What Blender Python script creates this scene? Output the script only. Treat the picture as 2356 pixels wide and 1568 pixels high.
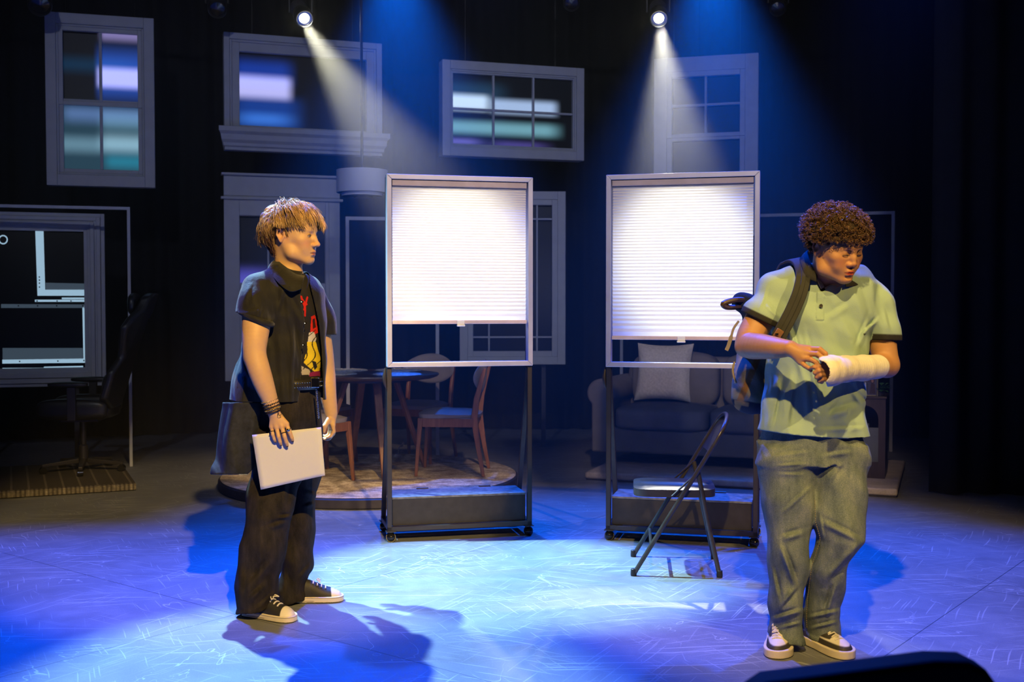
import bpy, math, random
import numpy as np
from mathutils import Matrix, Vector
random.seed(7)
R = math.radians
PI = math.pi
for o in list(bpy.data.objects): bpy.data.objects.remove(o)
scene = bpy.context.scene
C = scene.collection

# ------------------------------------------------------------------ camera, world, exposure
FP = 2600.0                       # focal length in pixels of the 2356 px wide frame
CX, CY, HZ = 1178.0, 784.0, 700.0
CAMZ = 1.35
TH = math.atan((CY - HZ) / FP)
cam_d = bpy.data.cameras.new('camera'); cam = bpy.data.objects.new('camera', cam_d); C.objects.link(cam)
cam.location = (0, 0, CAMZ); cam.rotation_euler = (PI/2 - TH, 0, 0)
cam_d.sensor_width = 36.0; cam_d.lens = 36.0 * FP / 2356.0
cam_d.clip_start = 0.05; cam_d.clip_end = 60
cam_d.dof.use_dof = True; cam_d.dof.focus_distance = 5.3; cam_d.dof.aperture_fstop = 4.0
scene.camera = cam
scene.view_settings.view_transform = 'Standard'
scene.view_settings.look = 'None'
scene.view_settings.gamma = 1.0
scene.view_settings.exposure = 0.0
scene.view_settings.use_curve_mapping = False
w = bpy.data.worlds.new('house'); scene.world = w; w.use_nodes = True
w.node_tree.nodes['Background'].inputs[0].default_value = (0.10, 0.16, 0.30, 1)
w.node_tree.nodes['Background'].inputs[1].default_value = 0.012
cy = scene.cycles
cy.max_bounces = 5; cy.diffuse_bounces = 2; cy.glossy_bounces = 2; cy.transmission_bounces = 4
cy.volume_bounces = 0; cy.transparent_max_bounces = 8
cy.volume_step_rate = 1.0; cy.sample_clamp_indirect = 4.0; cy.sample_clamp_direct = 0.0
cy.caustics_reflective = False; cy.caustics_refractive = False
cy.use_denoising = True
try: cy.denoiser = 'OPENIMAGEDENOISE'
except Exception: pass

def spot(name, loc, target, energy, col, angle, blend=0.5, size=0.06):
    d = bpy.data.lights.new(name, 'SPOT'); d.energy = energy; d.color = col
    d.spot_size = R(angle); d.spot_blend = blend; d.shadow_soft_size = size
    o = bpy.data.objects.new(name, d); C.objects.link(o); o.location = loc
    v = Vector(target) - Vector(loc); o.rotation_euler = v.to_track_quat('-Z', 'Y').to_euler()
    return o

WARM = (1.0, 0.64, 0.19); BLUE = (0.0, 0.135, 1.0); CYAN = (0.46, 0.84, 0.95); DEEP = (0.0, 0.085, 1.0)
LAMP1 = (-1.73, 9.5, 3.73); LAMP2 = (1.224, 9.5, 3.73)
# two moving heads seen in the picture, each aimed at the back of a shade
spot('backlight_spot', (LAMP1[0]+.03, LAMP1[1]-.12, LAMP1[2]-.08), (-0.33, 6.55, 1.62), 2100, (1.0, 0.97, 0.72), 16, 0.8, 0.04)
spot('backlight_spot', (LAMP2[0], LAMP2[1]-.12, LAMP2[2]-.10), (0.98, 6.4, 1.62), 2100, (1.0, 0.97, 0.78), 16, 0.8, 0.04)
# blue overhead units just above the top of the picture
spot('blue_wash', (-0.95, 9.2, 4.35), (-0.6, 6.9, 0.3), 1900, BLUE, 46, 1.0, 0.08)
spot('blue_wash', (1.62, 9.2, 4.35), (1.2, 6.8, 0.3), 1900, BLUE, 46, 1.0, 0.08)
# blue top and back washes over the acting area
spot('blue_wash', (-2.9, 6.4, 5.2), (-2.3, 4.5, 0), 2900, DEEP, 56, 0.7, 0.08)
spot('blue_wash', (-0.2, 7.2, 5.2), (-0.2, 4.2, 0), 2400, DEEP, 54, 0.7, 0.08)
spot('blue_wash', (2.7, 7.2, 5.2), (1.9, 4.7, 0), 2000, DEEP, 52, 0.7, 0.08)
# pale cyan pools from up left
spot('cyan_pool', (-2.6, 6.2, 5.2), (-0.1, 5.6, 0), 6000, CYAN, 22, 0.6, 0.05)
spot('cyan_pool', (-2.3, 7.4, 5.2), (-0.75, 3.98, 0), 4200, CYAN, 21, 0.6, 0.05)
# warm front keys
spot('warm_key', (1.1, -0.8, 5.0), (-1.03, 5.0, 1.05), 3000, WARM, 21, 0.5, 0.06)
spot('warm_key', (0.0, 0.3, 5.0), (1.20, 4.35, 1.15), 1500, WARM, 25, 0.5, 0.06)
spot('warm_key', (3.5, -0.6, 4.7), (1.20, 4.35, 1.30), 1000, WARM, 19, 0.5, 0.06)
# dim warm front light on the room settings behind
spot('warm_fill', (1.2, 1.0, 5.0), (-1.0, 8.5, 0.2), 1500, (1.0, .68, .40), 17, 0.7, 0.10)
spot('warm_fill', (0.2, 1.0, 5.0), (1.7, 8.8, 0.4), 900, (1.0, .72, .48), 19, 0.7, 0.10)
# faint lavender front fill, added to brighten the window frames
spot('front_fill', (-1.5, -.8, 5.2), (-1.8, 10.0, 2.4), 420, (.78, .82, 1.0), 40, 0.8, 0.12)
spot('front_fill', (1.5, -.8, 5.2), (.8, 10.0, 2.4), 420, (.78, .82, 1.0), 34, 0.8, 0.12)

# ------------------------------------------------------------------ projection helpers (pixel of the frame + distance -> place)
_ct, _st = math.cos(TH), math.sin(TH)
def W(px, py, D):
    u = (px - CX) / FP; v = (CY - py) / FP
    ry = _ct + v * _st; rz = -_st + v * _ct
    t = D / ry
    return np.array([u * t, D, CAMZ + rz * t])
def G(px, py, h=0.0):
    u = (px - CX) / FP; v = (CY - py) / FP
    ry = _ct + v * _st; rz = -_st + v * _ct
    t = (h - CAMZ) / rz
    return np.array([u * t, ry * t, h])
def proj(P):
    x = P[:, 0]; y = P[:, 1]; z = P[:, 2] - CAMZ
    f = y * _ct - z * _st; u = y * _st + z * _ct
    return CX + FP * x / f, CY - FP * u / f

# ------------------------------------------------------------------ material helpers
class NT:
    def __init__(s, name):
        s.m = bpy.data.materials.new(name); s.m.use_nodes = True
        s.t = s.m.node_tree; s.n = s.t.nodes; s.l = s.t.links
        s.b = s.n['Principled BSDF']; s.out = s.n['Material Output']
    def node(s, typ, **kw):
        n = s.n.new(typ)
        for k, v in kw.items(): setattr(n, k, v)
        return n
    def put(s, sock, v):
        if isinstance(v, bpy.types.NodeSocket): s.l.new(v, sock)
        elif v is not None:
            if isinstance(v, (tuple, list)) and len(v) == 3 and sock.type == 'RGBA': v = (*v, 1)
            sock.default_value = v
    def math(s, op, a, b=None, c=None, clamp=False):
        n = s.node('ShaderNodeMath', operation=op); n.use_clamp = clamp
        s.put(n.inputs[0], a); s.put(n.inputs[1], b)
        if c is not None: s.put(n.inputs[2], c)
        return n.outputs[0]
    def ramp(s, v, stops, interp='LINEAR'):
        n = s.node('ShaderNodeValToRGB'); cr = n.color_ramp; cr.interpolation = interp
        while len(cr.elements) < len(stops): cr.elements.new(0.5)
        for e, (p, c) in zip(cr.elements, stops):
            e.position = p; e.color = (*c, 1) if len(c) == 3 else c
        s.put(n.inputs[0], v); return n.outputs[0]
    def coord(s, kind='Object', scale=(1, 1, 1), rot=(0, 0, 0), loc=(0, 0, 0)):
        tc = s.node('ShaderNodeTexCoord'); mp = s.node('ShaderNodeMapping')
        s.l.new(tc.outputs[kind], mp.inputs[0]); mp.inputs['Scale'].default_value = scale
        mp.inputs['Rotation'].default_value = rot; mp.inputs['Location'].default_value = loc
        return mp.outputs[0]
    def noise(s, vec, scale=5, detail=3, rough=.5, dist=0.0):
        n = s.node('ShaderNodeTexNoise'); s.put(n.inputs['Vector'], vec)
        n.inputs['Scale'].default_value = scale; n.inputs['Detail'].default_value = detail
        n.inputs['Roughness'].default_value = rough; n.inputs['Distortion'].default_value = dist
        return n.outputs['Fac']
    def mix(s, f, a, b, typ='MIX'):
        n = s.node('ShaderNodeMix', data_type='RGBA', blend_type=typ)
        s.put(n.inputs[0], f); s.put(n.inputs[6], a); s.put(n.inputs[7], b)
        return n.outputs[2]
    def bump(s, h, strength=.3, dist=.01):
        n = s.node('ShaderNodeBump'); n.inputs['Strength'].default_value = strength; n.inputs['Distance'].default_value = dist
        s.put(n.inputs['Height'], h); s.l.new(n.outputs[0], s.b.inputs['Normal']); return n
    def base(s, v): s.put(s.b.inputs['Base Color'], v)
    def set(s, **kw):
        names = {'rough': 'Roughness', 'metal': 'Metallic', 'spec': 'Specular IOR Level', 'sheen': 'Sheen Weight',
                 'sss': 'Subsurface Weight', 'coat': 'Coat Weight', 'trans': 'Transmission Weight', 'ior': 'IOR', 'alpha': 'Alpha'}
        for k, v in kw.items(): s.put(s.b.inputs[names[k]], v)
        return s

def simple(name, col, rough=.6, metal=0., spec=.5, var=.12, nscale=12, bump=.0, bscale=60, sheen=0.):
    s = NT(name); v = s.noise(s.coord(), nscale, 4)
    a = tuple(c * (1 - var) for c in col); b = tuple(min(1, c * (1 + var)) for c in col)
    s.base(s.ramp(v, [(.3, a), (.7, b)])); s.set(rough=rough, metal=metal, spec=spec, sheen=sheen)
    if bump: s.bump(s.noise(s.coord(), bscale, 3), bump, .003)
    return s.m

def fabric(name, col, rough=.9, var=.2, weave=900, bump=.25, sheen=.0, wrinkle=0):
    s = NT(name); co = s.coord(); v = s.noise(co, 9, 5, .6)
    fine = s.noise(co, 260, 2)
    f = s.math('ADD', s.math('MULTIPLY', v, .7), s.math('MULTIPLY', fine, .3))
    a = tuple(c * (1 - var) for c in col); b = tuple(min(1, c * (1 + var)) for c in col)
    s.base(s.ramp(f, [(.35, a), (.65, b)])); s.set(rough=rough, spec=.2, sheen=sheen)
    h = s.noise(co, weave * .4, 2)
    if wrinkle: h = s.math('ADD', s.math('MULTIPLY', h, .15), s.math('MULTIPLY', s.noise(co, wrinkle, 4, .55, .6), 1.0))
    s.bump(h, bump, .006 if wrinkle else .002)
    return s.m

def emit(name, col, strength):
    s = NT(name); s.base((0, 0, 0)); s.put(s.b.inputs['Emission Color'], col); s.b.inputs['Emission Strength'].default_value = strength
    return s.m

# ------------------------------------------------------------------ mesh helpers
class MB:
    def __init__(s): s.v = []; s.f = []; s.mi = []; s.cur = 0; s.M = None; s.uv = None
    def add(s, vs, fs):
        o = len(s.v)
        for p in vs:
            p = tuple(float(q) for q in p)
            if s.M is not None: p = tuple(s.M @ Vector(p))
            s.v.append(p)
        for f in fs: s.f.append(tuple(i + o for i in f)); s.mi.append(s.cur)
        return s
    def box(s, lo, hi):
        (x0, y0, z0), (x1, y1, z1) = lo, hi
        return s.add([(x0,y0,z0),(x1,y0,z0),(x1,y1,z0),(x0,y1,z0),(x0,y0,z1),(x1,y0,z1),(x1,y1,z1),(x0,y1,z1)],
                     [(0,3,2,1),(4,5,6,7),(0,1,5,4),(1,2,6,5),(2,3,7,6),(3,0,4,7)])
    def bar(s, a, b, w, h, up=(0, 0, 1), w2=None, h2=None):
        """rectangular bar from a to b, w across and h along up"""
        a = np.array(a, float); b = np.array(b, float); d = b - a; d /= np.linalg.norm(d)
        u = np.array(up, float); u -= d * u.dot(d); u /= np.linalg.norm(u); r = np.cross(d, u)
        w2 = w if w2 is None else w2; h2 = h if h2 is None else h2
        vs = []
        for p, ww, hh in ((a, w, h), (b, w2, h2)):
            for sx, sz in ((-1,-1),(1,-1),(1,1),(-1,1)): vs.append(p + r * sx * ww / 2 + u * sz * hh / 2)
        return s.add(vs, [(0,1,2,3),(7,6,5,4),(0,4,5,1),(1,5,6,2),(2,6,7,3),(3,7,4,0)])
    def tube(s, pts, r, n=10, closed=False, caps=True, taper=None):
        pts = [np.array(p, float) for p in pts]; m = len(pts)
        rs = r if hasattr(r, '__len__') else [r] * m
        t0 = pts[1] - pts[0]; ref = np.array([0, 0, 1.]) if abs(t0[2]) < .9 * np.linalg.norm(t0) else np.array([1., 0, 0])
        rings = []; 
        for i in range(m):
            if closed: t = pts[(i+1) % m] - pts[i-1]
            else: t = pts[min(i+1, m-1)] - pts[max(i-1, 0)]
            t = t / (np.linalg.norm(t) + 1e-12)
            u = ref - t * ref.dot(t); u /= (np.linalg.norm(u) + 1e-12); v = np.cross(t, u); ref = u
            rings.append([pts[i] + rs[i] * (math.cos(2*PI*k/n) * u + math.sin(2*PI*k/n) * v) for k in range(n)])
        vs = [p for rg in rings for p in rg]; fs = []
        for i in range(m if closed else m - 1):
            j = (i + 1) % m
            for k in range(n): fs.append((i*n+k, i*n+(k+1) % n, j*n+(k+1) % n, j*n+k))
        if caps and not closed: fs.append(tuple(range(n))[::-1]); fs.append(tuple((m-1)*n+k for k in range(n)))
        return s.add(vs, fs)
    def lathe(s, prof, n=32, c=(0, 0, 0)):
        vs = []; fs = []; m = len(prof)
        for r, z in prof:
            for k in range(n): vs.append((c[0] + r*math.cos(2*PI*k/n), c[1] + r*math.sin(2*PI*k/n), c[2] + z))
        for i in range(m-1):
            for k in range(n): fs.append((i*n+k, i*n+(k+1) % n, (i+1)*n+(k+1) % n, (i+1)*n+k))
        if prof[0][0] > 1e-5: fs.append(tuple(range(n))[::-1])
        if prof[-1][0] > 1e-5: fs.append(tuple((m-1)*n+k for k in range(n)))
        return s.add(vs, fs)
    def prism(s, poly, a, b, axis='y'):
        """poly: 2-D outline, extruded between a and b along axis"""
        n = len(poly)
        def mk(p, q):
            return {'y': (p[0], q, p[1]), 'z': (p[0], p[1], q), 'x': (q, p[0], p[1])}[axis]
        vs = [mk(p, a) for p in poly] + [mk(p, b) for p in poly]
        fs = [tuple(range(n)), tuple(range(2*n-1, n-1, -1))] + [(i, n+i, n+(i+1) % n, (i+1) % n) for i in range(n)]
        return s.add(vs, fs)
    def sphere(s, c, r, n=14, m=10):
        r = r if hasattr(r, '__len__') else (r, r, r); vs = []; fs = []
        for i in range(m+1):
            th = PI*i/m
            for k in range(n): vs.append((c[0]+r[0]*math.sin(th)*math.cos(2*PI*k/n), c[1]+r[1]*math.sin(th)*math.sin(2*PI*k/n), c[2]-r[2]*math.cos(th)))
        for i in range(m):
            for k in range(n): fs.append((i*n+k, i*n+(k+1) % n, (i+1)*n+(k+1) % n, (i+1)*n+k))
        return s.add(vs, fs)

def fix_normals(me):
    import bmesh
    bm = bmesh.new(); bm.from_mesh(me); bmesh.ops.recalc_face_normals(bm, faces=bm.faces); bm.to_mesh(me); bm.free()

def obj(name, mb, mats, parent=None, smooth=False, bevel=0., seg=2, world=False, sub=0, angle=40, recalc=True):
    me = bpy.data.meshes.new(name); v = mb.v
    if world and parent is not None:
        Mi = mw(parent).inverted(); v = [tuple(Mi @ Vector(p)) for p in v]
    me.from_pydata(v, [], mb.f)
    mats = mats if isinstance(mats, (list, tuple)) else [mats]
    for m in mats: me.materials.append(m)
    if len(mats) > 1: me.polygons.foreach_set('material_index', mb.mi)
    if recalc: fix_normals(me)
    if smooth:
        me.polygons.foreach_set('use_smooth', [True] * len(me.polygons))
        if angle < 180 and not sub:
            me.set_sharp_from_angle(angle=R(angle))
    o = bpy.data.objects.new(name, me); C.objects.link(o); o.parent = parent
    if bevel:
        b = o.modifiers.new('b', 'BEVEL'); b.width = bevel; b.segments = seg; b.limit_method = 'ANGLE'; b.angle_limit = R(35)
    if sub:
        q = o.modifiers.new('s', 'SUBSURF'); q.levels = q.render_levels = sub
    return o

def mw(o):
    M = Matrix.LocRotScale(o.location, o.rotation_euler, o.scale)
    return mw(o.parent) @ M if o.parent else M

def tag(o, label=None, cat=None, group=None, kind=None):
    if label: o['label'] = label
    if cat: o['category'] = cat
    if group: o['group'] = group
    if kind: o['kind'] = kind
    return o
def thing(name, label, cat, loc=(0, 0, 0), rz=0., group=None):
    o = bpy.data.objects.new(name, None); C.objects.link(o); o.location = tuple(float(q) for q in loc); o.rotation_euler = (0, 0, rz)
    o.empty_display_size = .1
    return tag(o, label, cat, group)
def copy_tree(o, parent=None):
    c = o.copy(); C.objects.link(c); c.parent = parent
    for ch in [x for x in bpy.data.objects if x.parent == o]: copy_tree(ch, c)
    return c

# common materials
M = {}
M['frame_white'] = simple('painted_trim', (.46, .48, .55), .55, var=.05)
M['black_steel'] = simple('black_steel', (.026, .023, .027), .42, .0, .5, var=.2)
M['black_wood'] = simple('black_wood', (.020, .018, .021), .6, var=.3, nscale=20)
M['silver_paint'] = simple('silver_paint', (.46, .48, .63), .38, .25, var=.05)
M['wood'] = None
def wood(name, a, b, scale=3.0, axis=0, rough=.42):
    s = NT(name); sc = [14, 14, 14]; sc[axis] = 1.6
    v = s.noise(s.coord('Object', tuple(sc)), scale, 6, .6, .4)
    s.base(s.ramp(v, [(.3, a), (.7, b)])); s.set(rough=rough); s.bump(v, .08, .002); return s.m
M['walnut'] = wood('walnut_wood', (.16, .062, .026), (.30, .125, .05), axis=2)
M['darkbrown'] = wood('dark_brown_wood', (.035, .022, .017), (.07, .042, .03), axis=2)
M['chair_fabric'] = fabric('chair_fabric', (.24, .22, .22), var=.12)
M['sofa'] = fabric('sofa_fabric', (.145, .14, .145), var=.12)
M['pillow'] = None
M['rubber'] = simple('rubber', (.012, .012, .013), .5, var=.1)
M['gloss_black'] = simple('gloss_black', (.012, .012, .014), .12, var=.1)
# ------------------------------------------------------------------ floor, walls, drapes
def floor_mat():
    s = NT('painted_stage_floor'); co = s.coord()
    big = s.noise(co, 1.3, 6, .62, .3); mid = s.noise(co, 9, 5, .65); fine = s.noise(co, 170, 2)
    f = s.math('ADD', s.math('MULTIPLY', big, .5), s.math('ADD', s.math('MULTIPLY', mid, .25), s.math('MULTIPLY', fine, .25)))
    base = s.ramp(f, [(.32, (.115, .125, .155)), (.5, (.17, .185, .225)), (.66, (.235, .25, .29))])
    tot = None
    # scuffs and long thin scratches in several directions
    for ang, sx, sy, th, nsc, loc in ((18, .9, 34, .045, .55, 3.1), (-28, 1.1, 40, .04, .5, 7.7), (62, .8, 38, .04, .5, 1.3), (-64, 1.3, 44, .035, .5, 5.5), (4, .55, 24, .05, .55, 9.2)):
        wv = s.node('ShaderNodeTexNoise'); s.put(wv.inputs['Vector'], co); wv.inputs['Scale'].default_value = 1.1
        vm = s.node('ShaderNodeVectorMath', operation='MULTIPLY_ADD'); s.put(vm.inputs[0], wv.outputs['Color']); vm.inputs[1].default_value = (.13, .13, 0); s.put(vm.inputs[2], co)
        mp = s.node('ShaderNodeMapping'); s.l.new(vm.outputs[0], mp.inputs[0]); mp.vector_type = 'TEXTURE'
        mp.inputs['Rotation'].default_value = (0, 0, R(ang)); mp.inputs['Scale'].default_value = (1/sx, 1/sy, 1); mp.inputs['Location'].default_value = (loc, loc*.7, 0)
        vo = s.node('ShaderNodeTexVoronoi', feature='F1'); vo.voronoi_dimensions = '2D'; s.l.new(mp.outputs[0], vo.inputs['Vector']); vo.inputs['Scale'].default_value = 1.0
        vo.inputs['Randomness'].default_value = 1.0
        # a streak where the cell distance is small
        line = s.math('LESS_THAN', vo.outputs['Distance'], th * 2.7)
        mk = s.math('MULTIPLY', line, s.math('SMOOTH_MIN', s.noise(co, 2.3, 3), 1.0, .1))
        soft = s.ramp(s.noise(s.coord('Object', (1, 1, 1), (0, 0, R(ang)), (loc, 0, 0)), nsc * 4, 3), [(.45, (0, 0, 0)), (.62, (1, 1, 1))])
        mk = s.math('MULTIPLY', mk, soft)
        tot = mk if tot is None else s.math('MAXIMUM', tot, mk)
    # faint curved scuff contours
    n2 = s.noise(co, 1.9, 4, .55, .7)
    cont = s.math('LESS_THAN', s.math('ABSOLUTE', s.math('SUBTRACT', n2, .5)), .0025)
    m2 = s.ramp(s.noise(co, 3.1, 2), [(.5, (0, 0, 0)), (.6, (1, 1, 1))])
    cont = s.math('MULTIPLY', s.math('MULTIPLY', cont, m2), .6)
    tot = s.math('MAXIMUM', tot, cont)
    col = s.mix(s.math('MULTIPLY', tot, .85), base, (.52, .56, .62))
    # panel seams
    sep = s.node('ShaderNodeSeparateXYZ'); s.l.new(s.coord('Object', (1, 1, 1), (0, 0, R(38)), (0.3, .55, 0)), sep.inputs[0])
    def seam(v, per):
        fr = s.math('FRACT', s.math('DIVIDE', v, per)); return s.math('LESS_THAN', s.math('ABSOLUTE', s.math('SUBTRACT', fr, .5)), .0022/per)
    sm = s.math('MAXIMUM', seam(sep.outputs[0], 2.44), seam(sep.outputs[1], 2.44))
    col = s.mix(s.math('MULTIPLY', sm, .8), col, (.02, .022, .03))
    s.base(col)
    s.set(rough=s.math('ADD', .38, s.math('MULTIPLY', mid, .25)), spec=.4)
    s.bump(s.math('ADD', fine, s.math('MULTIPLY', sm, -2.0)), .22, .0015)
    return s.m
mb = MB(); mb.box((-7, -1.2, -.1), (7, 13.2, 0)); obj('floor', mb, floor_mat())['kind'] = 'structure'
M['drape'] = fabric('black_velour', (.012, .0125, .015), var=.2, bump=.1)
def drape(mb, p0, p1, z0, z1, amp=.05, per=.22, seed=1):
    p0 = np.array(p0); p1 = np.array(p1); L = np.linalg.norm(p1-p0); d = (p1-p0)/L; nrm = np.array([-d[1], d[0]])
    n = int(L/per*8); rs = np.random.RandomState(seed); ph = np.cumsum(rs.uniform(.6, 1.4, n)) * 2*PI/8
    top = []; bot = []
    for i in range(n):
        q = p0 + d*L*i/(n-1); a = amp*math.sin(ph[i])*(.7+.3*math.sin(ph[i]*.37))
        top.append((*(q+nrm*a*.7), z1)); bot.append((*(q+nrm*a), z0))
    vs = bot + top; mb.add(vs, [(i, i+1, n+i+1, n+i) for i in range(n-1)])
def structure(name, mb, m, **k):
    o = obj(name, mb, m, **k); o['kind'] = 'structure'; return o
mb = MB(); mb.box((-7, 12.7, 0), (7, 12.8, 5.6)); structure('wall_back', mb, M['drape'])
mb = MB(); mb.box((-7, -1.2, 0), (-6.9, 12.8, 5.6)); structure('wall_left', mb, M['drape'])
mb = MB(); mb.box((6.9, -1.2, 0), (7, 12.8, 5.6)); structure('wall_right', mb, M['drape'])
mb = MB(); mb.box((-7, -1.2, 5.6), (7, 12.8, 5.7)); structure('ceiling', mb, simple('black_ceiling', (.01, .01, .012), .9))
mb = MB(); drape(mb, (-6.5, 10.6), (-2.2, 12.2), .01, 5.4, .06, .25, 2); drape(mb, (-2.2, 12.2), (2.0, 12.2), .01, 5.4, .06, .25, 3); drape(mb, (2.0, 12.2), (6.5, 10.4), .01, 5.4, .06, .25, 4)
o = obj('stage_curtain', mb, M['drape'], smooth=True, recalc=False, angle=180)
tag(o, 'full width black velour curtain hanging behind all the window frames', 'curtain')
mb = MB(); drape(mb, (2.98, 8.02), (6.6, 7.5), .01, 5.4, .06, .24, 6)
o = obj('stage_curtain', mb, M['drape'], smooth=True, recalc=False, angle=180)
tag(o, 'black masking curtain hanging to the floor at the right of the stage', 'curtain')

# ------------------------------------------------------------------ hanging windows
def blobs_mat(name, blobs, dark=(.004, .008, .014)):
    """dark projection screen with soft bars of projected light; blobs: u0,u1,v0,v1, su,sv, colour, strength"""
    s = NT(name); tc = s.node('ShaderNodeTexCoord'); sep = s.node('ShaderNodeSeparateXYZ'); s.l.new(tc.outputs['UV'], sep.inputs[0])
    u, v = sep.outputs[0], sep.outputs[1]; acc = None
    def edge(x, e, soft, flip):
        n = s.node('ShaderNodeMapRange', interpolation_type='SMOOTHSTEP')
        s.put(n.inputs[0], x); n.inputs[1].default_value = e - soft; n.inputs[2].default_value = e + soft
        n.inputs[3].default_value = 1.0 if flip else 0.0; n.inputs[4].default_value = 0.0 if flip else 1.0
        return n.outputs[0]
    for (u0, u1, v0, v1, su, sv, col, st) in blobs:
        k = s.math('MULTIPLY', s.math('MULTIPLY', edge(u, u0, su, False), edge(u, u1, su, True)), s.math('MULTIPLY', edge(v, v0, sv, False), edge(v, v1, sv, True)))
        c = s.mix(s.math('MULTIPLY', k, 1.0), (0, 0, 0), tuple(q*st for q in col))
        acc = c if acc is None else s.mix(1.0, acc, c, 'ADD')
    s.base(dark); s.set(rough=.5)
    s.put(s.b.inputs['Emission Color'], acc); s.b.inputs['Emission Strength'].default_value = 1.0
    return s.m
def glass_dark():
    s = NT('dark_glass'); s.base((.004, .005, .008)); s.set(rough=.25, spec=.3); return s.m
M['screen_dark'] = glass_dark()

def win_frame_from_px(xL, yT, xR, yB, D, phi):
    """left/right pixel, top/bottom pixel at the left edge -> base centre, width, height, rotation"""
    a = W(xL, yT, D); b = W(xL, yB, D); k = (xR - CX) / FP
    ph = R(phi); s = (k * D - a[0]) / (math.cos(ph) - k * math.sin(ph))
    ctr = np.array([a[0] + s/2*math.cos(ph), D + s/2*math.sin(ph), b[2]])
    return ctr, s, a[2] - b[2], ph

def frame_ring(mb, x0, x1, z0, z1, wl, y0, y1, wt=None, wb=None, wr=None):
    wt = wl if wt is None else wt; wb = wl if wb is None else wb; wr = wl if wr is None else wr
    mb.box((x0, y0, z0), (x0+wl, y1, z1)); mb.box((x1-wr, y0, z0), (x1, y1, z1))
    mb.box((x0+wl, y0, z1-wt), (x1-wr, y1, z1)); mb.box((x0+wl, y0, z0), (x1-wr, y1, z0+wb))

def pane(name, x0, x1, z0, z1, y, m, parent):
    mb = MB(); mb.add([(x0, y, z0), (x1, y, z0), (x1, y, z1), (x0, y, z1), (x0, y+.012, z0), (x1, y+.012, z0), (x1, y+.012, z1), (x0, y+.012, z1)],
                      [(0, 1, 2, 3), (7, 6, 5, 4), (0, 4, 5, 1), (1, 5, 6, 2), (2, 6, 7, 3), (3, 7, 4, 0)])
    o = obj(name, mb, m, parent, recalc=False); uv = o.data.uv_layers.new(name='UVMap')
    for lp in o.data.loops:
        v = o.data.vertices[lp.vertex_index].co; uv.data[lp.index].uv = ((v.x - x0)/(x1-x0), (v.z - z0)/(z1-z0))
    return o

def hanger(root, w_, h_, zc):
    if root.location.z + h_/2 < 2.3:      # the lower windows stand on thin black posts
        mb = MB()
        for sx in (-1, 1): mb.box((sx*w_*.3-.02, .042, -root.location.z), (sx*w_*.3+.02, .07, .3))
        obj('support_post', mb, M['black_steel'], root); return
    mb = MB(); top = 5.5 - root.location.z
    for sx in (-1, 1): mb.tube([(sx*w_*.32, .03, h_-.02), (sx*w_*.32, .03, top)], .0022, 5)
    obj('hanging_cable', mb, M['black_steel'], root)

def sash(root, x0, x1, z0, z1, sw, y0, y1, cols, rows, mw_=.018, name='sash', vs=None, hs=None, bot=None):
    mb = MB(); frame_ring(mb, x0, x1, z0, z1, sw, y0, y1, wb=bot)
    b = sw if bot is None else bot
    xs = [x0+sw+(x1-x0-2*sw)*i/cols for i in range(1, cols)] if vs is None else [x0+sw+(x1-x0-2*sw)*q for q in vs]
    zs = [z0+b+(z1-z0-sw-b)*i/rows for i in range(1, rows)] if hs is None else [z0+b+(z1-z0-sw-b)*q for q in hs]
    for x in xs: mb.box((x-mw_/2, y0+.008, z0+b), (x+mw_/2, y1-.002, z1-sw))
    for z in zs: mb.box((x0+sw, y0+.0085, z-mw_/2), (x1-sw, y1-.0025, z+mw_/2))
    return obj(name, mb, M['frame_white'], root, bevel=.003, seg=1)

# A: tall two-sash window, upper left
c_, w_, h_, ph = win_frame_from_px(104, 30, 361, 427, 9.98, 16)
rt = thing('hanging_window', 'tall two-sash window frame with bluish white bars glowing in its panes, hanging upper left', 'window frame', c_, ph)
mb = MB(); frame_ring(mb, -w_/2, w_/2, 0, h_, .088, -.07, .04, wt=.092, wb=.10); frame_ring(mb, -w_/2+.088, w_/2-.088, .10, h_-.092, .018, -.05, .03); obj('casing', mb, M['frame_white'], rt, bevel=.005, seg=2)
mid = h_*.485; x0, x1 = -w_/2+.106, w_/2-.106
sash(rt, x0, x1, mid-.02, h_-.11, .036, -.045, .0, 2, 1, .026, 'upper_sash')
sash(rt, x0, x1, .118, mid+.035, .036, -.03, .02, 2, 1, .026, 'lower_sash')
scrA = blobs_mat('projection_upper_left', [
    (.5, 1.2, .95, 1.3, .06, .04, (.28, .24, .55), .8), (.46, 1.2, .55, .86, .07, .10, (.02, .10, .60), .75),
    (.46, 1.2, .61, .745, .05, .035, (.52, .50, .95), 1.0), (-.2, 1.2, -.2, .47, .06, .06, (.02, .07, .11), .7),
    (.02, 1.2, .36, .46, .12, .06, (.10, .17, .42), .7), (.5, 1.2, .30, .42, .1, .06, (.07, .15, .20), .9), (-.1, 1.2, .14, .24, .15, .05, (.13, .24, .31), .8),
    (.5, 1.2, .16, .27, .12, .05, (.17, .28, .34), .8), (.55, 1.2, .03, .12, .1, .05, (.0, .16, .24), .9), (-.1, .9, .72, .80, .2, .06, (.0, .03, .08), .8)])
pane('projection_pane', x0+.02, x1-.02, .14, h_-.13, .022, scrA, rt); hanger(rt, w_, h_, 0)

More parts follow.
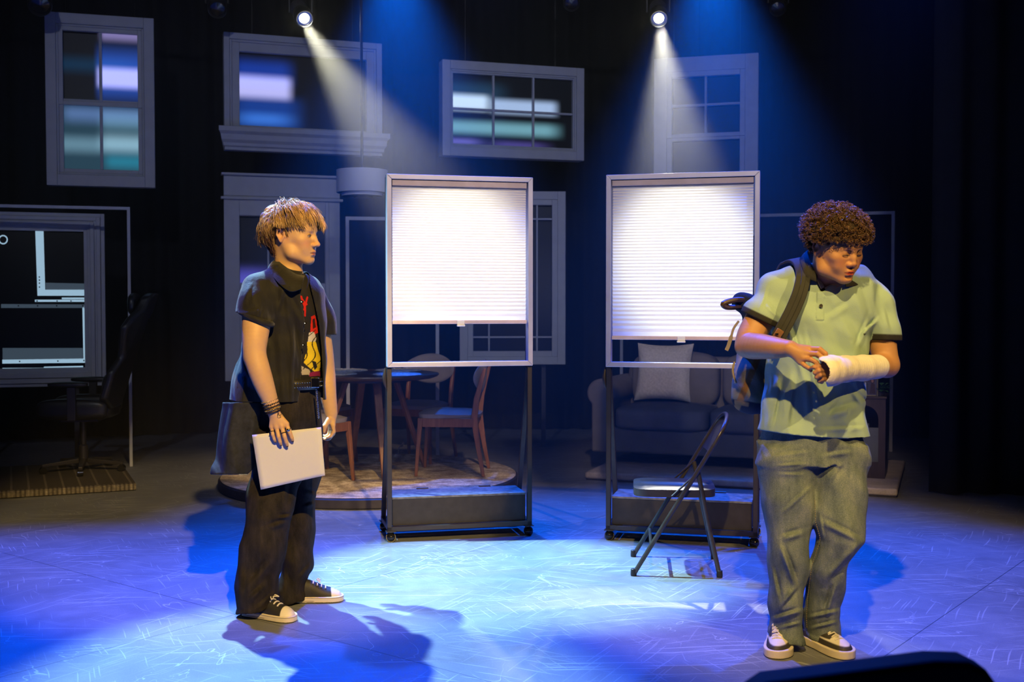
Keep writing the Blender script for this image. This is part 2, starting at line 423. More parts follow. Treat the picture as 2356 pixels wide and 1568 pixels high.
# B: wide single-pane window with a moulded shelf
c_, w_, h_, ph = win_frame_from_px(513, 77, 877, 300, 10.0, 19)
rt = thing('hanging_window', 'wide single-pane window frame with moulded cornice sill, crossed by the yellow light beam', 'window frame', c_, ph)
mb = MB(); frame_ring(mb, -w_/2, w_/2, 0, h_, .135, -.04, .04, wt=.15, wb=.05)
frame_ring(mb, -w_/2-.001, w_/2+.001, -.01, h_+.001, .05, -.075, .03, wt=.055, wb=.01); frame_ring(mb, -w_/2+.05, w_/2-.05, 0, h_-.055, .02, -.058, .02, wb=.01)
obj('casing', mb, M['frame_white'], rt, bevel=.006, seg=2)
prof = [(.03, .02), (-.16, .02), (-.16, -.02), (-.13, -.045), (-.12, -.09), (-.095, -.115), (-.09, -.14), (-.07, -.15), (-.07, -.175), (.03, -.175)]
mb = MB()
for (y, z), (y2, z2), in zip(prof, prof[1:]+prof[:1]): pass
vs = []; fs = []; n = len(prof)
for sx in (-1, 1):
    for (y, z) in prof:
        ex = w_/2 + .0 + max(0., (-.07 - y))*.62
        vs.append((sx*ex, y, z))
fs = [tuple(range(n)), tuple(range(2*n-1, n-1, -1))] + [(i, (i+1) % n, n+(i+1) % n, n+i) for i in range(n)]
mb.add(vs, fs); obj('cornice_sill', mb, M['frame_white'], rt, bevel=.002, seg=1)
scrB = blobs_mat('projection_upper_centre', [
    (-.02, .40, .55, .86, .08, .10, (.005, .045, .40), .8), (-.02, .40, .40, .665, .05, .075, (.50, .50, .95), 1.05),
    (-.02, .45, .0, .40, .12, .10, (.005, .06, .40), .7), (.02, .38, .06, .20, .14, .07, (.04, .16, .50), .8)])
pane('projection_pane', -w_/2+.12, w_/2-.12, .03, h_-.12, .02, scrB, rt); hanger(rt, w_, h_, 0)

# C: six-light window
c_, w_, h_, ph = win_frame_from_px(1012, 141, 1335, 360, 10.4, 17)
rt = thing('hanging_window', 'wide six-light window frame with white and teal glows, hanging above the left rolling shade', 'window frame', c_, ph)
mb = MB(); frame_ring(mb, -w_/2, w_/2, 0, h_, .075, -.10, .04, wt=.08, wb=.085); frame_ring(mb, -w_/2+.075, w_/2-.075, .085, h_-.08, .016, -.085, .03); obj('casing', mb, M['frame_white'], rt, bevel=.005)
x0, x1 = -w_/2+.091, w_/2-.091
sash(rt, x0, x1, .101, h_-.096, .014, -.075, -.03, 3, 2, .02)
scrC = blobs_mat('projection_centre', [
    (-.2, .30, .50, .70, .05, .06, (.60, .78, 1.0), 1.05), (.33, .86, .48, .66, .05, .06, (.45, .62, .95), .85),
    (-.2, .86, .18, .34, .10, .07, (.16, .38, .46), 1.0), (-.2, .22, .02, .10, .1, .05, (.14, .13, .5), .9), (.34, .75, .0, .08, .14, .06, (.09, .07, .34), .8),
    (-.2, .4, .6, .86, .14, .10, (.02, .08, .16), .5)])
pane('projection_pane', x0, x1, .101, h_-.096, -.028, scrC, rt); hanger(rt, w_, h_, 0)

# D: double-hung window behind the right stand
c_, w_, h_, ph = win_frame_from_px(1507, 138, 1742, 545, 10.3, -16)
rt = thing('hanging_window', 'tall double-hung window frame with four small upper panes, rising behind the right rolling shade', 'window frame', c_, ph)
mb = MB(); frame_ring(mb, -w_/2, w_/2, 0, h_, .115, -.05, .04, wt=.13, wb=.12); obj('casing', mb, M['frame_white'], rt, bevel=.004)
x0, x1 = -w_/2+.115, w_/2-.115; mid = h_ - (320-138)/395*W(0, 0, 1)[1]*1.0 if False else h_*(1-(318-138)/(545-138))
sash(rt, x0, x1, mid-.01, h_-.13, .045, -.045, 0, 2, 2, .02, 'upper_sash', bot=.035)
sash(rt, x0, x1, .12, mid+.01, .045, -.03, .015, 1, 1, .02, 'lower_sash')
pane('window_pane', x0+.02, x1-.02, .14, h_-.15, .018, M['screen_dark'], rt); hanger(rt, w_, h_, 0)

# E: tall window with a header board, behind the left actor
c_, w_, h_, ph = win_frame_from_px(514, 402, 782, 876, 9.9, 17)
rt = thing('hanging_window', 'tall window frame with wide header board, hanging behind the person in black', 'window frame', c_, ph)
mb = MB(); frame_ring(mb, -w_/2, w_/2, 0, h_, .13, -.03, .04, wt=.35, wb=.14)
mb.box((w_/2-.1, -.04, .02), (w_/2-.002, -.03, h_-.22)); mb.box((-w_/2, -.038, h_-.18), (w_/2, -.03, h_-.012))
obj('casing', mb, M['frame_white'], rt, bevel=.004)
mb = MB(); mb.box((-w_/2-.02, -.07, h_-.004), (w_/2+.02, .04, h_+.016)); mb.box((-w_/2-.025, -.06, h_-.212), (w_/2+.025, .0, h_-.19)); obj('header_moulding', mb, M['frame_white'], rt, bevel=.003)
x0, x1 = -w_/2+.13, w_/2-.13; mid = h_*(1-(645-402)/474.)
sash(rt, x0, x1, mid-.02, h_-.35, .004, -.02, .03, 2, 1, .018, 'upper_sash', vs=[.33])
mb = MB(); mb.box((x0, -.02, mid-.06), (x1, .03, mid-.022)); frame_ring(mb, x0, x1, .14, mid-.06, .03, -.02, .03); obj('lower_sash', mb, M['frame_white'], rt, bevel=.003)
scrE = blobs_mat('projection_lower_left', [(-.1, .34, .50, .64, .2, .05, (.05, .045, .28), .9), (-.1, .5, .47, .62, .12, .1, (.05, .05, .32), .8), (.64, .78, .47, .60, .05, .03, (.09, .12, .28), .9), (-.1, 1.2, .452, .490, .02, .004, (.35, .48, .78), 1.0)])
pane('projection_pane', x0, x1, .15, h_-.36, .032, scrE, rt); hanger(rt, w_, h_, 0)

# F: prairie-grid window, half hidden by the left stand
c_, w_, h_, ph = win_frame_from_px(1057, 440, 1300, 838, 10.6, 3)
rt = thing('hanging_window', 'prairie-grid window frame hanging between the two rolling shades, half hidden by the left one', 'window frame', c_, ph)
mb = MB(); frame_ring(mb, -w_/2, w_/2, 0, h_, .075, -.05, .04, wt=.075, wb=.075); obj('casing', mb, M['frame_white'], rt, bevel=.004)
sash(rt, -w_/2+.075, w_/2-.075, .075, h_-.075, .052, -.04, .01, 1, 1, .017, vs=[.2, .81], hs=[.095, .905])
pane('window_pane', -w_/2+.1, w_/2-.1, .1, h_-.1, .012, M['screen_dark'], rt); hanger(rt, w_, h_, 0)

# G: big moulded window at the far left
c_, w_, h_, ph = win_frame_from_px(-120, 484, 243, 893, 9.45, 18)
rt = thing('hanging_window', 'large window frame with deep stepped moulding at the left edge, pale brackets shown in it', 'window frame', c_, ph)
mb = MB()
for k, (a, y) in enumerate(((0, -.03), (.035, -.055), (.06, -.04), (.085, -.07), (.11, -.045), (.13, -.03))):
    frame_ring(mb, -w_/2+a, w_/2-a, a*.9, h_-a*.9, .032 if k < 5 else .04, y, .03, wb=.04)
frame_ring(mb, -w_/2+.04, w_/2-.04, .04, h_-.04, .12, -.02, .02, wt=.11, wb=.12)
obj('casing', mb, M['frame_white'], rt, bevel=.003, seg=1)
# projected picture of metal frames
x0, x1, z0, z1 = -w_/2+.15, w_/2-.155, .15, h_-.145
mb = MB(); mb.box((x0, .0, z0), (x1, .012, z1)); mb.cur = 0
def q2(px, py):   # picture position inside the window, from the frame pixel
    k = (px - CX) / FP; ca, sa = math.cos(ph), math.sin(ph); bx, by = c_[0], c_[1]
    s_ = (k*by - bx) / (ca - k*sa); Dh = by + s_*sa
    return s_, W(px, py, Dh)[2] - c_[2]
def quad_px(mb, pts, lift=-.001):
    vs = []
    for p in pts:
        a, b = q2(*p); a = min(max(a, x0), x1); b = min(max(b, z0), z1); vs.append((a, lift, b))
    mb.add(vs, [tuple(range(len(vs)))])
mb.cur = 1
quad_px(mb, [(84, 529), (103, 529), (105, 666), (203, 666), (203, 680), (87, 680)])
quad_px(mb, [(143, 684), (203, 684), (203, 688), (143, 688)]); quad_px(mb, [(81, 689), (203, 689), (203, 694), (81, 694)])
quad_px(mb, [(190, 708), (198, 700), (199, 832), (191, 826)])
quad_px(mb, [(4, 827), (199, 824), (199, 834), (4, 836)]); quad_px(mb, [(4, 846), (190, 845), (190, 850), (4, 853)])
quad_px(mb, [(100, 843), (190, 841), (190, 846), (98, 847)]); quad_px(mb, [(200, 782), (204, 782), (204, 787), (200, 787)]); quad_px(mb, [(200, 796), (204, 796), (204, 799), (200, 799)])
mb.cur = 2; quad_px(mb, [(3, 699), (198, 700), (198, 708), (3, 708)])
quad_px(mb, [(106, 650), (203, 652), (203, 666), (106, 666)]); quad_px(mb, [(5, 800), (190, 800), (190, 825), (5, 827)])
mb.cur = 1
for k in range(14):
    a0, a1 = 2*PI*k/14, 2*PI*(k+1)/14
    quad_px(mb, [(10+11*math.cos(a0), 551+11*math.sin(a0)), (10+11*math.cos(a1), 551+11*math.sin(a1)), (10+8*math.cos(a1), 551+8*math.sin(a1)), (10+8*math.cos(a0), 551+8*math.sin(a0))])
mb.cur = 0
for hx, hy in ((92, 637), (92, 644), (92, 651), (92, 660), (86, 692), (132, 692), (164, 692), (197, 692), (43, 703), (87, 703), (131, 703), (191, 703), (44, 831), (132, 830), (192, 829)):
    quad_px(mb, [(hx-1.5, hy-1.5), (hx+1.5, hy-1.5), (hx+1.5, hy+1.5), (hx-1.5, hy+1.5)], -.002)
obj('projected_picture', mb, [M['screen_dark'], emit('projected_white', (.40, .62, .80), .8), emit('projected_grey', (.13, .20, .28), .3)], rt, recalc=False)
hanger(rt, w_, h_, 0)

# thin line frames
def outline(label, xL, yT, xR, D, phi, yB, px_w=.028):
    c_, w_, h_, ph = win_frame_from_px(xL, yT, xR, yB, D, phi)
    h_ = h_ + c_[2] - .0; c_[2] = 0.0
    rt = thing('outline_frame', label, 'door frame', c_, ph, None)
    mb = MB(); w2 = px_w; mb.box((-w_/2, -.012, 0), (-w_/2+w2, .012, h_)); mb.box((w_/2-w2, -.012, 0), (w_/2, .012, h_)); mb.box((-w_/2, -.0125, h_-w2), (w_/2, .0125, h_))
    obj('frame', mb, M['frame_white'], rt); return rt
outline('thin pale outline frame standing around the large window at the left edge', -180, 466, 302, 9.0, 15, 1060, .024)
outline('thin pale outline frame standing behind the dining table', 795, 498, 1010, 9.9, 8, 1040, .03)
outline('thin pale outline frame standing behind the sofa and console', 1428, 499, 2056, 11.05, -16, 1040, .028)

# ------------------------------------------------------------------ stage lanterns
def lantern(label, lens, aim, lit=None, s=1.0, grp=None):
    L = Vector(lens); A = (Vector(aim) - L).normalized()
    rt = thing('stage_light', label, 'stage light', tuple(L), 0, grp)
    q = A.to_track_quat('-Z', 'Y').to_matrix().to_4x4()
    mb = MB(); mb.M = q
    mb.lathe([(.0, .30*s), (.05*s, .30*s), (.062*s, .27*s), (.066*s, .12*s), (.078*s, .10*s), (.078*s, .0), (.070*s, -.012*s), (.066*s, 0.0), (.062*s, .02*s), (0, .02*s)], 26)
    for k in range(5): mb.lathe([(.066*s, .14*s+k*.025*s), (.072*s, .143*s+k*.025*s), (.066*s, .147*s+k*.025*s)], 20)
    obj('lamp_body', mb, M['black_steel'], rt, smooth=True)
    mb = MB(); mb.M = q; mb.lathe([(0, -.004*s), (.03*s, -.001*s), (.046*s if lit else .06*s, .006*s), (.046*s if lit else .06*s, .012*s), (0, .012*s)], 24)
    obj('lens', mb, lit or M['gloss_black'], rt, smooth=True)
    if lit:
        mb = MB(); mb.M = q; mb.lathe([(.047*s, .004*s), (.062*s, .006*s), (.066*s, -.02*s), (.0655*s, -.02*s), (.061*s, .004*s)], 30); obj('reflector_ring', mb, M['chrome'], rt, smooth=True)
    back = Vector(A)*-.14*s; top = 3.98+0*s if True else 0
    hz = PIPEZ - L.z
    mb = MB(); side = Vector((1, 0, 0))*.095*s
    mb.tube([back-side, back-side+Vector((0, 0, hz*.6)), back-side*.4+Vector((0, 0, hz-.05)), back+side*.4+Vector((0, 0, hz-.05)), back+side+Vector((0, 0, hz*.6)), back+side], .009*s, 6)
    obj('yoke', mb, M['black_steel'], rt)
    mb = MB(); mb.box((back.x-.02, back.y-.03, hz-.07), (back.x+.02, back.y+.03, hz-.025)); obj('clamp', mb, M['black_steel'], rt, bevel=.004)
    return rt
M['chrome'] = simple('chrome', (.6, .6, .6), .15, 1.0, var=.02)
PIPEZ = 4.12
for k, (y, z) in enumerate(((9.63, PIPEZ),)):
    mb = MB(); mb.tube([(-5.2, y, z), (5.2, y, z)], .024, 12); o = obj('lighting_pipe', mb, M['black_steel'], smooth=True)
    tag(o, 'long black steel pipe carrying the stage lights above the window frames', 'pipe')
mb = MB()
for x in (-4, -1.2, 2.2, 4.4): mb.tube([(x, 9.63, PIPEZ), (x, 9.63, 5.6)], .006, 6)
o = obj('pipe_hanger', mb, M['black_steel']); o['kind'] = 'structure'
lensm = emit('lamp_lens', (1.0, .98, .75), 40.0)
lantern('lit round stage light above the window with the moulded cornice sill', LAMP1, (-.33, 6.55, 1.55), lensm)
lantern('lit round stage light above the right rolling shade', LAMP2, (.98, 6.4, 1.5), lensm)
for px, py, s, lb in ((92, 12, 1.25, 'unlit black stage light above the tall two-sash window, far upper left'), (500, 22, 1.0, 'unlit stage light left of the left lit lamp'), (1315, 8, .9, 'unlit stage light above the six-light window'), (1790, 20, .9, 'unlit stage light hanging right of the right blue glow')):
    p = W(px, py, 9.5); lantern(lb, p, (p[0]*.5, 5.0, .5), None, s, 'unlit stage lights')

# pendant drum lamp over the table
c_ = W(833, 425, 8.6)
rt = thing('pendant_lamp', 'pale double-drum pendant lamp hanging on a black rod above the dining table', 'lamp', (c_[0], 8.6, 2.17))
M['lampshade'] = NT('lampshade'); M['lampshade'].base((.50, .51, .56)); M['lampshade'].set(rough=.85); M['lampshade'] = M['lampshade'].m
mb = MB(); mb.lathe([(.188, .025), (.192, .025), (.192, .195), (.188, .195), (.188, .025)], 48); obj('outer_shade', mb, M['lampshade'], rt, smooth=True)
mb = MB(); mb.lathe([(.150, 0.), (.154, 0), (.154, .06), (.150, .06), (.150, .0)], 48); mb.lathe([(.0, .055), (.15, .055), (.15, .058), (0, .058)], 48); obj('inner_shade', mb, M['lampshade'], rt, smooth=True)
mb = MB(); mb.tube([(0, 0, .05), (0, 0, 5.55-2.17)], .0105, 8); mb.lathe([(0, 0), (.03, 0), (.03, .05), (0, .05)], 16); obj('hanging_rod', mb, M['black_steel'], rt, smooth=True)
for k in range(3):
    a = 2*PI*k/3+.4; mb = MB(); mb.tube([(0, 0, .02), (.05*math.cos(a), .05*math.sin(a), .012)], .006, 6); mb.tube([(.045*math.cos(a), .045*math.sin(a), .014), (.085*math.cos(a), .085*math.sin(a), .006)], .013, 8)
    obj('bulb_holder', mb, M['black_steel'], rt, smooth=True)

# ------------------------------------------------------------------ rolling shade stands
def shade_mat():
    s = NT('cellular_shade'); n = s.noise(s.coord('Object', (2, 1, 40)), 6, 3)
    col = s.ramp(n, [(.3, (.72, .72, .72)), (.7, (.82, .82, .81))])
    d = s.node('ShaderNodeBsdfDiffuse'); s.put(d.inputs[0], col); t = s.node('ShaderNodeBsdfTranslucent'); s.put(t.inputs[0], col)
    mx = s.node('ShaderNodeMixShader'); mx.inputs[0].default_value = .38; s.l.new(d.outputs[0], mx.inputs[1]); s.l.new(t.outputs[0], mx.inputs[2]); s.l.new(mx.outputs[0], s.out.inputs[0])
    return s.m
M['shade'] = shade_mat()
M['acrylic'] = simple('clear_plastic', (.8, .85, .9), .1, var=.02)
def stand(label, base, rz, w_, shade_z):
    rt = thing('rolling_shade_stand', label, 'rolling stand', base, rz, 'rolling shade stands')
    H = 2.083; zb = .995; t = .028
    # silver window frame
    mb = MB(); x0, x1 = -w_/2, w_/2
    def mitre(mb, za, zb2, y0, y1, ww):
        o = [(x0, za), (x1, za), (x1, zb2), (x0, zb2)]; i = [(x0+ww, za+ww), (x1-ww, za+ww), (x1-ww, zb2-ww), (x0+ww, zb2-ww)]
        for k in range(4):
            a, b, c, d = o[k], o[(k+1) % 4], i[(k+1) % 4], i[k]
            mb.add([(p[0], y, p[1]) for y in (y0, y1) for p in (a, b, c, d)], [(0, 1, 2, 3), (7, 6, 5, 4), (0, 4, 5, 1), (1, 5, 6, 2), (2, 6, 7, 3), (3, 7, 4, 0)])
    mitre(mb, zb, H, -.035, .03, t); obj('window_frame', mb, M['silver_paint'], rt, bevel=.003, seg=2)
    # posts, rails, braces
    for sx in (-1, 1):
        x = sx*(w_/2-.0135)
        mb = MB(); mb.box((x-.0135, -.014, .062), (x+.0135, .014, zb)); obj('front_post', mb, M['black_steel'], rt, bevel=.002, seg=1)
        mb = MB(); mb.box((x-.0135, .031, zb-.06), (x+.0135, .05, H-.01)); obj('back_bracket', mb, M['black_steel'], rt, bevel=.002, seg=1)
        mb = MB(); mb.bar((x, .02, zb-.02), (x, .30, .09), .027, .025, (0, 1, 0)); obj('diagonal_brace', mb, M['black_steel'], rt, bevel=.002, seg=1)
        mb = MB(); mb.box((x-.013, .014, .062), (x+.013, .33, .088)); obj('side_rail', mb, M['black_steel'], rt, bevel=.002, seg=1)
    mb = MB(); mb.box((x0, -.014, .058), (x1, .014, .085)); obj('bottom_rail', mb, M['black_steel'], rt, bevel=.002, seg=1)
    mb = MB(); mb.box((x0+.027, .305, .062), (x1-.027, .33, .088)); obj('rear_rail', mb, M['black_steel'], rt, bevel=.002, seg=1)
    mb = MB(); mb.tube([(x0-.008, 0, .99), (x0-.014, -.005, .94), (x0-.010, -.004, .90), (x0, 0, .87)], [.004, .012, .010, .004], 8); obj('latch', mb, M['black_steel'], rt, smooth=True)
    # ballast box
    bx = MB(); bx.box((x0+.032, .012, .085), (x1-.034, .27, .238)); bo = obj('ballast_box', bx, M['black_wood'], rt, bevel=.002, seg=1)
    lid = MB(); lid.box((x0+.03, .008, .238), (x1-.032, .275, .25)); obj('lid', lid, M['blue_lit_wood'], bo, bevel=.001, seg=1)
    for hx in (-.18, .2):
        hg = MB(); hg.box((hx-.035, .262, .250), (hx+.035, .29, .253)); hg.tube([(hx-.035, .276, .254), (hx+.035, .276, .254)], .004, 6); obj('hinge', hg, M['black_steel'], bo)
    # casters
    for sx in (-1, 1):
        for y in (0.0, .318):
            x = sx*(w_/2-.02); cm = MB(); cm.lathe([(0, .056), (.012, .056), (.012, .046), (0, .046)], 12, (x, y, 0)); cm.box((x-.028, y-.028, .056), (x+.028, y+.028, .0595))
            ct = obj('caster', cm, M['black_steel'], rt, smooth=True)
            bm_ = MB(); bm_.sphere((x, y-.006, .0252), .025, 18, 12); obj('ball_wheel', bm_, M['gloss_black'], ct, smooth=True)
            rg = MB(); rg.tube([(x+.026*math.cos(a), y-.006+.026*math.sin(a)*.4, .0262+.026*math.sin(a)) for a in np.linspace(0, 2*PI, 20, endpoint=False)], .0025, 6, closed=True); obj('wheel_rim', rg, M['black_steel'], ct, smooth=True)
    # cellular shade
    sx0, sx1 = x0+t+.004, x1-t-.006
    mb = MB(); mb.box((sx0, -.024, H-t-.036), (sx1, .022, H-t-.003)); sh = obj('headrail', mb, simple('headrail_paint', (.34, .29, .31), .5), rt, bevel=.004)
    zt = H-t-.036; n = 44; zz = np.linspace(shade_z+.022, zt, n*2+1)
    # pleats open at the top, tighter below
    k = np.linspace(0, 1, n*2+1)**.80; zz = shade_z+.022 + (zt-shade_z-.022)*k
    for side, nm in ((-1, 'shade'),):
        mb = MB(); rows = []
        for i, z in enumerate(zz):
            y = -.002 + side*(.006 if i % 2 else .0)
            rows += [(sx0+.002, y, z), (sx1-.002, y, z)]
        mb.add(rows, [(2*i, 2*i+1, 2*i+3, 2*i+2) for i in range(len(zz)-1)])
        obj(nm, mb, M['shade'], rt, recalc=False)
    mb = MB(); mb.box((sx0-.001, -.018, shade_z), (sx1+.001, .016, shade_z+.022)); obj('shade_bottom_rail', mb, simple('rail_paint', (.62, .52, .55), .45), rt, bevel=.004)
    mb = MB(); mb.box((-.022, -.026, shade_z-.004), (.022, -.017, shade_z+.02)); mb.box((-.024, -.034, shade_z-.014), (.024, -.018, shade_z-.004)); obj('pull_handle', mb, M['acrylic'], rt, bevel=.003)
    return rt
M['blue_lit_wood'] = simple('lit_box_lid', (.12, .13, .15), .6, var=.5, nscale=30)  # black wood too; the blue light on top is put into this paler colour
def stand_from_px(label, xL, dL, xR, phi, sz):
    a = W(xL, 700, dL); k = (xR-CX)/FP; ph = R(phi); s = (k*dL-a[0])/(math.cos(ph)-k*math.sin(ph))
    c = (a[0]+s/2*math.cos(ph), dL+s/2*math.sin(ph), 0); return stand(label, c, ph, s, sz), c, ph
stand_from_px('black rolling stand with backlit pleated shade, left of the pair, by the dining table', 889, 6.40, 1223, 13, 1.238)
stand_from_px('black rolling stand with backlit pleated shade, right of the pair, behind the folding chair', 1396, 6.46, 1747, -14, 1.15)

# ------------------------------------------------------------------ folding chair
def folding_chair():
    rt = thing('folding_chair', 'black metal folding chair standing in front of the right rolling shade', 'chair', (.845, 5.78, 0), R(-6))
    m = simple('chair_enamel', (.05, .048, .05), .32, .3, var=.2)
    for sy in (-1, 1):
        y = sy*.215
        # each side: long tube from front foot to the back, rear leg hinged below the seat
        mb = MB(); mb.tube([(-.215, y, .012), (-.05, y, .29), (.07, y*.99, .485), (.165, y*.97, .645)], .0115, 12); obj('front_leg', mb, m, rt, smooth=True)
        yy = y*.88
        mb = MB(); mb.tube([(.205, y*.95, .012), (.15, yy, .26), (.098, yy, .52)], .0115, 12); obj('rear_leg', mb, m, rt, smooth=True)
        for x in (-.218, .2055):
            z0 = 0; mb = MB(); mb.lathe([(0, 0), (.014, 0), (.0155, .01), (.014, .034), (.012, .036), (0, .036)], 12, (x, y if x < 0 else y*.95, 0)); obj('rubber_foot', mb, M['rubber'], rt, smooth=True)
        mb = MB(); mb.tube([(.098, yy, .52), (-.03, y*.97, .40)], .005, 6); mb.tube([(.098, yy-.010, .515), (.098, yy+.010, .515)], .009, 8); obj('hinge_link', mb, M['black_steel'], rt)
    arc = []
    for a in np.linspace(0, PI, 21):
        u = -math.cos(a); v = math.sin(a)**.55
        arc.append((.165+.085*v, .2085*(-u), .645+.145*v))
    mb = MB(); mb.tube(arc, .0115, 12); obj('back_hoop', mb, m, rt, smooth=True)
    # curved backrest panel
    mb = MB(); vs = []; ny, nz = 12, 8
    for th in (0, .004):
        for j in range(nz+1):
            for i in range(ny+1):
                u = i/ny*2-1; v = j/nz; y = .205*u*(1 if v < .45 else (1-((v-.45)/.55)**2.6*.35)); z = .600+v*.170; x = .139+(z-.600)*.59+.018*(1-u*u)+th
                vs.append((x, y, z))
    N = (ny+1)*(nz+1)
    fs = [(j*(ny+1)+i, j*(ny+1)+i+1, (j+1)*(ny+1)+i+1, (j+1)*(ny+1)+i) for j in range(nz) for i in range(ny)]
    fs += [tuple(N+q for q in f[::-1]) for f in fs]
    mb.add(vs, fs); obj('backrest', mb, m, rt, smooth=True, recalc=False)
    # seat pan: rounded slab with pressed ribs
    mb = MB(); nx, ny = 26, 20; vs = []
    def edge(u, v):
        r = (abs(u)**5+abs(v)**5); return r
    top = []
    for j in range(ny+1):
        for i in range(nx+1):
            u, v = i/nx*2-1, j/ny*2-1
            k = max(abs(u), abs(v)); q = (abs(u)**6+abs(v)**6)**(1/6.) + 1e-9; su, sv = u*k/q, v*k/q
            z = .435 - .006*max(0, k-.85)/.15 - .003*(1 if (abs(v) in ()) else 0) + .004*math.cos(v*9)*(1 if k < .8 else 0)
            top.append((-.015+su*.205 + 0*sv, sv*.198*(1-.04*(su+1)), z))
    nt_ = len(top); fs = [(j*(nx+1)+i, j*(nx+1)+i+1, (j+1)*(nx+1)+i+1, (j+1)*(nx+1)+i) for j in range(ny) for i in range(nx)]
    ring = [i for i in range(nx+1)] + [j*(nx+1)+nx for j in range(1, ny+1)] + [ny*(nx+1)+i for i in range(nx-1, -1, -1)] + [j*(nx+1) for j in range(ny-1, 0, -1)]
    low = [(top[i][0]*1.0, top[i][1], .392) for i in ring]; vs = top+low; L = len(ring)
    fs += [(ring[k], ring[(k+1) % L], nt_+(k+1) % L, nt_+k) for k in range(L)] + [tuple(nt_+k for k in range(L))]
    mb.add(vs, fs); obj('seat', mb, m, rt, smooth=True, angle=50)
    mb = MB(); mb.tube([(-.132, -.214, .152), (-.132, .214, .152)], .008, 8); obj('front_crossbar', mb, m, rt, smooth=True)
    mb = MB(); mb.tube([(.173, -.198, .15), (.173, .198, .15)], .008, 8); obj('rear_crossbar', mb, m, rt, smooth=True)
folding_chair()
# ------------------------------------------------------------------ round platform, rug, dining set
PZ = 0.08
def rug_mat(name, a, b, c, sc=6, ring=False, border=None):
    s = NT(name); co = s.coord(); n = s.noise(s.coord('Object', (1.1, 1.5, 1)), sc, 9, .78, .35); f = s.noise(co, 90, 2)
    k = s.math('ADD', s.math('MULTIPLY', n, .8), s.math('MULTIPLY', f, .2))
    col = s.ramp(k, [(.38, a), (.50, b), (.60, c)])
    if ring:
        ln = s.node('ShaderNodeVectorMath', operation='LENGTH'); s.put(ln.inputs[0], co); r = ln.outputs['Value']
        w_ = s.math('SINE', s.math('MULTIPLY', r, 150)); w2 = s.math('GREATER_THAN', r, ring)
        col = s.mix(s.math('MULTIPLY', s.math('MULTIPLY', w2, s.math('GREATER_THAN', w_, .3)), .45), col, b)
    s.base(col); s.set(rough=.95, spec=.1); s.bump(f, .4, .004); return s.m
rt = thing('round_platform', 'low round platform edged in black under the dining table', 'platform', (-1.07, 8.5, 0))
mb = MB(); mb.lathe([(0, 0), (1.10, 0), (1.115, .01), (1.115, .064), (1.10, .072), (0, .072)], 96); obj('deck', mb, M['black_wood'], rt, smooth=True)
mb = MB()
pr = [(0, .0725), (1.09, .0725), (1.10, .0755), (1.09, PZ), (0, PZ)]; mb.lathe(pr, 96)
o = obj('round_rug', mb, rug_mat('distressed_rug', (.13, .09, .065), (.42, .35, .28), (.72, .65, .55), 8, ring=.93), smooth=True); o.location = (-1.07, 8.5, 0)
tag(o, 'round distressed beige and brown rug covering the round platform', 'rug')

def dining_table():
    rt = thing('dining_table', 'round dark wooden dining table with splayed legs, behind the left stand', 'table', (-1.07, 8.58, PZ), R(20))
    mb = MB(); mb.lathe([(0, .715), (.47, .715), (.505, .728), (.515, .738), (.512, .748), (.50, .75), (0, .75)], 64); obj('table_top', mb, wood('table_top_wood', (.05, .025, .016), (.10, .05, .03), axis=0, rough=.35), rt, smooth=True)
    mb = MB(); mb.lathe([(.28, .69), (.30, .69), (.30, .716), (.28, .716), (.28, .69)], 40); obj('apron', mb, M['darkbrown'], rt, smooth=True)
    for k, a in enumerate((R(-91), R(11), R(98), R(188))):
        mb = MB(); c, s_ = math.cos(a), math.sin(a)
        mb.bar((.20*c, .20*s_, .70), (.45*c, .45*s_, .0), .062, .032, (c, s_, 0), .038, .028); o = obj('leg', mb, M['walnut'], rt, bevel=.006)
dining_table()
def fuzzy_mat(n=0):
    s = NT('shaggy_placemat'); v = s.noise(s.coord(), 40, 3); s.base(s.ramp(v, [(.3, (.34, .38, .42)), (.7, (.60, .64, .68))])); s.set(rough=.95); return s.m
fm = fuzzy_mat()
for (dx, dy, lb) in ((.22, -.24, 'round shaggy pale placemat on the dining table, front right one'), (-.26, -.20, 'round shaggy pale placemat on the dining table, front left one'), (.18, .27, 'round shaggy pale placemat on the dining table, back right one'), (-.24, .25, 'round shaggy pale placemat on the dining table, back left one')):
    rs = np.random.RandomState(int(abs(dx*100+dy*1000))); mb = MB(); mb.lathe([(0, 0), (.175, 0), (.18, .004), (.175, .009), (0, .012)], 40)
    for k in range(420):
        a = rs.uniform(0, 2*PI); r = .178 if k < 200 else .178*math.sqrt(rs.uniform(0, 1)); p = np.array([r*math.cos(a), r*math.sin(a), .006]); out = np.array([math.cos(a), math.sin(a), 0])*(.016 if k < 200 else .002)
        q = p + out + np.array([rs.normal(0, .004), rs.normal(0, .004), (-.004 if k < 200 else .010)]); t = np.array([-math.sin(a), math.cos(a), 0])*.0028
        mb.add([p-t, p+t, q], [(0, 1, 2)])
    o = obj('placemat', mb, fm, recalc=False); o.location = (-1.07+dx, 8.58+dy, PZ+.7505); tag(o, lb, 'placemat', 'placemats on the dining table')

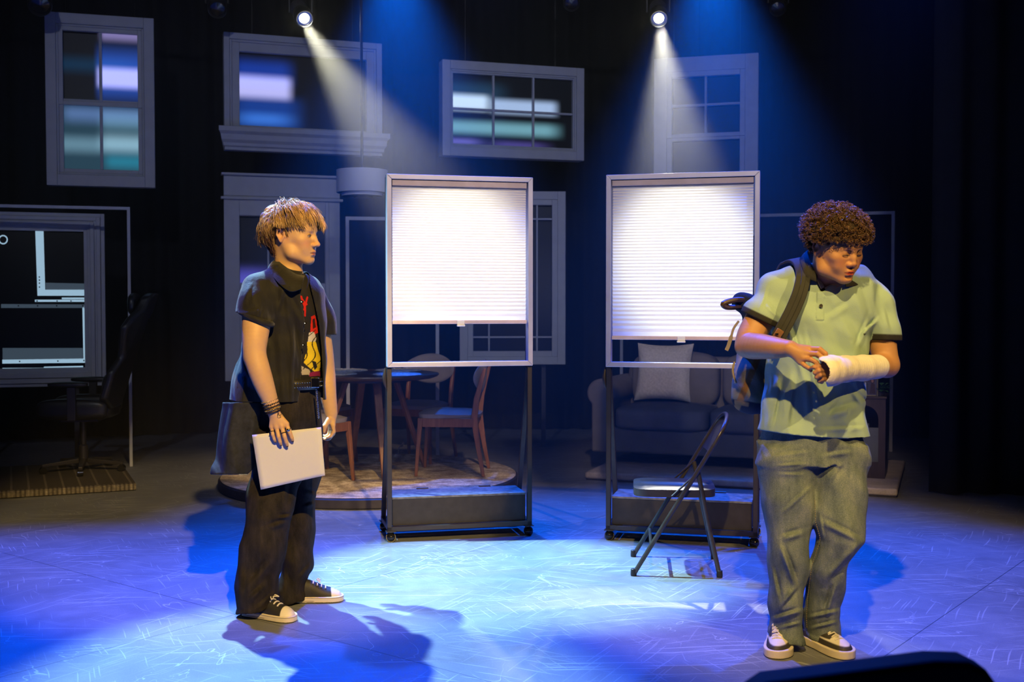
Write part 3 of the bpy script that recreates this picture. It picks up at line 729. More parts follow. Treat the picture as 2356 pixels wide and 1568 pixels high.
def dining_chair(label, x, y, heading):
    """seat faces local +x"""
    rt = thing('dining_chair', label, 'chair', (x, y, PZ), R(heading), 'dining chairs')
    for sy in (-1, 1):
        mb = MB(); mb.bar((.205, sy*.20, .43), (.235, sy*.225, 0), .036, .036, (0, 1, 0), .022, .022); obj('front_leg', mb, M['walnut'], rt, bevel=.005)
        # rear leg sweeps up to the backrest
        pts = [(-.265, .0), (-.225, .22), (-.195, .43), (-.215, .58), (-.262, .76), (-.275, .80)]; wd = [.024, .036, .05, .042, .03, .02]
        vs = []; 
        for (px_, pz), w_ in zip(pts, wd):
            for a, b in ((-1, -1), (1, -1), (1, 1), (-1, 1)): vs.append((px_+a*w_/2, sy*(.20 if pz > .3 else .20+.02*(1-pz/.3))+b*.012, pz))
        m = len(pts); fs = [(0, 1, 2, 3), ((m-1)*4+3, (m-1)*4+2, (m-1)*4+1, (m-1)*4)] + [(4*i+k, 4*i+(k+1) % 4, 4*i+4+(k+1) % 4, 4*i+4+k) for i in range(m-1) for k in range(4)]
        mb = MB(); mb.add(vs, fs); obj('rear_leg', mb, M['walnut'], rt, bevel=.005)
    mb = MB(); 
    for sy in (-1, 1): mb.box((-.19, sy*.205-.011, .365), (.19, sy*.205+.011, .43))
    mb.box((.19, -.19, .37), (.212, .19, .43)); mb.box((-.20, -.19, .37), (-.18, .19, .43)); obj('seat_frame', mb, M['walnut'], rt, bevel=.004)
    # upholstered seat, slightly crowned
    mb = MB(); nx, ny = 14, 14; top = []; bot = []
    for j in range(ny+1):
        for i in range(nx+1):
            u, v = i/nx*2-1, j/ny*2-1; k = max(abs(u), abs(v)); q = (abs(u)**5+abs(v)**5)**.2+1e-9; su, sv = u*k/q, v*k/q
            top.append((.0+su*.232, sv*(.232-.018*(1-su)), .455+.028*(1-k**4)+(.004 if su > 0 else 0)))
    n = len(top); fs = [(j*(nx+1)+i, j*(nx+1)+i+1, (j+1)*(nx+1)+i+1, (j+1)*(nx+1)+i) for j in range(ny) for i in range(nx)]
    ring = [i for i in range(nx+1)] + [j*(nx+1)+nx for j in range(1, ny+1)] + [ny*(nx+1)+i for i in range(nx-1, -1, -1)] + [j*(nx+1) for j in range(ny-1, 0, -1)]; L = len(ring)
    vs = top + [(top[i][0]*.985, top[i][1]*.985, .43) for i in ring]
    fs += [(ring[k], ring[(k+1) % L], n+(k+1) % L, n+k) for k in range(L)] + [tuple(n+k for k in range(L))]
    mb.add(vs, fs); obj('seat', mb, M['chair_fabric'], rt, smooth=True, angle=60)
    # curved oval backrest
    mb = MB(); vs = []; nr, na = 7, 40
    for side in (1, -1):
        for r in range(nr+1):
            for a in range(na):
                u = math.cos(2*PI*a/na)*r/nr; v = math.sin(2*PI*a/na)*r/nr
                z = .735+.125*v*(1-.12*u*u); y = .235*u; th = .017*(1-(r/nr)**4)+.002
                vs.append((-.235-.10*(z-.60)*1.0+.055*u*u+side*th, y, z))
    N = (nr+1)*na; fs = []
    for s_ in range(2):
        for r in range(nr):
            for a in range(na):
                q = (s_*N+r*na+a, s_*N+r*na+(a+1) % na, s_*N+(r+1)*na+(a+1) % na, s_*N+(r+1)*na+a); fs.append(q if s_ == 0 else q[::-1])
    fs += [(nr*na+a, nr*na+(a+1) % na, N+nr*na+(a+1) % na, N+nr*na+a) for a in range(na)]
    mb.add(vs, fs); obj('backrest', mb, M['chair_fabric'], rt, smooth=True, angle=180, recalc=False)
    return rt
dining_chair('wooden dining chair with grey padded seat, in side view at the right of the table', -.46, 8.53, 176)
dining_chair('wooden dining chair with its oval back to the black curtain, behind the table', -.77, 9.25, 248)
dining_chair('wooden dining chair nearest the person in black, front left of the table', -1.46, 8.04, 58)
dining_chair('wooden dining chair at the far left of the table, mostly behind the person in black', -1.56, 8.98, -22)
# small pale sprig ornament on the rug
p = G(915, 1052, PZ); rt = thing('artificial_sprig', 'small pale leafy sprig ornament standing on the round rug', 'ornament', (p[0], p[1], PZ))
pale = simple('pale_sprig', (.40, .40, .42), .8); mb = MB(); mb.lathe([(0, 0), (.03, 0), (.035, .012), (.02, .03), (0, .032)], 14); obj('sprig_base', mb, pale, rt, smooth=True)
mb = MB(); rs = np.random.RandomState(4)
mb.tube([(0, 0, .02), (.01, 0, .08), (.05, 0, .13)], .004, 6)
for k in range(16):
    t = k/15; b = np.array([.01+.045*t, 0, .04+.10*t]); a = rs.uniform(0, 2*PI); d = np.array([math.cos(a)*.03, math.sin(a)*.02, rs.uniform(-.01, .03)]); n_ = np.array([-math.sin(a), math.cos(a), .3])*.009
    mb.add([b, b+d*.5+n_, b+d, b+d*.5-n_, b+d*.5+np.array([0, 0, .006])], [(0, 1, 4), (1, 2, 4), (2, 3, 4), (3, 0, 4)])
obj('leaves', mb, pale, rt)

# ------------------------------------------------------------------ right setting: platform, sofa, pillow, console, frame, plant
SA = R(-21); sp = np.array([.56, 8.66]); ex = np.array([math.cos(SA), math.sin(SA)]); ey = np.array([-math.sin(SA), math.cos(SA)])
def S(x, y): return sp + ex*x + ey*y
cc = S(1.14, .78)
rt = thing('sofa_platform', 'low rectangular platform covered with pale grey rug, under the sofa', 'platform', (cc[0], cc[1], 0), SA)
mb = MB(); mb.box((-1.13, -.77, 0), (1.13, .77, .035)); obj('deck', mb, M['black_wood'], rt)
mb = MB(); mb.box((-1.14, -.78, .012), (1.14, .78, .062)); obj('rug_cover', mb, rug_mat('pale_grey_rug', (.34, .30, .28), (.44, .39, .36), (.54, .48, .45), 3), rt, bevel=.015, seg=3)
def cushion(mb, lo, hi, puff=.03, n=14, p=5):
    """soft box: superellipsoid-like cushion between lo and hi"""
    c = [(a+b)/2 for a, b in zip(lo, hi)]; r = [(b-a)/2 for a, b in zip(lo, hi)]; vs = []; fs = []; idx = {}
    def vid(i, j, k):
        if (i, j, k) not in idx:
            u = [2*q/n-1 for q in (i, j, k)]; m = max(abs(q) for q in u); L = sum(abs(q)**p for q in u)**(1/p); s_ = m/L if L else 0
            f = 1.0; w_ = [q*s_ for q in u]
            pf = [1+0*puff]*3; x, y, z = w_
            bul = puff*(1-min(1, abs(x))**2)*(1-min(1, abs(y))**2)
            idx[(i, j, k)] = len(vs); vs.append((c[0]+r[0]*x, c[1]+r[1]*y + puff*.4*(1-x*x)*(1-z*z)*(1 if y > 0 else -1)*abs(y), c[2]+r[2]*z + bul*(1 if z > 0 else -1)*abs(z)))
        return idx[(i, j, k)]
    for a in range(n):
        for b in range(n):
            for k, fl in ((0, 1), (n, 0)):
                for perm in range(3):
                    def mk(a_, b_):
                        t = [0, 0, 0]; t[perm] = k; t[(perm+1) % 3] = a_; t[(perm+2) % 3] = b_; return vid(*t)
                    q = (mk(a, b), mk(a+1, b), mk(a+1, b+1), mk(a, b+1)); fs.append(q[::-1] if fl else q)
    mb.add(vs, fs)
c0 = S(.86, .86)
so = thing('sofa', 'grey fabric two-seat sofa with rolled arms, behind the right stand', 'sofa', (c0[0], c0[1], .062), SA)
SM = M['sofa']
mb = MB(); mb.box((-.80, -.40, .10), (.80, .42, .30)); obj('base', mb, SM, so, bevel=.02, seg=3)
mb = MB(); cushion(mb, (-.82, .22, .12), (.82, .46, .84), .01, 10, 9); obj('back', mb, SM, so, smooth=True, angle=180)
for sx in (-1, 1):
    prof = []
    for k in range(22):
        a = -PI*.5 + 2*PI*k/22*.999; prof.append((math.cos(a)*.115, .56+math.sin(a)*.115))
    mb = MB(); arm = [(-.075, .10), (.075, .10), (.075, .47)] + [(.115*math.cos(a), .575+.115*math.sin(a)) for a in np.linspace(-.7, PI+.9, 20)] + [(-.075, .46)]
    arm = [(sx*.865+q[0]*1.0, q[1]) for q in arm]; mb.prism(arm, -.43, .40); obj('arm', mb, SM, so, smooth=True, bevel=.018, seg=3, angle=60)
    for y in (-.36, .36): mb = MB(); mb.lathe([(0, -.0), (.024, 0), (.032, .10), (0, .10)], 12, (sx*.80, y, 0)); obj('foot', mb, M['darkbrown'], so, smooth=True)
for k in (0, 1):
    x0 = -.76+k*.765; mb = MB(); cushion(mb, (x0, -.46, .29), (x0+.755, .20, .47), .025, 16, 7); o = obj('seat_cushion', mb, SM, so, smooth=True, angle=180)
    pp = []; 
    for sgn in (0, 1): pass
    mb = MB(); cushion(mb, (x0+.01, .06, .45), (x0+.745, .30, .87), .03, 16, 5); obj('back_cushion', mb, SM, so, smooth=True, angle=180)
# pillow
s = NT('pillow_cloth'); co = s.coord('Object', (1, 1, 1)); v = s.noise(co, 60, 3); s.base(s.ramp(v, [(.3, (.34, .34, .34)), (.7, (.45, .45, .44))]))
wv = s.node('ShaderNodeTexWave', wave_type='BANDS', bands_direction='DIAGONAL'); s.put(wv.inputs[0], s.coord('Object', (1, .1, 1))); wv.inputs['Scale'].default_value = 14; wv.inputs['Distortion'].default_value = 3.0
s.set(rough=.95); s.bump(wv.outputs['Fac'], .25, .003); M['pillow'] = s.m
pc = S(.43, .755); po = thing('throw_pillow', 'pale grey square throw pillow standing on the sofa seat', 'pillow', (pc[0], pc[1], .062+.50), SA)
mb = MB(); n = 20; vs = []; fs = []
for side in (1, -1):
    for j in range(n+1):
        for i in range(n+1):
            u, v = 2*i/n-1, 2*j/n-1; th = .075*(max(0, (1-u**4)*(1-v**4)))**.55; kx = 1-.07*(1-v*v)*1.0 if True else 1; kz = 1-.07*(1-u*u)
            x = .235*u*(1-.09*(1-v*v)); z = .235+.235*v*(1-.09*(1-u*u)); y = -side*th
            vs.append((x, y+.12*(z/.47)-.03, z))
N = (n+1)**2
for s_ in range(2):
    for j in range(n):
        for i in range(n): q = (s_*N+j*(n+1)+i, s_*N+j*(n+1)+i+1, s_*N+(j+1)*(n+1)+i+1, s_*N+(j+1)*(n+1)+i); fs.append(q if s_ == 0 else q[::-1])
mb.add(vs, fs); obj('pillow_cover', mb, M['pillow'], po, smooth=True, angle=180, recalc=False)

# console with arched opening
cp = W(2040, 700, 8.30); A = np.array([cp[0], 8.30]) - ex*.15 + ey*.20
co_ = thing('console_cabinet', 'dark brown console cabinet with an arched opening, at the right end of the sofa', 'cabinet', (A[0], A[1], .062), SA)
mb = MB(); wd, hh, dp = .30, .59, .36
arch = [(-.10, .12), (.10, .12), (.10, .40)] + [(.10*math.cos(a), .42+.10*math.sin(a)) for a in np.linspace(0, PI, 13)] + [(-.10, .40)]
# front with the opening: two stiles, plinth, arched header
mb.box((-wd/2, -dp/2, 0), (-.10, -dp/2+.02, hh)); mb.box((.10, -dp/2, 0), (wd/2, -dp/2+.02, hh)); mb.box((-.10, -dp/2, 0), (.10, -dp/2+.02, .12))
ap = [(.10*math.cos(a), .44+.10*math.sin(a)) for a in np.linspace(0, PI, 13)]
for (x1_, z1_), (x2_, z2_) in zip(ap, ap[1:]):
    mb.add([(x, y, z) for y in (-dp/2, -dp/2+.02) for x, z in ((x1_, z1_), (x2_, z2_), (x2_, hh), (x1_, hh))], [(0, 1, 2, 3), (7, 6, 5, 4), (0, 4, 5, 1), (2, 6, 7, 3)])
mb.box((-wd/2, -dp/2+.02, 0), (-wd/2+.02, dp/2, hh)); mb.box((wd/2-.02, -dp/2+.02, 0), (wd/2, dp/2, hh)); mb.box((-wd/2+.02, dp/2-.02, 0), (wd/2-.02, dp/2, hh))
obj('body', mb, M['darkbrown'], co_)
mb = MB(); mb.box((-wd/2-.008, -dp/2-.01, hh), (wd/2+.008, dp/2+.01, hh+.018)); obj('top_board', mb, M['darkbrown'], co_, bevel=.003)
mb = MB(); mb.box((-.13, -dp/2+.05, .02), (.13, -dp/2+.07, .37)); mb.box((-.13, -dp/2+.05, .37), (.03, -dp/2+.07, .40)); obj('inner_panel', mb, simple('grey_panel', (.13, .15, .17), .7), co_)
# framed photo
fp = W(1999, 917, 8.35); fo = thing('picture_frame', 'small framed photo of a couple standing on the console', 'picture frame', (fp[0], 8.35, .062+hh+.018), SA+R(4))
mb = MB(); frame_ring(mb, -.065, .065, .0, .17, .012, -.008, .008); obj('frame', mb, simple('brass_frame', (.16, .14, .08), .4, .3), fo, bevel=.003)
mb = MB(); mb.cur = 0; mb.box((-.055, -.003, .01), (.055, .003, .16))
def flat(mb, pts, y, ci): mb.cur = ci; mb.add([(x, y, z) for x, z in pts], [tuple(range(len(pts)))])
def disc(cx, cz, rx, rz, n=14): return [(cx+rx*math.cos(2*PI*k/n), cz+rz*math.sin(2*PI*k/n)) for k in range(n)]
flat(mb, [(-.042, .02), (-.008, .02), (-.006, .09), (-.016, .108), (-.034, .108), (-.046, .09)], -.0034, 1); flat(mb, [(-.030, .04), (-.020, .04), (-.020, .104), (-.030, .104)], -.0037, 2)
flat(mb, [(.004, .02), (.046, .02), (.040, .095), (.014, .095)], -.0034, 3); flat(mb, disc(-.025, .124, .011, .014), -.0036, 4); flat(mb, disc(.024, .117, .016, .022), -.0034, 3); flat(mb, disc(.024, .116, .009, .013), -.0038, 4)
obj('photo', mb, [simple('photo_paper', (.06, .06, .10), .4), simple('photo_suit', (.02, .03, .05), .5), simple('photo_shirt', (.4, .45, .6), .5), simple('photo_dark', (.03, .012, .02), .5), simple('photo_skin', (.30, .16, .11), .5)], fo, recalc=False)
mb = MB(); mb.bar((0, .006, .12), (0, .07, .0), .03, .004, (1, 0, 0)); obj('easel_leg', mb, M['black_wood'], fo)
# plant
pp_ = W(2038, 915, 8.32); pl = thing('potted_plant', 'small green leafy plant in a dark pot at the right edge of the console', 'plant', (pp_[0]-.03, 8.36, .062+hh+.018))
mb = MB(); mb.lathe([(0, 0), (.026, 0), (.034, .045), (.030, .047), (.028, .04), (0, .04)], 18); obj('pot', mb, M['black_wood'], pl, smooth=True)
mb = MB(); rs = np.random.RandomState(9)
for k in range(16):
    a = rs.uniform(-2.2, 1.2); L = rs.uniform(.05, .105); el = rs.uniform(.1, .9); b = np.array([0, 0, .04]); d = np.array([math.cos(a)*math.cos(el), math.sin(a)*math.cos(el), math.sin(el)]); st = b + d*L*.55
    side = np.cross(d, [0, 0, 1]); side /= np.linalg.norm(side); e = st + d*L*.5 + np.array([0, 0, -.018]); m_ = (st+e)/2+np.array([0, 0, .006])
    mb.add([st, m_+side*.02, e, m_-side*.02, m_+np.array([0, 0, -.004])], [(0, 1, 4), (1, 2, 4), (2, 3, 4), (3, 0, 4)]); mb.tube([b, b+d*L*.3+np.array([0, 0, .01]), st], .0015, 4)
obj('leaves', mb, simple('leaf_green', (.035, .12, .035), .5, var=.3), pl, recalc=False)

# ------------------------------------------------------------------ left setting: woven rug on a platform, gaming chair
LA = R(24); e1 = np.array([math.cos(LA), math.sin(LA)]); e2 = np.array([-math.sin(LA), math.cos(LA)]); corner = np.array([-2.73, 8.16])
lc = corner - e1*.75 + e2*.68
rt = thing('desk_platform', 'low black platform under the striped rug at the left', 'platform', (lc[0], lc[1], 0), LA); mb = MB(); mb.box((-.74, -.66, 0), (.74, .66, .04)); obj('deck', mb, M['black_wood'], rt)
s = NT('striped_woven_rug'); sep = s.node('ShaderNodeSeparateXYZ'); s.l.new(s.coord(), sep.inputs[0]); x_, y_ = sep.outputs[0], sep.outputs[1]
def stripe(v, per, duty):
    return s.math('LESS_THAN', s.math('FRACT', s.math('DIVIDE', s.math('ADD', v, 10), per)), duty)
a_ = stripe(x_, .114, .13); b_ = stripe(y_, .034, .42)
edge_ = s.math('LESS_THAN', y_, -.62); dash = stripe(x_, .030, .55)
k_ = s.math('MULTIPLY', s.math('ADD', s.math('MULTIPLY', a_, .55), s.math('MULTIPLY', b_, .25)), 1.0)
k_ = s.math('ADD', k_, s.math('MULTIPLY', s.math('MULTIPLY', edge_, dash), .6))
s.base(s.mix(s.math('MULTIPLY', k_, s.noise(s.coord(), 60, 2)), (.03, .024, .022), (.34, .30, .25))); s.set(rough=.95); s.bump(s.noise(s.coord(), 200, 2), .4, .004)
mb = MB(); mb.box((-.755, -.675, .0405), (.755, .675, .05)); mb.box((-.755, -.675, .006), (.755, -.662, .0405)); mb.box((.742, -.662, .006), (.755, .675, .0405))
o = obj('woven_rug', mb, s.m, bevel=.003); o.location = (lc[0], lc[1], 0); o.rotation_euler = (0, 0, LA); tag(o, 'dark woven rug with pale stripes and stitched edge under the gaming chair', 'rug')
gp = W(187, 1096, 8.75); leath = simple('chair_leather', (.016, .017, .018), .38, var=.2); trimc = simple('chair_trim', (.05, .042, .035), .5)
gc = thing('gaming_chair', 'black high-backed gaming chair turned to the left, on the woven rug', 'chair', (gp[0], 8.8, .05), R(186))
for k in range(5):
    a = 2*PI*k/5+.5; mb = MB(); mb.bar((.04*math.cos(a), .04*math.sin(a), .085), (.31*math.cos(a), .31*math.sin(a), .062), .05, .035, (0, 0, 1), .03, .022); o = obj('base_arm', mb, M['black_steel'], gc, bevel=.004)
    mb = MB(); mb.tube([(.30*math.cos(a)-.02*math.sin(a), .30*math.sin(a)+.02*math.cos(a), .027), (.30*math.cos(a)+.02*math.sin(a), .30*math.sin(a)-.02*math.cos(a), .027)], .027, 14); obj('caster', mb, M['gloss_black'], o, smooth=True)
mb = MB(); mb.lathe([(0, .07), (.035, .07), (.035, .20), (.022, .21), (.022, .40), (0, .40)], 16); obj('gas_column', mb, M['black_steel'], gc, smooth=True)
mb = MB(); mb.box((-.14, -.12, .395), (.14, .12, .42)); obj('seat_plate', mb, M['black_steel'], gc)
mb = MB(); cushion(mb, (-.26, -.20, .42), (.30, .20, .53), .02, 12, 5); cushion(mb, (-.24, -.275, .43), (.28, -.185, .575), .01, 8, 4); cushion(mb, (-.24, .185, .43), (.28, .275, .575), .01, 8, 4); obj('seat', mb, leath, gc, smooth=True, angle=180)
# backrest: curved bucket outline extruded with thickness, leaning backwards
ol = [(-.16, .0), (-.27, .08), (-.28, .30), (-.20, .42), (-.25, .55), (-.29, .66), (-.24, .74), (-.17, .80), (-.14, .90), (-.08, .935), (.08, .935), (.14, .90), (.17, .80), (.24, .74), (.29, .66), (.25, .55), (.20, .42), (.28, .30), (.27, .08), (.16, .0)]
mb = MB(); n = len(ol)
for side in (0, 1):
    for (y, z) in ol: mb.v.append((-.25-.30*z+.10*abs(y)/.29-(.075 if side else 0)*(1 if abs(y) < .2 else .8), y, .50+z*.95))
mb.f = [tuple(range(n)), tuple(range(2*n-1, n-1, -1))] + [(i, n+i, n+(i+1) % n, (i+1) % n) for i in range(n)]; mb.mi = [0]*len(mb.f); obj('backrest', mb, leath, gc, bevel=.02, seg=3, smooth=True)
for k, (z0, z1) in enumerate(((.03, .25), (.72, .88))):
    mb = MB(); zc = (z0+z1)/2; cushion(mb, (-.20-.30*zc, -.13, .50+z0), (-.12-.30*zc, .13, .50+z1), .01, 8, 3); obj('lumbar_pillow' if k == 0 else 'neck_pillow', mb, leath, gc, smooth=True, angle=180)
for sy in (-1, 1):
    mb = MB(); mb.box((-.03, sy*.31-.02, .44), (.03, sy*.31+.02, .68)); mb.box((-.03, min(sy*.2, sy*.33), .425), (.03, max(sy*.2, sy*.33), .45)); o = obj('arm_post', mb, M['black_steel'], gc, bevel=.004)
    mb = MB(); cushion(mb, (-.12, sy*.31-.045, .68), (.17, sy*.31+.045, .715), .005, 8, 4); obj('armrest', mb, leath, o, smooth=True, angle=180)

# ------------------------------------------------------------------ seat back in the audience, close to the camera
ac = thing('audience_seat', 'black rounded audience seat back out of focus at the bottom right corner', 'seat', (.92, 2.02, 0), R(0))
x_l, x_r = W(1735, 1560, 2.0)[0]-.92, W(2300, 1530, 2.0)[0]-.92; zt_ = W(2200, 1513, 2.0)[2]; zl_ = W(1760, 1566, 2.0)[2]
mb = MB(); top = [(x_l-.02, .40), (x_l-.015, zl_-.02), (x_l+.02, zl_+.003), ((x_l+x_r)/2, (zl_+zt_)/2+.008), (x_r-.12, zt_), (x_r-.06, zt_-.002), (x_r-.028, zt_-.018), (x_r-.005, zt_-.05), (x_r+.01, .40)]
mb.prism(top, -.04, .035); black_cloth = simple('seat_cloth', (.006, .006, .007), .8); obj('backrest', mb, black_cloth, ac, bevel=.012, seg=3, smooth=True)
mb = MB(); cushion(mb, (x_l, .03, .36), (x_r, .45, .46), .01, 8, 5); obj('seat', mb, black_cloth, ac, smooth=True, angle=180)
for sx in (x_l+.03, x_r-.03):
    for y in (0, .40): mb = MB(); mb.tube([(sx, y, 0), (sx, y, .42)], .014, 8); obj('leg', mb, M['black_steel'], ac, smooth=True)
# ------------------------------------------------------------------ implicit surface modeller (used for bodies, clothes, bags, shoes)
def crs(pts, k=4):
    pts = [np.array(p, float) for p in pts]; o = []
    for i in range(len(pts)-1):
        p0, p1_, p2_, p3 = pts[max(i-1, 0)], pts[i], pts[i+1], pts[min(i+2, len(pts)-1)]
        for q in range(k): t = q/k; o.append(.5*((2*p1_)+(-p0+p2_)*t+(2*p0-5*p1_+4*p2_-p3)*t*t+(-p0+3*p1_-3*p2_+p3)*t**3))
    return o+[pts[-1]]
class Sdf:
    def __init__(s): s.it = []
    def add(s, fn, lo, hi, k=.01, op='u'): s.it.append((fn, np.array(lo, float), np.array(hi, float), k, op)); return s
    def cone(s, a, b, ra, rb, k=.01, op='u'):
        a = np.array(a, float); b = np.array(b, float); ba = b-a; L2 = ba.dot(ba)+1e-12; m = max(ra, rb)
        def fn(P):
            pa = P-a; t = np.clip(pa@ba/L2, 0, 1); return np.linalg.norm(pa-t[:, None]*ba, axis=1)-(ra+(rb-ra)*t)
        return s.add(fn, np.minimum(a, b)-m, np.maximum(a, b)+m, k, op)
    def chain(s, pts, rs, k=.01, op='u'):
        for i in range(len(pts)-1): s.cone(pts[i], pts[i+1], rs[i], rs[i+1], k, op)
        return s
    def limb(s, pts, rs, k=.006):
        q = crs(pts, 5); r = np.interp(np.linspace(0, len(pts)-1, len(q)), range(len(rs)), rs); r = np.convolve(np.pad(r, 3, mode='edge'), np.ones(7)/7, 'valid')
        return s.chain(q, r, k*.15)
    def ell(s, c, r, k=.01, op='u', M=None):
        c = np.array(c, float); r = np.array(r, float); Rm = np.eye(3) if M is None else np.array(M)
        def fn(P):
            q = (P-c)@Rm; n1 = np.linalg.norm(q/r, axis=1); n2 = np.linalg.norm(q/(r*r), axis=1)+1e-9; return n1*(n1-1)/n2
        m = r.max(); return s.add(fn, c-m, c+m, k, op)
    def box(s, c, h, rad, k=.01, op='u', M=None):
        c = np.array(c, float); h = np.array(h, float)-rad; Rm = np.eye(3) if M is None else np.array(M)
        def fn(P):
            q = np.abs((P-c)@Rm)-h; return np.linalg.norm(np.maximum(q, 0), axis=1)+np.minimum(q.max(1), 0)-rad
        m = np.linalg.norm(h+rad); return s.add(fn, c-m, c+m, k, op)
    def __call__(s, P):
        d = np.full(len(P), 1.0); lo = P.min(0); hi = P.max(0)
        for fn, l, h, k, op in s.it:
            if op in ('u', 's'):
                mg = k+.045 if op == 'u' else k
                if (l-mg > hi).any() or (h+mg < lo).any(): continue
            v = fn(P)
            if op == 'u':
                if k > 0: t = np.clip(.5+.5*(v-d)/k, 0, 1); d = v*(1-t)+d*t-k*t*(1-t)
                else: d = np.minimum(d, v)
            elif op == 's':
                v = -v
                if k > 0: t = np.clip(.5-.5*(v-d)/k, 0, 1); d = v*(1-t)+d*t+k*t*(1-t)
                else: d = np.maximum(d, v)
            elif op == 'i': d = np.maximum(d, v)
            elif op == 'd': d = d + v        # displacement
        return d

def _loft(rows, bot=None, top=None, p=2.0, slope=None, smooth=3):
    """rows: (py, pxL, pxR, D, ry) from top to bottom"""
    zs, cx, rx, cyy, ry = [], [], [], [], []
    for py, L, Rr, D, r in rows:
        a = W(L, py, D); b = W(Rr, py, D); zs.append(a[2]); cx.append((a[0]+b[0])/2); rx.append((b[0]-a[0])/2); cyy.append(D); ry.append(r)
    zs = np.array(zs)[::-1]; arr = [np.array(q)[::-1] for q in (cx, rx, cyy, ry)]
    zf = np.linspace(zs[0], zs[-1], 240); sm = []
    step = (zs[-1]-zs[0])/239; n = max(1, int(.018*smooth/3/step)); ker = np.hanning(2*n+3); ker /= ker.sum()
    for q in arr:
        f = np.interp(zf, zs, q); f2 = np.convolve(np.pad(f, n+1, mode='edge'), ker, 'valid'); sm.append(f2[:240])
    z0 = zs[0] if bot is None else bot; z1 = zs[-1] if top is None else top
    def fn(P, grow=0.0, cap=True):
        z = P[:, 2]; c = np.interp(z, zf, sm[0]); a = np.interp(z, zf, sm[1])+grow; y0 = np.interp(z, zf, sm[2]); b = np.interp(z, zf, sm[3])+grow
        u = np.abs(P[:, 0]-c); v = np.abs(P[:, 1]-y0)
        if p == 2.0: n1 = np.sqrt((u/a)**2+(v/b)**2); n2 = np.sqrt((u/a**2)**2+(v/b**2)**2)+1e-9
        else:
            n1 = ((u/a)**p+(v/b)**p)**(1/p)+1e-9; g = n1**(1-p); n2 = n1*0+np.sqrt(((u/a)**(p-1)/a*g)**2+((v/b)**(p-1)/b*g)**2)/np.maximum(n1, 1e-6)*1.0+1e-9
            return _cap((n1-1)*np.minimum(a, b)*.95, P, z, c, cap)
        return _cap(n1*(n1-1)/n2, P, z, c, cap)
    def _cap(d, P, z, c, cap):
        if not cap: return d
        zb = z0 if slope is None else z0+slope*(P[:, 0]-c)
        return np.maximum(d, np.maximum(zb-z, z-z1))
    m = max(max(rx), max(ry)); lo = (min(cx)-max(rx), min(cyy)-max(ry), z0-.05); hi = (max(cx)+max(rx), max(cyy)+max(ry), z1)
    return fn, lo, hi

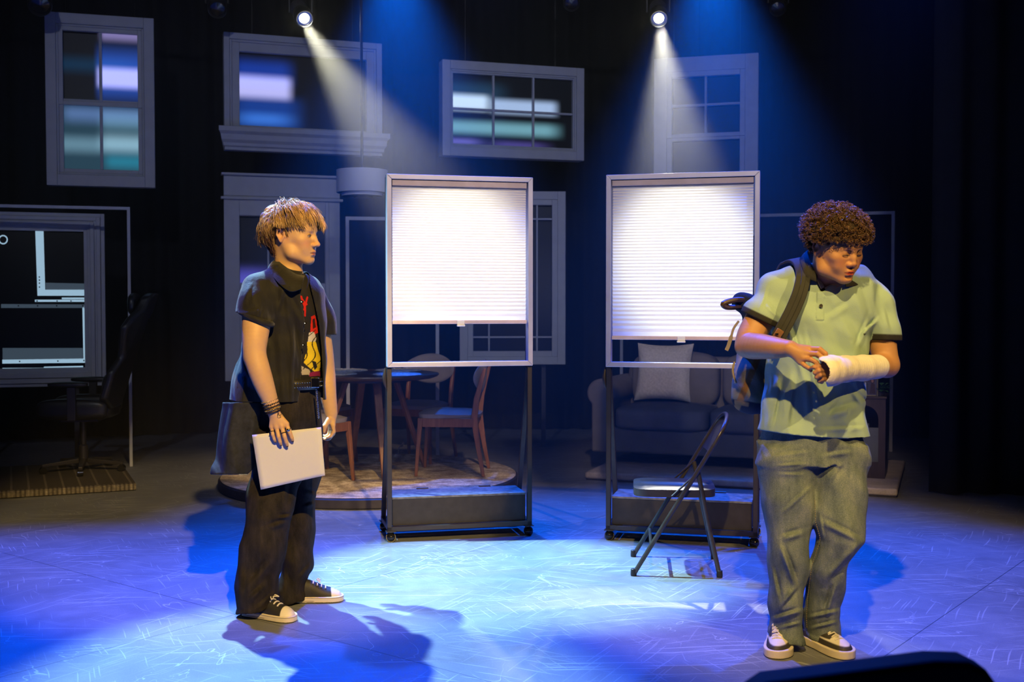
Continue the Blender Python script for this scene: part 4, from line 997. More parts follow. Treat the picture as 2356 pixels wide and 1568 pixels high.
def mesh_sdf(f, lo, hi, h, B=8):
    lo = np.array(lo, float); hi = np.array(hi, float); nb = np.ceil((hi-lo)/(h*B)).astype(int)+1; N = nb*B
    # coarse pass at block centres
    bi = np.stack(np.meshgrid(*[np.arange(k) for k in nb], indexing='ij'), -1).reshape(-1, 3)
    cen = lo+(bi*B+(B-1)/2)*h; dc = np.empty(len(bi)); order = np.arange(len(bi))
    S_ = 4  # evaluate in super blocks for culling
    key = (bi//S_); kk = (key[:, 0]*1000+key[:, 1])*1000+key[:, 2]; srt = np.argsort(kk, kind='stable'); kks = kk[srt]
    cuts = np.flatnonzero(np.diff(kks))+1
    for g in np.split(srt, cuts): dc[g] = f(cen[g])
    grid = np.empty(tuple(N), np.float32)
    act = np.abs(dc) < h*B*.87*1.25+.022
    for (i, j, k), d in zip(bi[~act]*B, dc[~act]): grid[i:i+B, j:j+B, k:k+B] = d
    off = np.stack(np.meshgrid(*[np.arange(B)]*3, indexing='ij'), -1).reshape(-1, 3)*h
    ab = bi[act]; key = ab//2; kk = (key[:, 0]*1000+key[:, 1])*1000+key[:, 2]; srt = np.argsort(kk, kind='stable'); cuts = np.flatnonzero(np.diff(kk[srt]))+1
    for g in (np.split(srt, cuts) if len(srt) else []):
        P = (lo+ab[g][:, None, :]*B*h+off[None]).reshape(-1, 3); v = f(P).reshape(len(g), B, B, B)
        for q, (i, j, k) in zip(v, ab[g]*B): grid[i:i+B, j:j+B, k:k+B] = q
    ins = grid < 0
    c = [ins[a:N[0]-1+a, b:N[1]-1+b, e:N[2]-1+e] for a in (0, 1) for b in (0, 1) for e in (0, 1)]
    anyi = c[0].copy(); alli = c[0].copy()
    for q in c[1:]: anyi |= q; alli &= q
    mask = anyi & ~alli; cells = np.argwhere(mask); idx = np.full(mask.shape, -1, np.int32); idx[mask] = np.arange(len(cells))
    acc = np.zeros((len(cells), 3)); cnt = np.zeros(len(cells))
    corners = np.array([(a, b, e) for a in (0, 1) for b in (0, 1) for e in (0, 1)])
    vals = [grid[tuple((cells+o).T)] for o in corners]
    for i in range(8):
        for j in range(i+1, 8):
            if np.abs(corners[i]-corners[j]).sum() != 1: continue
            m = (vals[i] < 0) != (vals[j] < 0); t = np.zeros(len(cells)); t[m] = vals[i][m]/(vals[i][m]-vals[j][m]); t = np.clip(t, 0, 1)
            acc[m] += (corners[i]+(corners[j]-corners[i])*t[:, None])[m]; cnt[m] += 1
    V = lo+(cells+acc/np.maximum(cnt, 1)[:, None])*h; F = []
    for ax in range(3):
        sl0 = [slice(1, N[q]-1) for q in range(3)]; sl1 = list(sl0); sl0[ax] = slice(0, N[ax]-1); sl1[ax] = slice(1, N[ax])
        a = ins[tuple(sl0)]; b = ins[tuple(sl1)]; e = np.argwhere(a != b); 
        st = np.array([1, 1, 1]); st[ax] = 0; e = e+st; inside = ins[tuple(e.T)]
        u, v = [(1, 2), (2, 0), (0, 1)][ax]; du = np.zeros(3, int); du[u] = 1; dv = np.zeros(3, int); dv[v] = 1
        q = np.stack([idx[tuple((e-du-dv).T)], idx[tuple((e-dv).T)], idx[tuple(e.T)], idx[tuple((e-du).T)]], 1)
        q[~inside] = q[~inside][:, ::-1]; F.append(q)
    F = np.concatenate(F); F = F[(F >= 0).all(1)]
    return V, F

def relax(V, F, it=1, lam=.5):
    e = np.concatenate([F[:, [0, 1]], F[:, [1, 2]], F[:, [2, 3]], F[:, [3, 0]]]); n = len(V)
    for _ in range(it):
        s = np.zeros_like(V); c = np.zeros(n)
        for a, b in ((0, 1), (1, 0)):
            for q in range(3): s[:, q] += np.bincount(e[:, a], V[e[:, b], q], n)
            c += np.bincount(e[:, a], minlength=n)
        V = V+(s/np.maximum(c, 1)[:, None]-V)*lam
    return V

def sobj(name, f, lo, hi, h, mat, parent, colour=None, smooth_it=1, decim=None):
    V, F = mesh_sdf(f, lo, hi, h); V = relax(V, F, smooth_it); col = colour(V) if colour else None
    if parent is not None: Mi = np.array(mw(parent).inverted()); V = V@Mi[:3, :3].T+Mi[:3, 3]
    me = bpy.data.meshes.new(name); n, m = len(V), len(F)
    me.vertices.add(n); me.vertices.foreach_set('co', V.astype(np.float32).ravel()); me.loops.add(4*m); me.loops.foreach_set('vertex_index', F.astype(np.int32).ravel())
    me.polygons.add(m); me.polygons.foreach_set('loop_start', np.arange(0, 4*m, 4, dtype=np.int32)); me.polygons.foreach_set('loop_total', np.full(m, 4, np.int32)); me.polygons.foreach_set('use_smooth', np.ones(m, bool))
    if col is not None:
        a = me.color_attributes.new('Col', 'FLOAT_COLOR', 'POINT'); a.data.foreach_set('color', np.concatenate([col, np.ones((n, 1))], 1).astype(np.float32).ravel())
    me.update(calc_edges=True); me.validate(); me.materials.append(mat)
    o = bpy.data.objects.new(name, me); C.objects.link(o); o.parent = parent; return o

def tint(name, rough=.6, spec=.3, bump=0, bscale=200, sss=0, var=.1, vscale=20, sheen=0, wr=0, wrs=12):
    """material that takes the local colour of the thing from its colour attribute"""
    s = NT(name); at = s.node('ShaderNodeAttribute', attribute_name='Col'); co = s.coord(); n = s.noise(co, vscale, 5, .6)
    k = s.math('ADD', 1-var, s.math('MULTIPLY', n, 2*var)); g = s.node('ShaderNodeCombineColor'); [s.put(g.inputs[i], k) for i in range(3)]
    s.base(s.mix(1.0, at.outputs['Color'], g.outputs[0], 'MULTIPLY')); s.set(rough=rough, spec=spec, sheen=sheen)
    if sss: s.set(sss=sss); s.b.inputs['Subsurface Radius'].default_value = (1, .35, .2); s.b.inputs['Subsurface Scale'].default_value = .006
    if bump or wr:
        h = s.math('MULTIPLY', s.noise(co, bscale, 2), bump)
        if wr: h = s.math('ADD', h, s.math('MULTIPLY', s.noise(co, wrs, 3, .5, .8), wr))
        s.bump(h, 1.0, .01)
    return s.m

def smoothstep(x, a, b): t = np.clip((x-a)/(b-a), 0, 1); return t*t*(3-2*t)
def waves(P, dirs, seed=0, warp=.03):
    """soft cloth folds: sum of warped directional sines; dirs = ((vector, wavelength, amplitude), ...)"""
    rs = np.random.RandomState(seed); ph = rs.uniform(0, 6.28, 8)
    wx = warp*(np.sin(P[:, 0]*9+ph[0])+np.sin(P[:, 2]*7+P[:, 1]*6+ph[1])); wz = warp*(np.sin(P[:, 2]*11+ph[2])+np.sin(P[:, 0]*8-P[:, 1]*7+ph[3])); out = 0
    for i, (v, L, A) in enumerate(dirs):
        v = np.array(v, float); v /= np.linalg.norm(v); t = (P@v+wx*.6+wz*.6)*2*PI/L+ph[4+i % 4]
        s_ = np.sin(t); out = out+A*(s_*.6+.4*np.abs(s_)*s_)
    return out
def creases(lines, side=-1, Dmid=None):
    """hand-placed folds: (px1,py1,px2,py2,width_px,amp_m) measured on the photo, raised on the side facing the house"""
    L = np.array(lines, float)
    def fn(P):
        px, py = proj(P); d = 0
        for x1, y1, x2, y2, w_, A in L:
            dx, dy = x2-x1, y2-y1; t = np.clip(((px-x1)*dx+(py-y1)*dy)/(dx*dx+dy*dy), 0, 1); q = np.hypot(px-x1-t*dx, py-y1-t*dy)/w_; sg = ((px-x1)*dy-(py-y1)*dx)/math.hypot(dx, dy)/w_
            fade = np.sin(np.clip(t, .0, 1)*PI*.9+.15)
            d = d-1.35*A*(np.exp(-(q*1.15)**2)-.55*np.exp(-((sg-1.35)**2)/.35)*(q < 3.2))*fade
        if Dmid is not None: d = d*smoothstep(Dmid-P[:, 1], -.05, .05)
        return d
    return fn

# ------------------------------------------------------------------ head, shared anatomy. local axes: x = the person's right, y = forwards, z = up, origin between the eyes' depth and the ears
def head_frame(centre, yaw_dir, pitch, roll=0, scale=1.0):
    """yaw_dir: horizontal facing direction (x, y) ; pitch: degrees looking down"""
    f = np.array([yaw_dir[0], yaw_dir[1], 0.]); f /= np.linalg.norm(f); up = np.array([0, 0, 1.]); r = np.cross(f, up)
    p = R(pitch); f2 = f*math.cos(p)-up*math.sin(p); u2 = f*math.sin(p)+up*math.cos(p)
    a = R(roll); r2 = r*math.cos(a)+u2*math.sin(a); u3 = -r*math.sin(a)+u2*math.cos(a)
    u3 = u3-f2*f2.dot(u3); u3 /= np.linalg.norm(u3); r3 = np.cross(f2, u3)
    return dict(c=np.array(centre, float), R=np.stack([r3, f2, u3], 1), s=scale)
def hp(H, x, y, z): return H['c']+H['R']@(np.array([x, y, z])*H['s'])
def hl(H, P): return (P-H['c'])@H['R']/H['s']
def add_head(S_, H, jaw=1.0, nose=1.0, cheek=1.0, lip=1.0, mouth_open=.002, eye_open=.5):
    s = H['s']; Rm = H['R']
    E = lambda x, y, z, r, k, op='u', rot=None: S_.ell(hp(H, x, y, z), np.array(r)*s, k*s, op, Rm if rot is None else Rm@rot)
    K = lambda pts, rs, k, op='u': S_.chain([hp(H, *p) for p in pts], [q*s for q in rs], k*s, op)
    E(0, -.014, .034, (.077, .100, .086), 0); E(0, .030, .022, (.066, .066, .072), .03)
    E(0, .030, -.030, (.058*cheek, .058, .070), .03); E(0, .012, -.056, (.051*cheek, .052, .041), .03)
    for sx in (-1, 1):
        K([(sx*.058*cheek, -.004, -.035), (sx*.050*cheek*jaw, .022, -.075), (sx*.016, .070, -.099)], [.016, .0165, .015], .03)
        E(sx*.040*cheek, .060, -.022, (.024*cheek, .023, .020), .022)
        E(sx*.030*cheek, .066, -.052, (.022*cheek, .020, .022), .02)
        E(sx*.064, .022, .010, (.010, .030, .030), .02)
    E(0, .071, -.069, (.030, .024, .026), .02); E(0, .076, -.100, (.021*jaw, .017, .015), .016)
    K([(-.042, .070, .018), (-.020, .083, .021), (0, .084, .018), (.020, .083, .021), (.042, .070, .018)], [.010, .010, .009, .010, .010], .012)
    for sx in (-1, 1):
        E(sx*.031, .100, -.001, (.019, .019, .0125), .012, 's')
        E(sx*.031, .0745, -.001, (.0165, .0150, .0140), .006)
    # nose
    K([(0, .086, .010), (0, .098, -.014), (0, .1080*nose, -.034)], [.0080, .0080, .0092], .012)
    E(0, .1085*nose, -.036, (.0100, .0095, .0085), .006)
    for sx in (-1, 1):
        E(sx*.0125, .0965*nose, -.0395, (.0088, .0100, .0075), .006); E(sx*.0072, .1025*nose, -.0465, (.0036, .0052, .0040), .003, 's')
    E(0, .099, -.054, (.0035, .006, .010), .004, 's')
    # lips
    K([(-.025, .080, -.0700), (-.011, .0935, -.0655), (0, .0960, -.0660), (.011, .0935, -.0655), (.025, .080, -.0700)], [.0028, .0050*lip, .0048*lip, .0050*lip, .0028], .004)
    K([(-.023, .080, -.0720), (-.010, .0915, -.0775), (.010, .0915, -.0775), (.023, .080, -.0720)], [.0028, .0058*lip, .0058*lip, .0028], .004)
    K([(-.024, .086, -.0706), (0, .101, -.0712), (.024, .086, -.0706)], [.0012, mouth_open+.0006, .0012], .0015, 's')
    E(0, .094, -.089, (.018, .006, .005), .008, 's')
    for sx in (-1, 1):
        rot = np.array(Matrix.Rotation(sx*R(-22), 3, 'Z'))@np.array(Matrix.Rotation(R(-12), 3, 'X'))
        E(sx*.079, -.014, -.006, (.0075, .0180, .0300), .006, 'u', rot); E(sx*.086, -.009, -.002, (.0065, .0095, .0150), .004, 's', rot)
        K([(sx*.0815, .000, .004), (sx*.085, -.012, .021), (sx*.087, -.027, .016), (sx*.087, -.029, -.004), (sx*.082, -.014, -.030)], [.0032, .0034, .0036, .0034, .0050], .004)
        E(sx*.076, .003, -.008, (.0045, .005, .0065), .004)
def head_colour(H, P, skin, lipc, brow=None, blush=None):
    L = hl(H, P); col = np.tile(np.array(skin), (len(P), 1)); x, y, z = L.T
    zc = -.0712+0.004*(np.abs(x)/.025)**2*0
    lipm = np.clip(1-np.sqrt((x/.026)**2+((z+.0718)/(.0118*np.clip(1-(np.abs(x)/.029)**2, .12, 1)))**2)**4, 0, 1)*(y > .076)*smoothstep(y, .076, .082)
    col = col*(1-lipm[:, None])+np.array(lipc)*lipm[:, None]
    slit = np.exp(-((z+.0711)/.0016)**2)*(np.abs(x) < .025)*(y > .078); col *= (1-.65*slit)[:, None]  # shade in the gap between the lips, put into the colour
    if blush is not None:
        b = np.exp(-(((np.abs(x)-.042)/.022)**2+((z+.035)/.02)**2))*(y > .03)+.8*np.exp(-((x/.013)**2+((z+.038)/.012)**2))*(y > .09); b = np.clip(b, 0, 1)*.45
        e = np.exp(-(((np.abs(x)-.082)/.02)**2+((z+.0)/.04)**2))*(y < .02)*.35; b = np.clip(b+e, 0, 1)[:, None]; col = col*(1-b)+np.array(blush)*b
    return col
def eye_parts(H, parent, sx, look=(0, 0), iris=(.10, .07, .04), lid=.5, lash=True, brow_col=None, skin=None, browmat=None, lidz=0.0):
    """eyeball seen between the lids, upper lid line and brow, in head coordinates"""
    s = H['s']; c = hp(H, sx*.031, .0765, -.001)
    mb = MB(); mb.M = Matrix.Translation(Vector(c))@Matrix(np.vstack([np.hstack([H['R'], np.zeros((3, 1))]), [0, 0, 0, 1]]).tolist())
    r = .0139*s; n, m = 20, 14; vs = []; fs = []; ln = math.sqrt(1+look[0]**2+look[1]**2)
    # a narrow almond patch of the ball between the lids
    nu, nv = 18, 8; ho = .0052*lid
    for side in (0,):
        for j in range(nv+1):
            for i in range(nu+1):
                u = i/nu*2-1; v = j/nv*2-1; x = u*.0125*s; z = (v*ho*(1-u*u)**.6-.001+lidz)*s; y = math.sqrt(max(1e-8, (r*1.13)**2-x*x-z*z)); vs.append((x, y, z))
    fs = [(j*(nu+1)+i, j*(nu+1)+i+1, (j+1)*(nu+1)+i+1, (j+1)*(nu+1)+i) for j in range(nv) for i in range(nu)]
    o0 = len(mb.v); mb.add(vs, fs)
    for q, f in enumerate(fs):
        cxx = np.mean([vs[i][0] for i in f])-look[0]*.010*s; cz = np.mean([vs[i][2] for i in f])-look[1]*.010*s; d = math.hypot(cxx, cz)
        mb.mi[q] = 2 if d < .0024*s else 1 if d < .0058*s else 0
    o = obj('eye', mb, [EYE['white'], EYE['iris'], EYE['pupil']], parent, smooth=True, world=True, recalc=False, angle=180)
    mb = MB(); pts = [hp(H, sx*.031+u*.0145, .0765+math.sqrt(max(0, .0170**2-(u*.0132)**2))*1.0-.0003, -.001+lidz+ho*(1-u*u)**.6+.0006-(.002*abs(u)**3)) for u in np.linspace(-1, 1, 11)]
    mb.tube(pts, [.0006]+[.0013*s]*9+[.0006], 6); obj('eyelashes', mb, browmat, parent, world=True)
def brow_part(H, parent, sx, mat, rs, n=90, thick=1.0, dz=0.0, tilt=0.0):
    mb = MB()
    for k in range(n):
        t = rs.uniform(0, 1); x = sx*(.012+.034*t); z = .0185+.006*math.sin(t*2.4)+dz+tilt*(1-t)+rs.normal(0, .0016)*(1.2-t)*thick; y = .0968-.021*t**2.2+rs.normal(0, .0004)
        a = hp(H, x, y, z); b = hp(H, x+sx*.007, y-.002-.004*t, z+.002*(1-2*t)); n_ = H['R'][:, 2]*.0009; mb.add([a-n_, a+n_, b], [(0, 1, 2)])
    obj('eyebrow', mb, mat, parent, world=True, recalc=False)
EYE = dict(white=simple('eye_white', (.62, .58, .54), .2, var=.02), iris=simple('eye_iris', (.07, .04, .02), .15), pupil=simple('eye_pupil', (.005, .005, .005), .1))
def strand_mesh(mb, pts, r0, r1, n=4): 
    m = len(pts); mb.tube(pts, [r0+(r1-r0)*(i/(m-1))**1.5 for i in range(m)], n, caps=False)
# ================================================================== the person at the left, in black, holding a sheet of paper
SK1 = (.60, .375, .20); X1 = (-1.03, 5.0, 0)
p1 = thing('person', 'person in an open black short-sleeved shirt, in profile with a white sheet of paper', 'person', X1)
skin1 = tint('skin_fair', .48, .35, .05, 500, .12, .07, 30)
H1 = head_frame(W(674, 541, 4.985), (math.cos(R(15)), -math.sin(R(15))), 2, 0, 1.07)
B = Sdf(); add_head(B, H1, jaw=1.05, nose=1.03, cheek=.98, lip=1.0, mouth_open=.0016)
w1 = lambda x, y, D: W(x, y, D)
B.chain([hp(H1, 0, -.025, -.055), w1(665, 640, 5.0), w1(655, 675, 5.0)], [.058, .058, .075], .03)
B.chain([w1(655, 700, 5.0), w1(655, 780, 5.0), w1(660, 880, 5.0)], [.095, .10, .10], .015)
B.chain([w1(600, 672, 4.86), w1(700, 672, 5.17)], [.045, .045], .015)
# near arm
B.limb([w1(590, 682, 4.84), w1(590, 735, 4.80), w1(587, 775, 4.77), w1(586, 812, 4.757), w1(596, 850, 4.75), w1(611, 893, 4.755), w1(625, 930, 4.765)], [.062, .0610, .0550, .0470, .0480, .0410, .0280])
B.ell(w1(577, 822, 4.765), (.026, .03, .03), .02)
B.cone(w1(625, 930, 4.765), w1(630, 948, 4.768), .0285, .026, .012)
# hand: back of the hand outwards, fingers over the sheet, thumb behind it
wr = w1(630, 946, 4.768)
kn = {'i': (659, 975, 4.770), 'm': (648, 980, 4.762), 'r': (636, 982, 4.762), 'p': (625, 981, 4.768)}
for q, rr in (('i', .0125), ('m', .0125), ('r', .012), ('p', .011)): B.cone(wr, w1(*kn[q]), .017, rr, .010)
for q in ('i', 'm', 'r', 'p'): B.ell(w1(kn[q][0], kn[q][1], kn[q][2]-.004), (.0105, .0085, .0110), .004)
fg = {'i': [(659, 975, 4.770), (667, 995, 4.758), (671.5, 1006.5, 4.763), (673.5, 1013.5, 4.772)], 'm': [(648, 980, 4.762), (655, 1004, 4.750), (659, 1017, 4.756), (661, 1025, 4.765)],
      'r': [(636, 982, 4.762), (641, 1004, 4.750), (644.5, 1016, 4.756), (646.5, 1023, 4.765)], 'p': [(625, 981, 4.768), (627.5, 999, 4.758), (631, 1009.5, 4.762), (633.5, 1016, 4.771)]}
frad = {'i': [.0096, .0088, .0078, .0066], 'm': [.0098, .0090, .0080, .0068], 'r': [.0094, .0086, .0076, .0064], 'p': [.0086, .0076, .0068, .0058]}
for q in fg: B.chain([w1(*p) for p in fg[q]], frad[q], .0025)
B.chain([w1(640, 953, 4.782), w1(655, 972, 4.812), w1(664, 990, 4.822), w1(668, 1003, 4.818)], [.0150, .0120, .0105, .0085], .008)
# far arm and curled hand
B.limb([w1(700, 690, 5.17), w1(735, 770, 5.20), w1(748, 850, 5.22), w1(754, 900, 5.20), w1(762, 950, 5.19)], [.056, .05, .045, .041, .0265])
wl = w1(763, 955, 5.19)
for a, r in (((766, 978, 5.165), .012), ((765, 982, 5.185), .012), ((763, 985, 5.205), .012), ((760, 986, 5.222), .011)): B.cone(wl, w1(*a), .018, r, .010)
for k, (a, b, c, d) in enumerate((((766, 978, 5.162), (768, 993, 5.160), (761, 1003, 5.158), (753, 1006, 5.160)), ((765, 982, 5.182), (767, 997, 5.180), (758, 1008, 5.178), (748, 1010, 5.180)),
                    ((763, 984, 5.203), (763, 1000, 5.200), (753, 1009, 5.198), (744, 1008, 5.200)), ((760, 985, 5.221), (757, 999, 5.22), (748, 1004, 5.218), (741, 1001, 5.22)))):
    B.chain([w1(*a), w1(*b), w1(*c), w1(*d)], [.0095, .0088, .0080, .0068], .0025)
B.chain([w1(757, 965, 5.165), w1(747, 980, 5.150), w1(745, 992, 5.150)], [.014, .0105, .008], .008)
# hips and legs under the clothes
B.chain([w1(655, 880, 5.0), w1(650, 960, 5.0)], [.12, .12], .05)
B.chain([w1(640, 980, 4.96), w1(622, 1190, 4.89), w1(592, 1385, 4.88)], [.08, .055, .032], .03); B.chain([w1(680, 980, 5.1), w1(690, 1190, 5.10), w1(672, 1350, 5.1)], [.08, .055, .030], .03)
B.cone(w1(592, 1385, 4.87), w1(630, 1415, 4.82), .028, .012, .01); B.cone(w1(672, 1350, 5.1), w1(735, 1377, 5.11), .026, .010, .01)
def col1(P):
    c = head_colour(H1, P, SK1, (.46, .16, .13), blush=(.62, .24, .16))
    # dark varnished nails on the near hand
    for q in fg:
        a = w1(*fg[q][2]); b = w1(*fg[q][3]); n_ = b+(b-a)*.18+np.array([0, -.0062, 0]); d = np.linalg.norm((P-n_)/np.array([.0045, .0045, .0060]), axis=1); k = smoothstep(-d, -1.15, -.85)[:, None]; c = c*(1-k)+np.array([.02, .015, .05])*k
    for q in kn:
        d = np.linalg.norm(P-w1(*kn[q]), axis=1); k = (np.exp(-(d/.012)**2)*.25)[:, None]; c = c*(1-k)+np.array([.62, .24, .16])*k
    return c
lo = w1(500, 1450, 4.6)*[1, 0, 0]+[0, 4.62, 0]; 
body1 = sobj('body', B, (-1.28, 4.66, .02), (-.77, 5.34, 1.80), .0032, skin1, p1, col1, 1)
browm1 = simple('brow_hair_brown', (.10, .05, .02), .6)
rs = np.random.RandomState(3)
for sx in (1, -1):
    eye_parts(H1, p1, sx, (0.25*sx*0, -.05), lid=.50, browmat=browm1); brow_part(H1, p1, sx, browm1, rs, 80)

# ---- hair: tousled fair-brown mop, swept forwards, shorter darker neck
hairm = NT('fair_brown_hair'); at = hairm.node('ShaderNodeAttribute', attribute_name='Col'); hairm.base(at.outputs['Color']); hairm.set(rough=.34, spec=.7); hairm = hairm.m
def hair_obj(name, strands, cols, mat, parent, n=4):
    """strands: list of (points, r0, r1)"""
    V = []; F = []; Cc = []
    for (pts, r0, r1), c in zip(strands, cols):
        P = np.array(pts); m = len(P); T = np.gradient(P, axis=0); T /= np.linalg.norm(T, axis=1)[:, None]+1e-12
        ref = np.array([.31, .22, .92]); U = np.cross(T, ref); U /= np.linalg.norm(U, axis=1)[:, None]+1e-9; Vv = np.cross(T, U); o = len(V)*1
        base = sum(1 for _ in ()); t = np.linspace(0, 1, m); rr = (r0+(r1-r0)*t**1.6)
        ring = [(P+rr[:, None]*(math.cos(2*PI*k/n)*U+math.sin(2*PI*k/n)*Vv)) for k in range(n)]
        A = np.stack(ring, 1).reshape(-1, 3); b0 = sum(len(a) for a in V); V.append(A)
        i = np.arange(m-1)[:, None]*n; k = np.arange(n)[None]; q = np.stack([b0+i+k, b0+i+(k+1) % n, b0+i+n+(k+1) % n, b0+i+n+k], -1).reshape(-1, 4); F.append(q)
        Cc.append(np.repeat(np.array(c)[None]*(.75+.35*t[:, None]), n, 0).reshape(m, n, 3) if False else np.tile(np.array(c), (m*n, 1)))
    V = np.concatenate(V); F = np.concatenate(F); Cc = np.concatenate(Cc); Mi = np.array(mw(parent).inverted()); V = V@Mi[:3, :3].T+Mi[:3, 3]
    me = bpy.data.meshes.new(name); nv, m = len(V), len(F); me.vertices.add(nv); me.vertices.foreach_set('co', V.astype(np.float32).ravel()); me.loops.add(4*m); me.loops.foreach_set('vertex_index', F.astype(np.int32).ravel())
    me.polygons.add(m); me.polygons.foreach_set('loop_start', np.arange(0, 4*m, 4, dtype=np.int32)); me.polygons.foreach_set('loop_total', np.full(m, 4, np.int32)); me.polygons.foreach_set('use_smooth', np.ones(m, bool))
    a = me.color_attributes.new('Col', 'FLOAT_COLOR', 'POINT'); a.data.foreach_set('color', np.concatenate([Cc, np.ones((nv, 1))], 1).astype(np.float32).ravel())
    me.update(calc_edges=True); me.materials.append(mat); o = bpy.data.objects.new(name, me); C.objects.link(o); o.parent = parent; return o
def fast_offsets(V): return 0
rs = np.random.RandomState(11); strands = []; cols = []
crown = np.array([.0, -.045, .118])
def scalp(az, el):  # point on the skull shell
    d = np.array([math.cos(el)*math.sin(az), math.cos(el)*math.cos(az), math.sin(el)]); r = np.array([.078, .101, .087]); return np.array([0, -.014, .036])+d*r, d
clumps = []
for c_i in range(230):
    az = rs.uniform(-PI, PI); el = math.asin(rs.uniform(-.12, 1)); p, d = scalp(az, el)
    if abs(az) < R(50) and el < R(28): continue          # keep the forehead root line high
    if el < R(5) and abs(az) < R(100): continue
    clumps.append((az, el))
for az, el in clumps:
    root, d = scalp(az, el); flow = root-crown; flow -= d*flow.dot(d); L = np.linalg.norm(flow)+1e-6; flow /= L
    front = max(0, math.cos(az)); side = 1-abs(math.cos(az))
    flow = flow*.75+np.array([0, .55*(.5+.5*math.cos(az)), -.30]); flow /= np.linalg.norm(flow)
    length = .076+.022*front+rs.uniform(-.020, .016); lift = .022+.012*math.sin(el)
    if math.cos(az) < -.2 and el < R(25): length = .085+rs.uniform(-.015, .015); lift = .006
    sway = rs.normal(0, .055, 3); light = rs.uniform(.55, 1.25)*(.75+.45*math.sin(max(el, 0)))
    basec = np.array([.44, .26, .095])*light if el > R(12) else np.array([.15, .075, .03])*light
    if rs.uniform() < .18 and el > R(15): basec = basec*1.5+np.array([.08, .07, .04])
    for k in range(17):
        jit = rs.normal(0, .0062, 3); pts = []; pos = root+jit-d*.003; v = d*lift*14+flow; v /= np.linalg.norm(v); seg = length*rs.uniform(.8, 1.12)/9; curl = rs.normal(0, .05, 3)
        for q in range(10):
            pts.append(hp(H1, *pos)); t = q/9
            nr = (pos-np.array([0, -.014, .036])); ee = nr/np.array([.083, .107, .093]); rad = np.linalg.norm(ee); nrm = nr/np.linalg.norm(nr)
            v = v+flow*.22+np.array([0, .02, -.24])*(t+.12)+sway*1.6*t+curl*.7; 
            if rad < 1.04: v = v+nrm*(1.04-rad)*9
            if rad > 1.24: v = v-nrm*.30
            v /= np.linalg.norm(v); pos = pos+v*seg
            if pos[1] > .060 and pos[2] < .006+.016*rs.uniform(0, 1)**2: break
            if pos[2] < .020+.02*(pos[1] > .01)*0 and pos[1] > -.040 and abs(pos[0]) > .05 : break   # leave the ears clear
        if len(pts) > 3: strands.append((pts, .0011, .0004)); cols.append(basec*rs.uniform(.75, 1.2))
for k in range(420):     # temple and sideburn hair in front of the ear
    sx = 1 if k % 2 else -1; y0 = rs.uniform(-.030, .050); z0 = rs.uniform(.012, .050); r_ = np.array([sx*.0760*math.sqrt(max(.2, 1-((y0+.014)/.104)**2)), y0, z0]); L = rs.uniform(.018, .036)*(1.1 if y0 < .015 else .8)
    if y0 < -.004 and z0 < .024: continue
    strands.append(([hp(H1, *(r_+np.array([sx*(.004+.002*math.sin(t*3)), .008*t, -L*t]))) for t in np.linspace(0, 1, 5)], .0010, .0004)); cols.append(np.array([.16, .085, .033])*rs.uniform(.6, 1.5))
# nape hair
for k in range(700):
    az = PI+rs.uniform(-1.05, 1.05); el = rs.uniform(-.75, .1); root, d = scalp(az, el); L = rs.uniform(.045, .075); pts = []
    for q in range(7):
        t = q/6; P_ = root+d*(.003+.007*math.sin(t*PI))+np.array([rs.normal(0, .0008), .010*t, -L*t]); pts.append(hp(H1, *P_))
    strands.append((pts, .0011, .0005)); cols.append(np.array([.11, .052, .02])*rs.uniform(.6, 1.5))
hair_obj('hair', strands, cols, hairm, p1)
# scalp cap under the strands
def cap1(P):
    L = hl(H1, P); r = np.linalg.norm((L-np.array([0, -.016, .038]))/np.array([.0815, .104, .0905]), axis=1); d = (r-1)*.082
    cut = np.maximum(L[:, 1]*.75-(L[:, 2]-.012)*1.25-.010, -(L[:, 2]+.062+np.maximum(L[:, 1]+.03, 0)*-2.2)*.5)
    return np.maximum(d, cut)*H1['s']
c0 = H1['c']; capm = simple('scalp_hair', (.13, .07, .028), .6, var=.4, nscale=160, bump=.5, bscale=300)
sobj('hair_cap', cap1, c0-.15, c0+.17, .004, capm, p1)

# ---- clothes
cloth1 = NT('black_linen'); co = cloth1.coord(); v = cloth1.noise(co, 14, 5, .6); cloth1.base(cloth1.ramp(v, [(.3, (.006, .006, .0055)), (.7, (.015, .0145, .013))])); cloth1.set(rough=.75, spec=.3, sheen=.14)
cloth1.bump(cloth1.math('ADD', cloth1.math('MULTIPLY', cloth1.noise(co, 600, 2), .12), cloth1.math('MULTIPLY', cloth1.noise(cloth1.coord('Object', (3, 3, 1)), 14, 4, .6, .8), .5)), .6, .01); cloth1 = cloth1.m
sh = _loft([(624, 645, 704, 5.0, .075), (634, 622, 718, 5.0, .11), (648, 598, 732, 5.0, .150), (660, 582, 742, 5.0, .170), (675, 575, 748, 5.0, .175), (710, 568, 751, 5.0, .17), (750, 562, 750, 5.0, .165), (800, 556, 750, 5.0, .165), (850, 545, 751, 5.0, .17),
            (900, 534, 751, 5.0, .18), (940, 525, 750, 5.0, .185), (985, 520, 747, 5.0, .19)], smooth=4)
shf, slo, shi = sh
tee_rows = [(628, 655, 700, 5.0, .065), (640, 640, 718, 5.0, .10), (660, 610, 733, 5.0, .13), (700, 600, 740, 5.0, .140), (760, 600, 739, 5.0, .138), (820, 602, 739, 5.0, .135), (872, 604, 738, 5.0, .135)]
tf, tlo, thi = _loft(tee_rows, smooth=4)
T = Sdf(); T.add(tf, tlo, thi, 0); T.add(lambda P: waves(P, (((1, 0, .5), .09, .002), ((.2, 0, 1), .07, .0015)), 5), tlo, thi, 0, 'd')
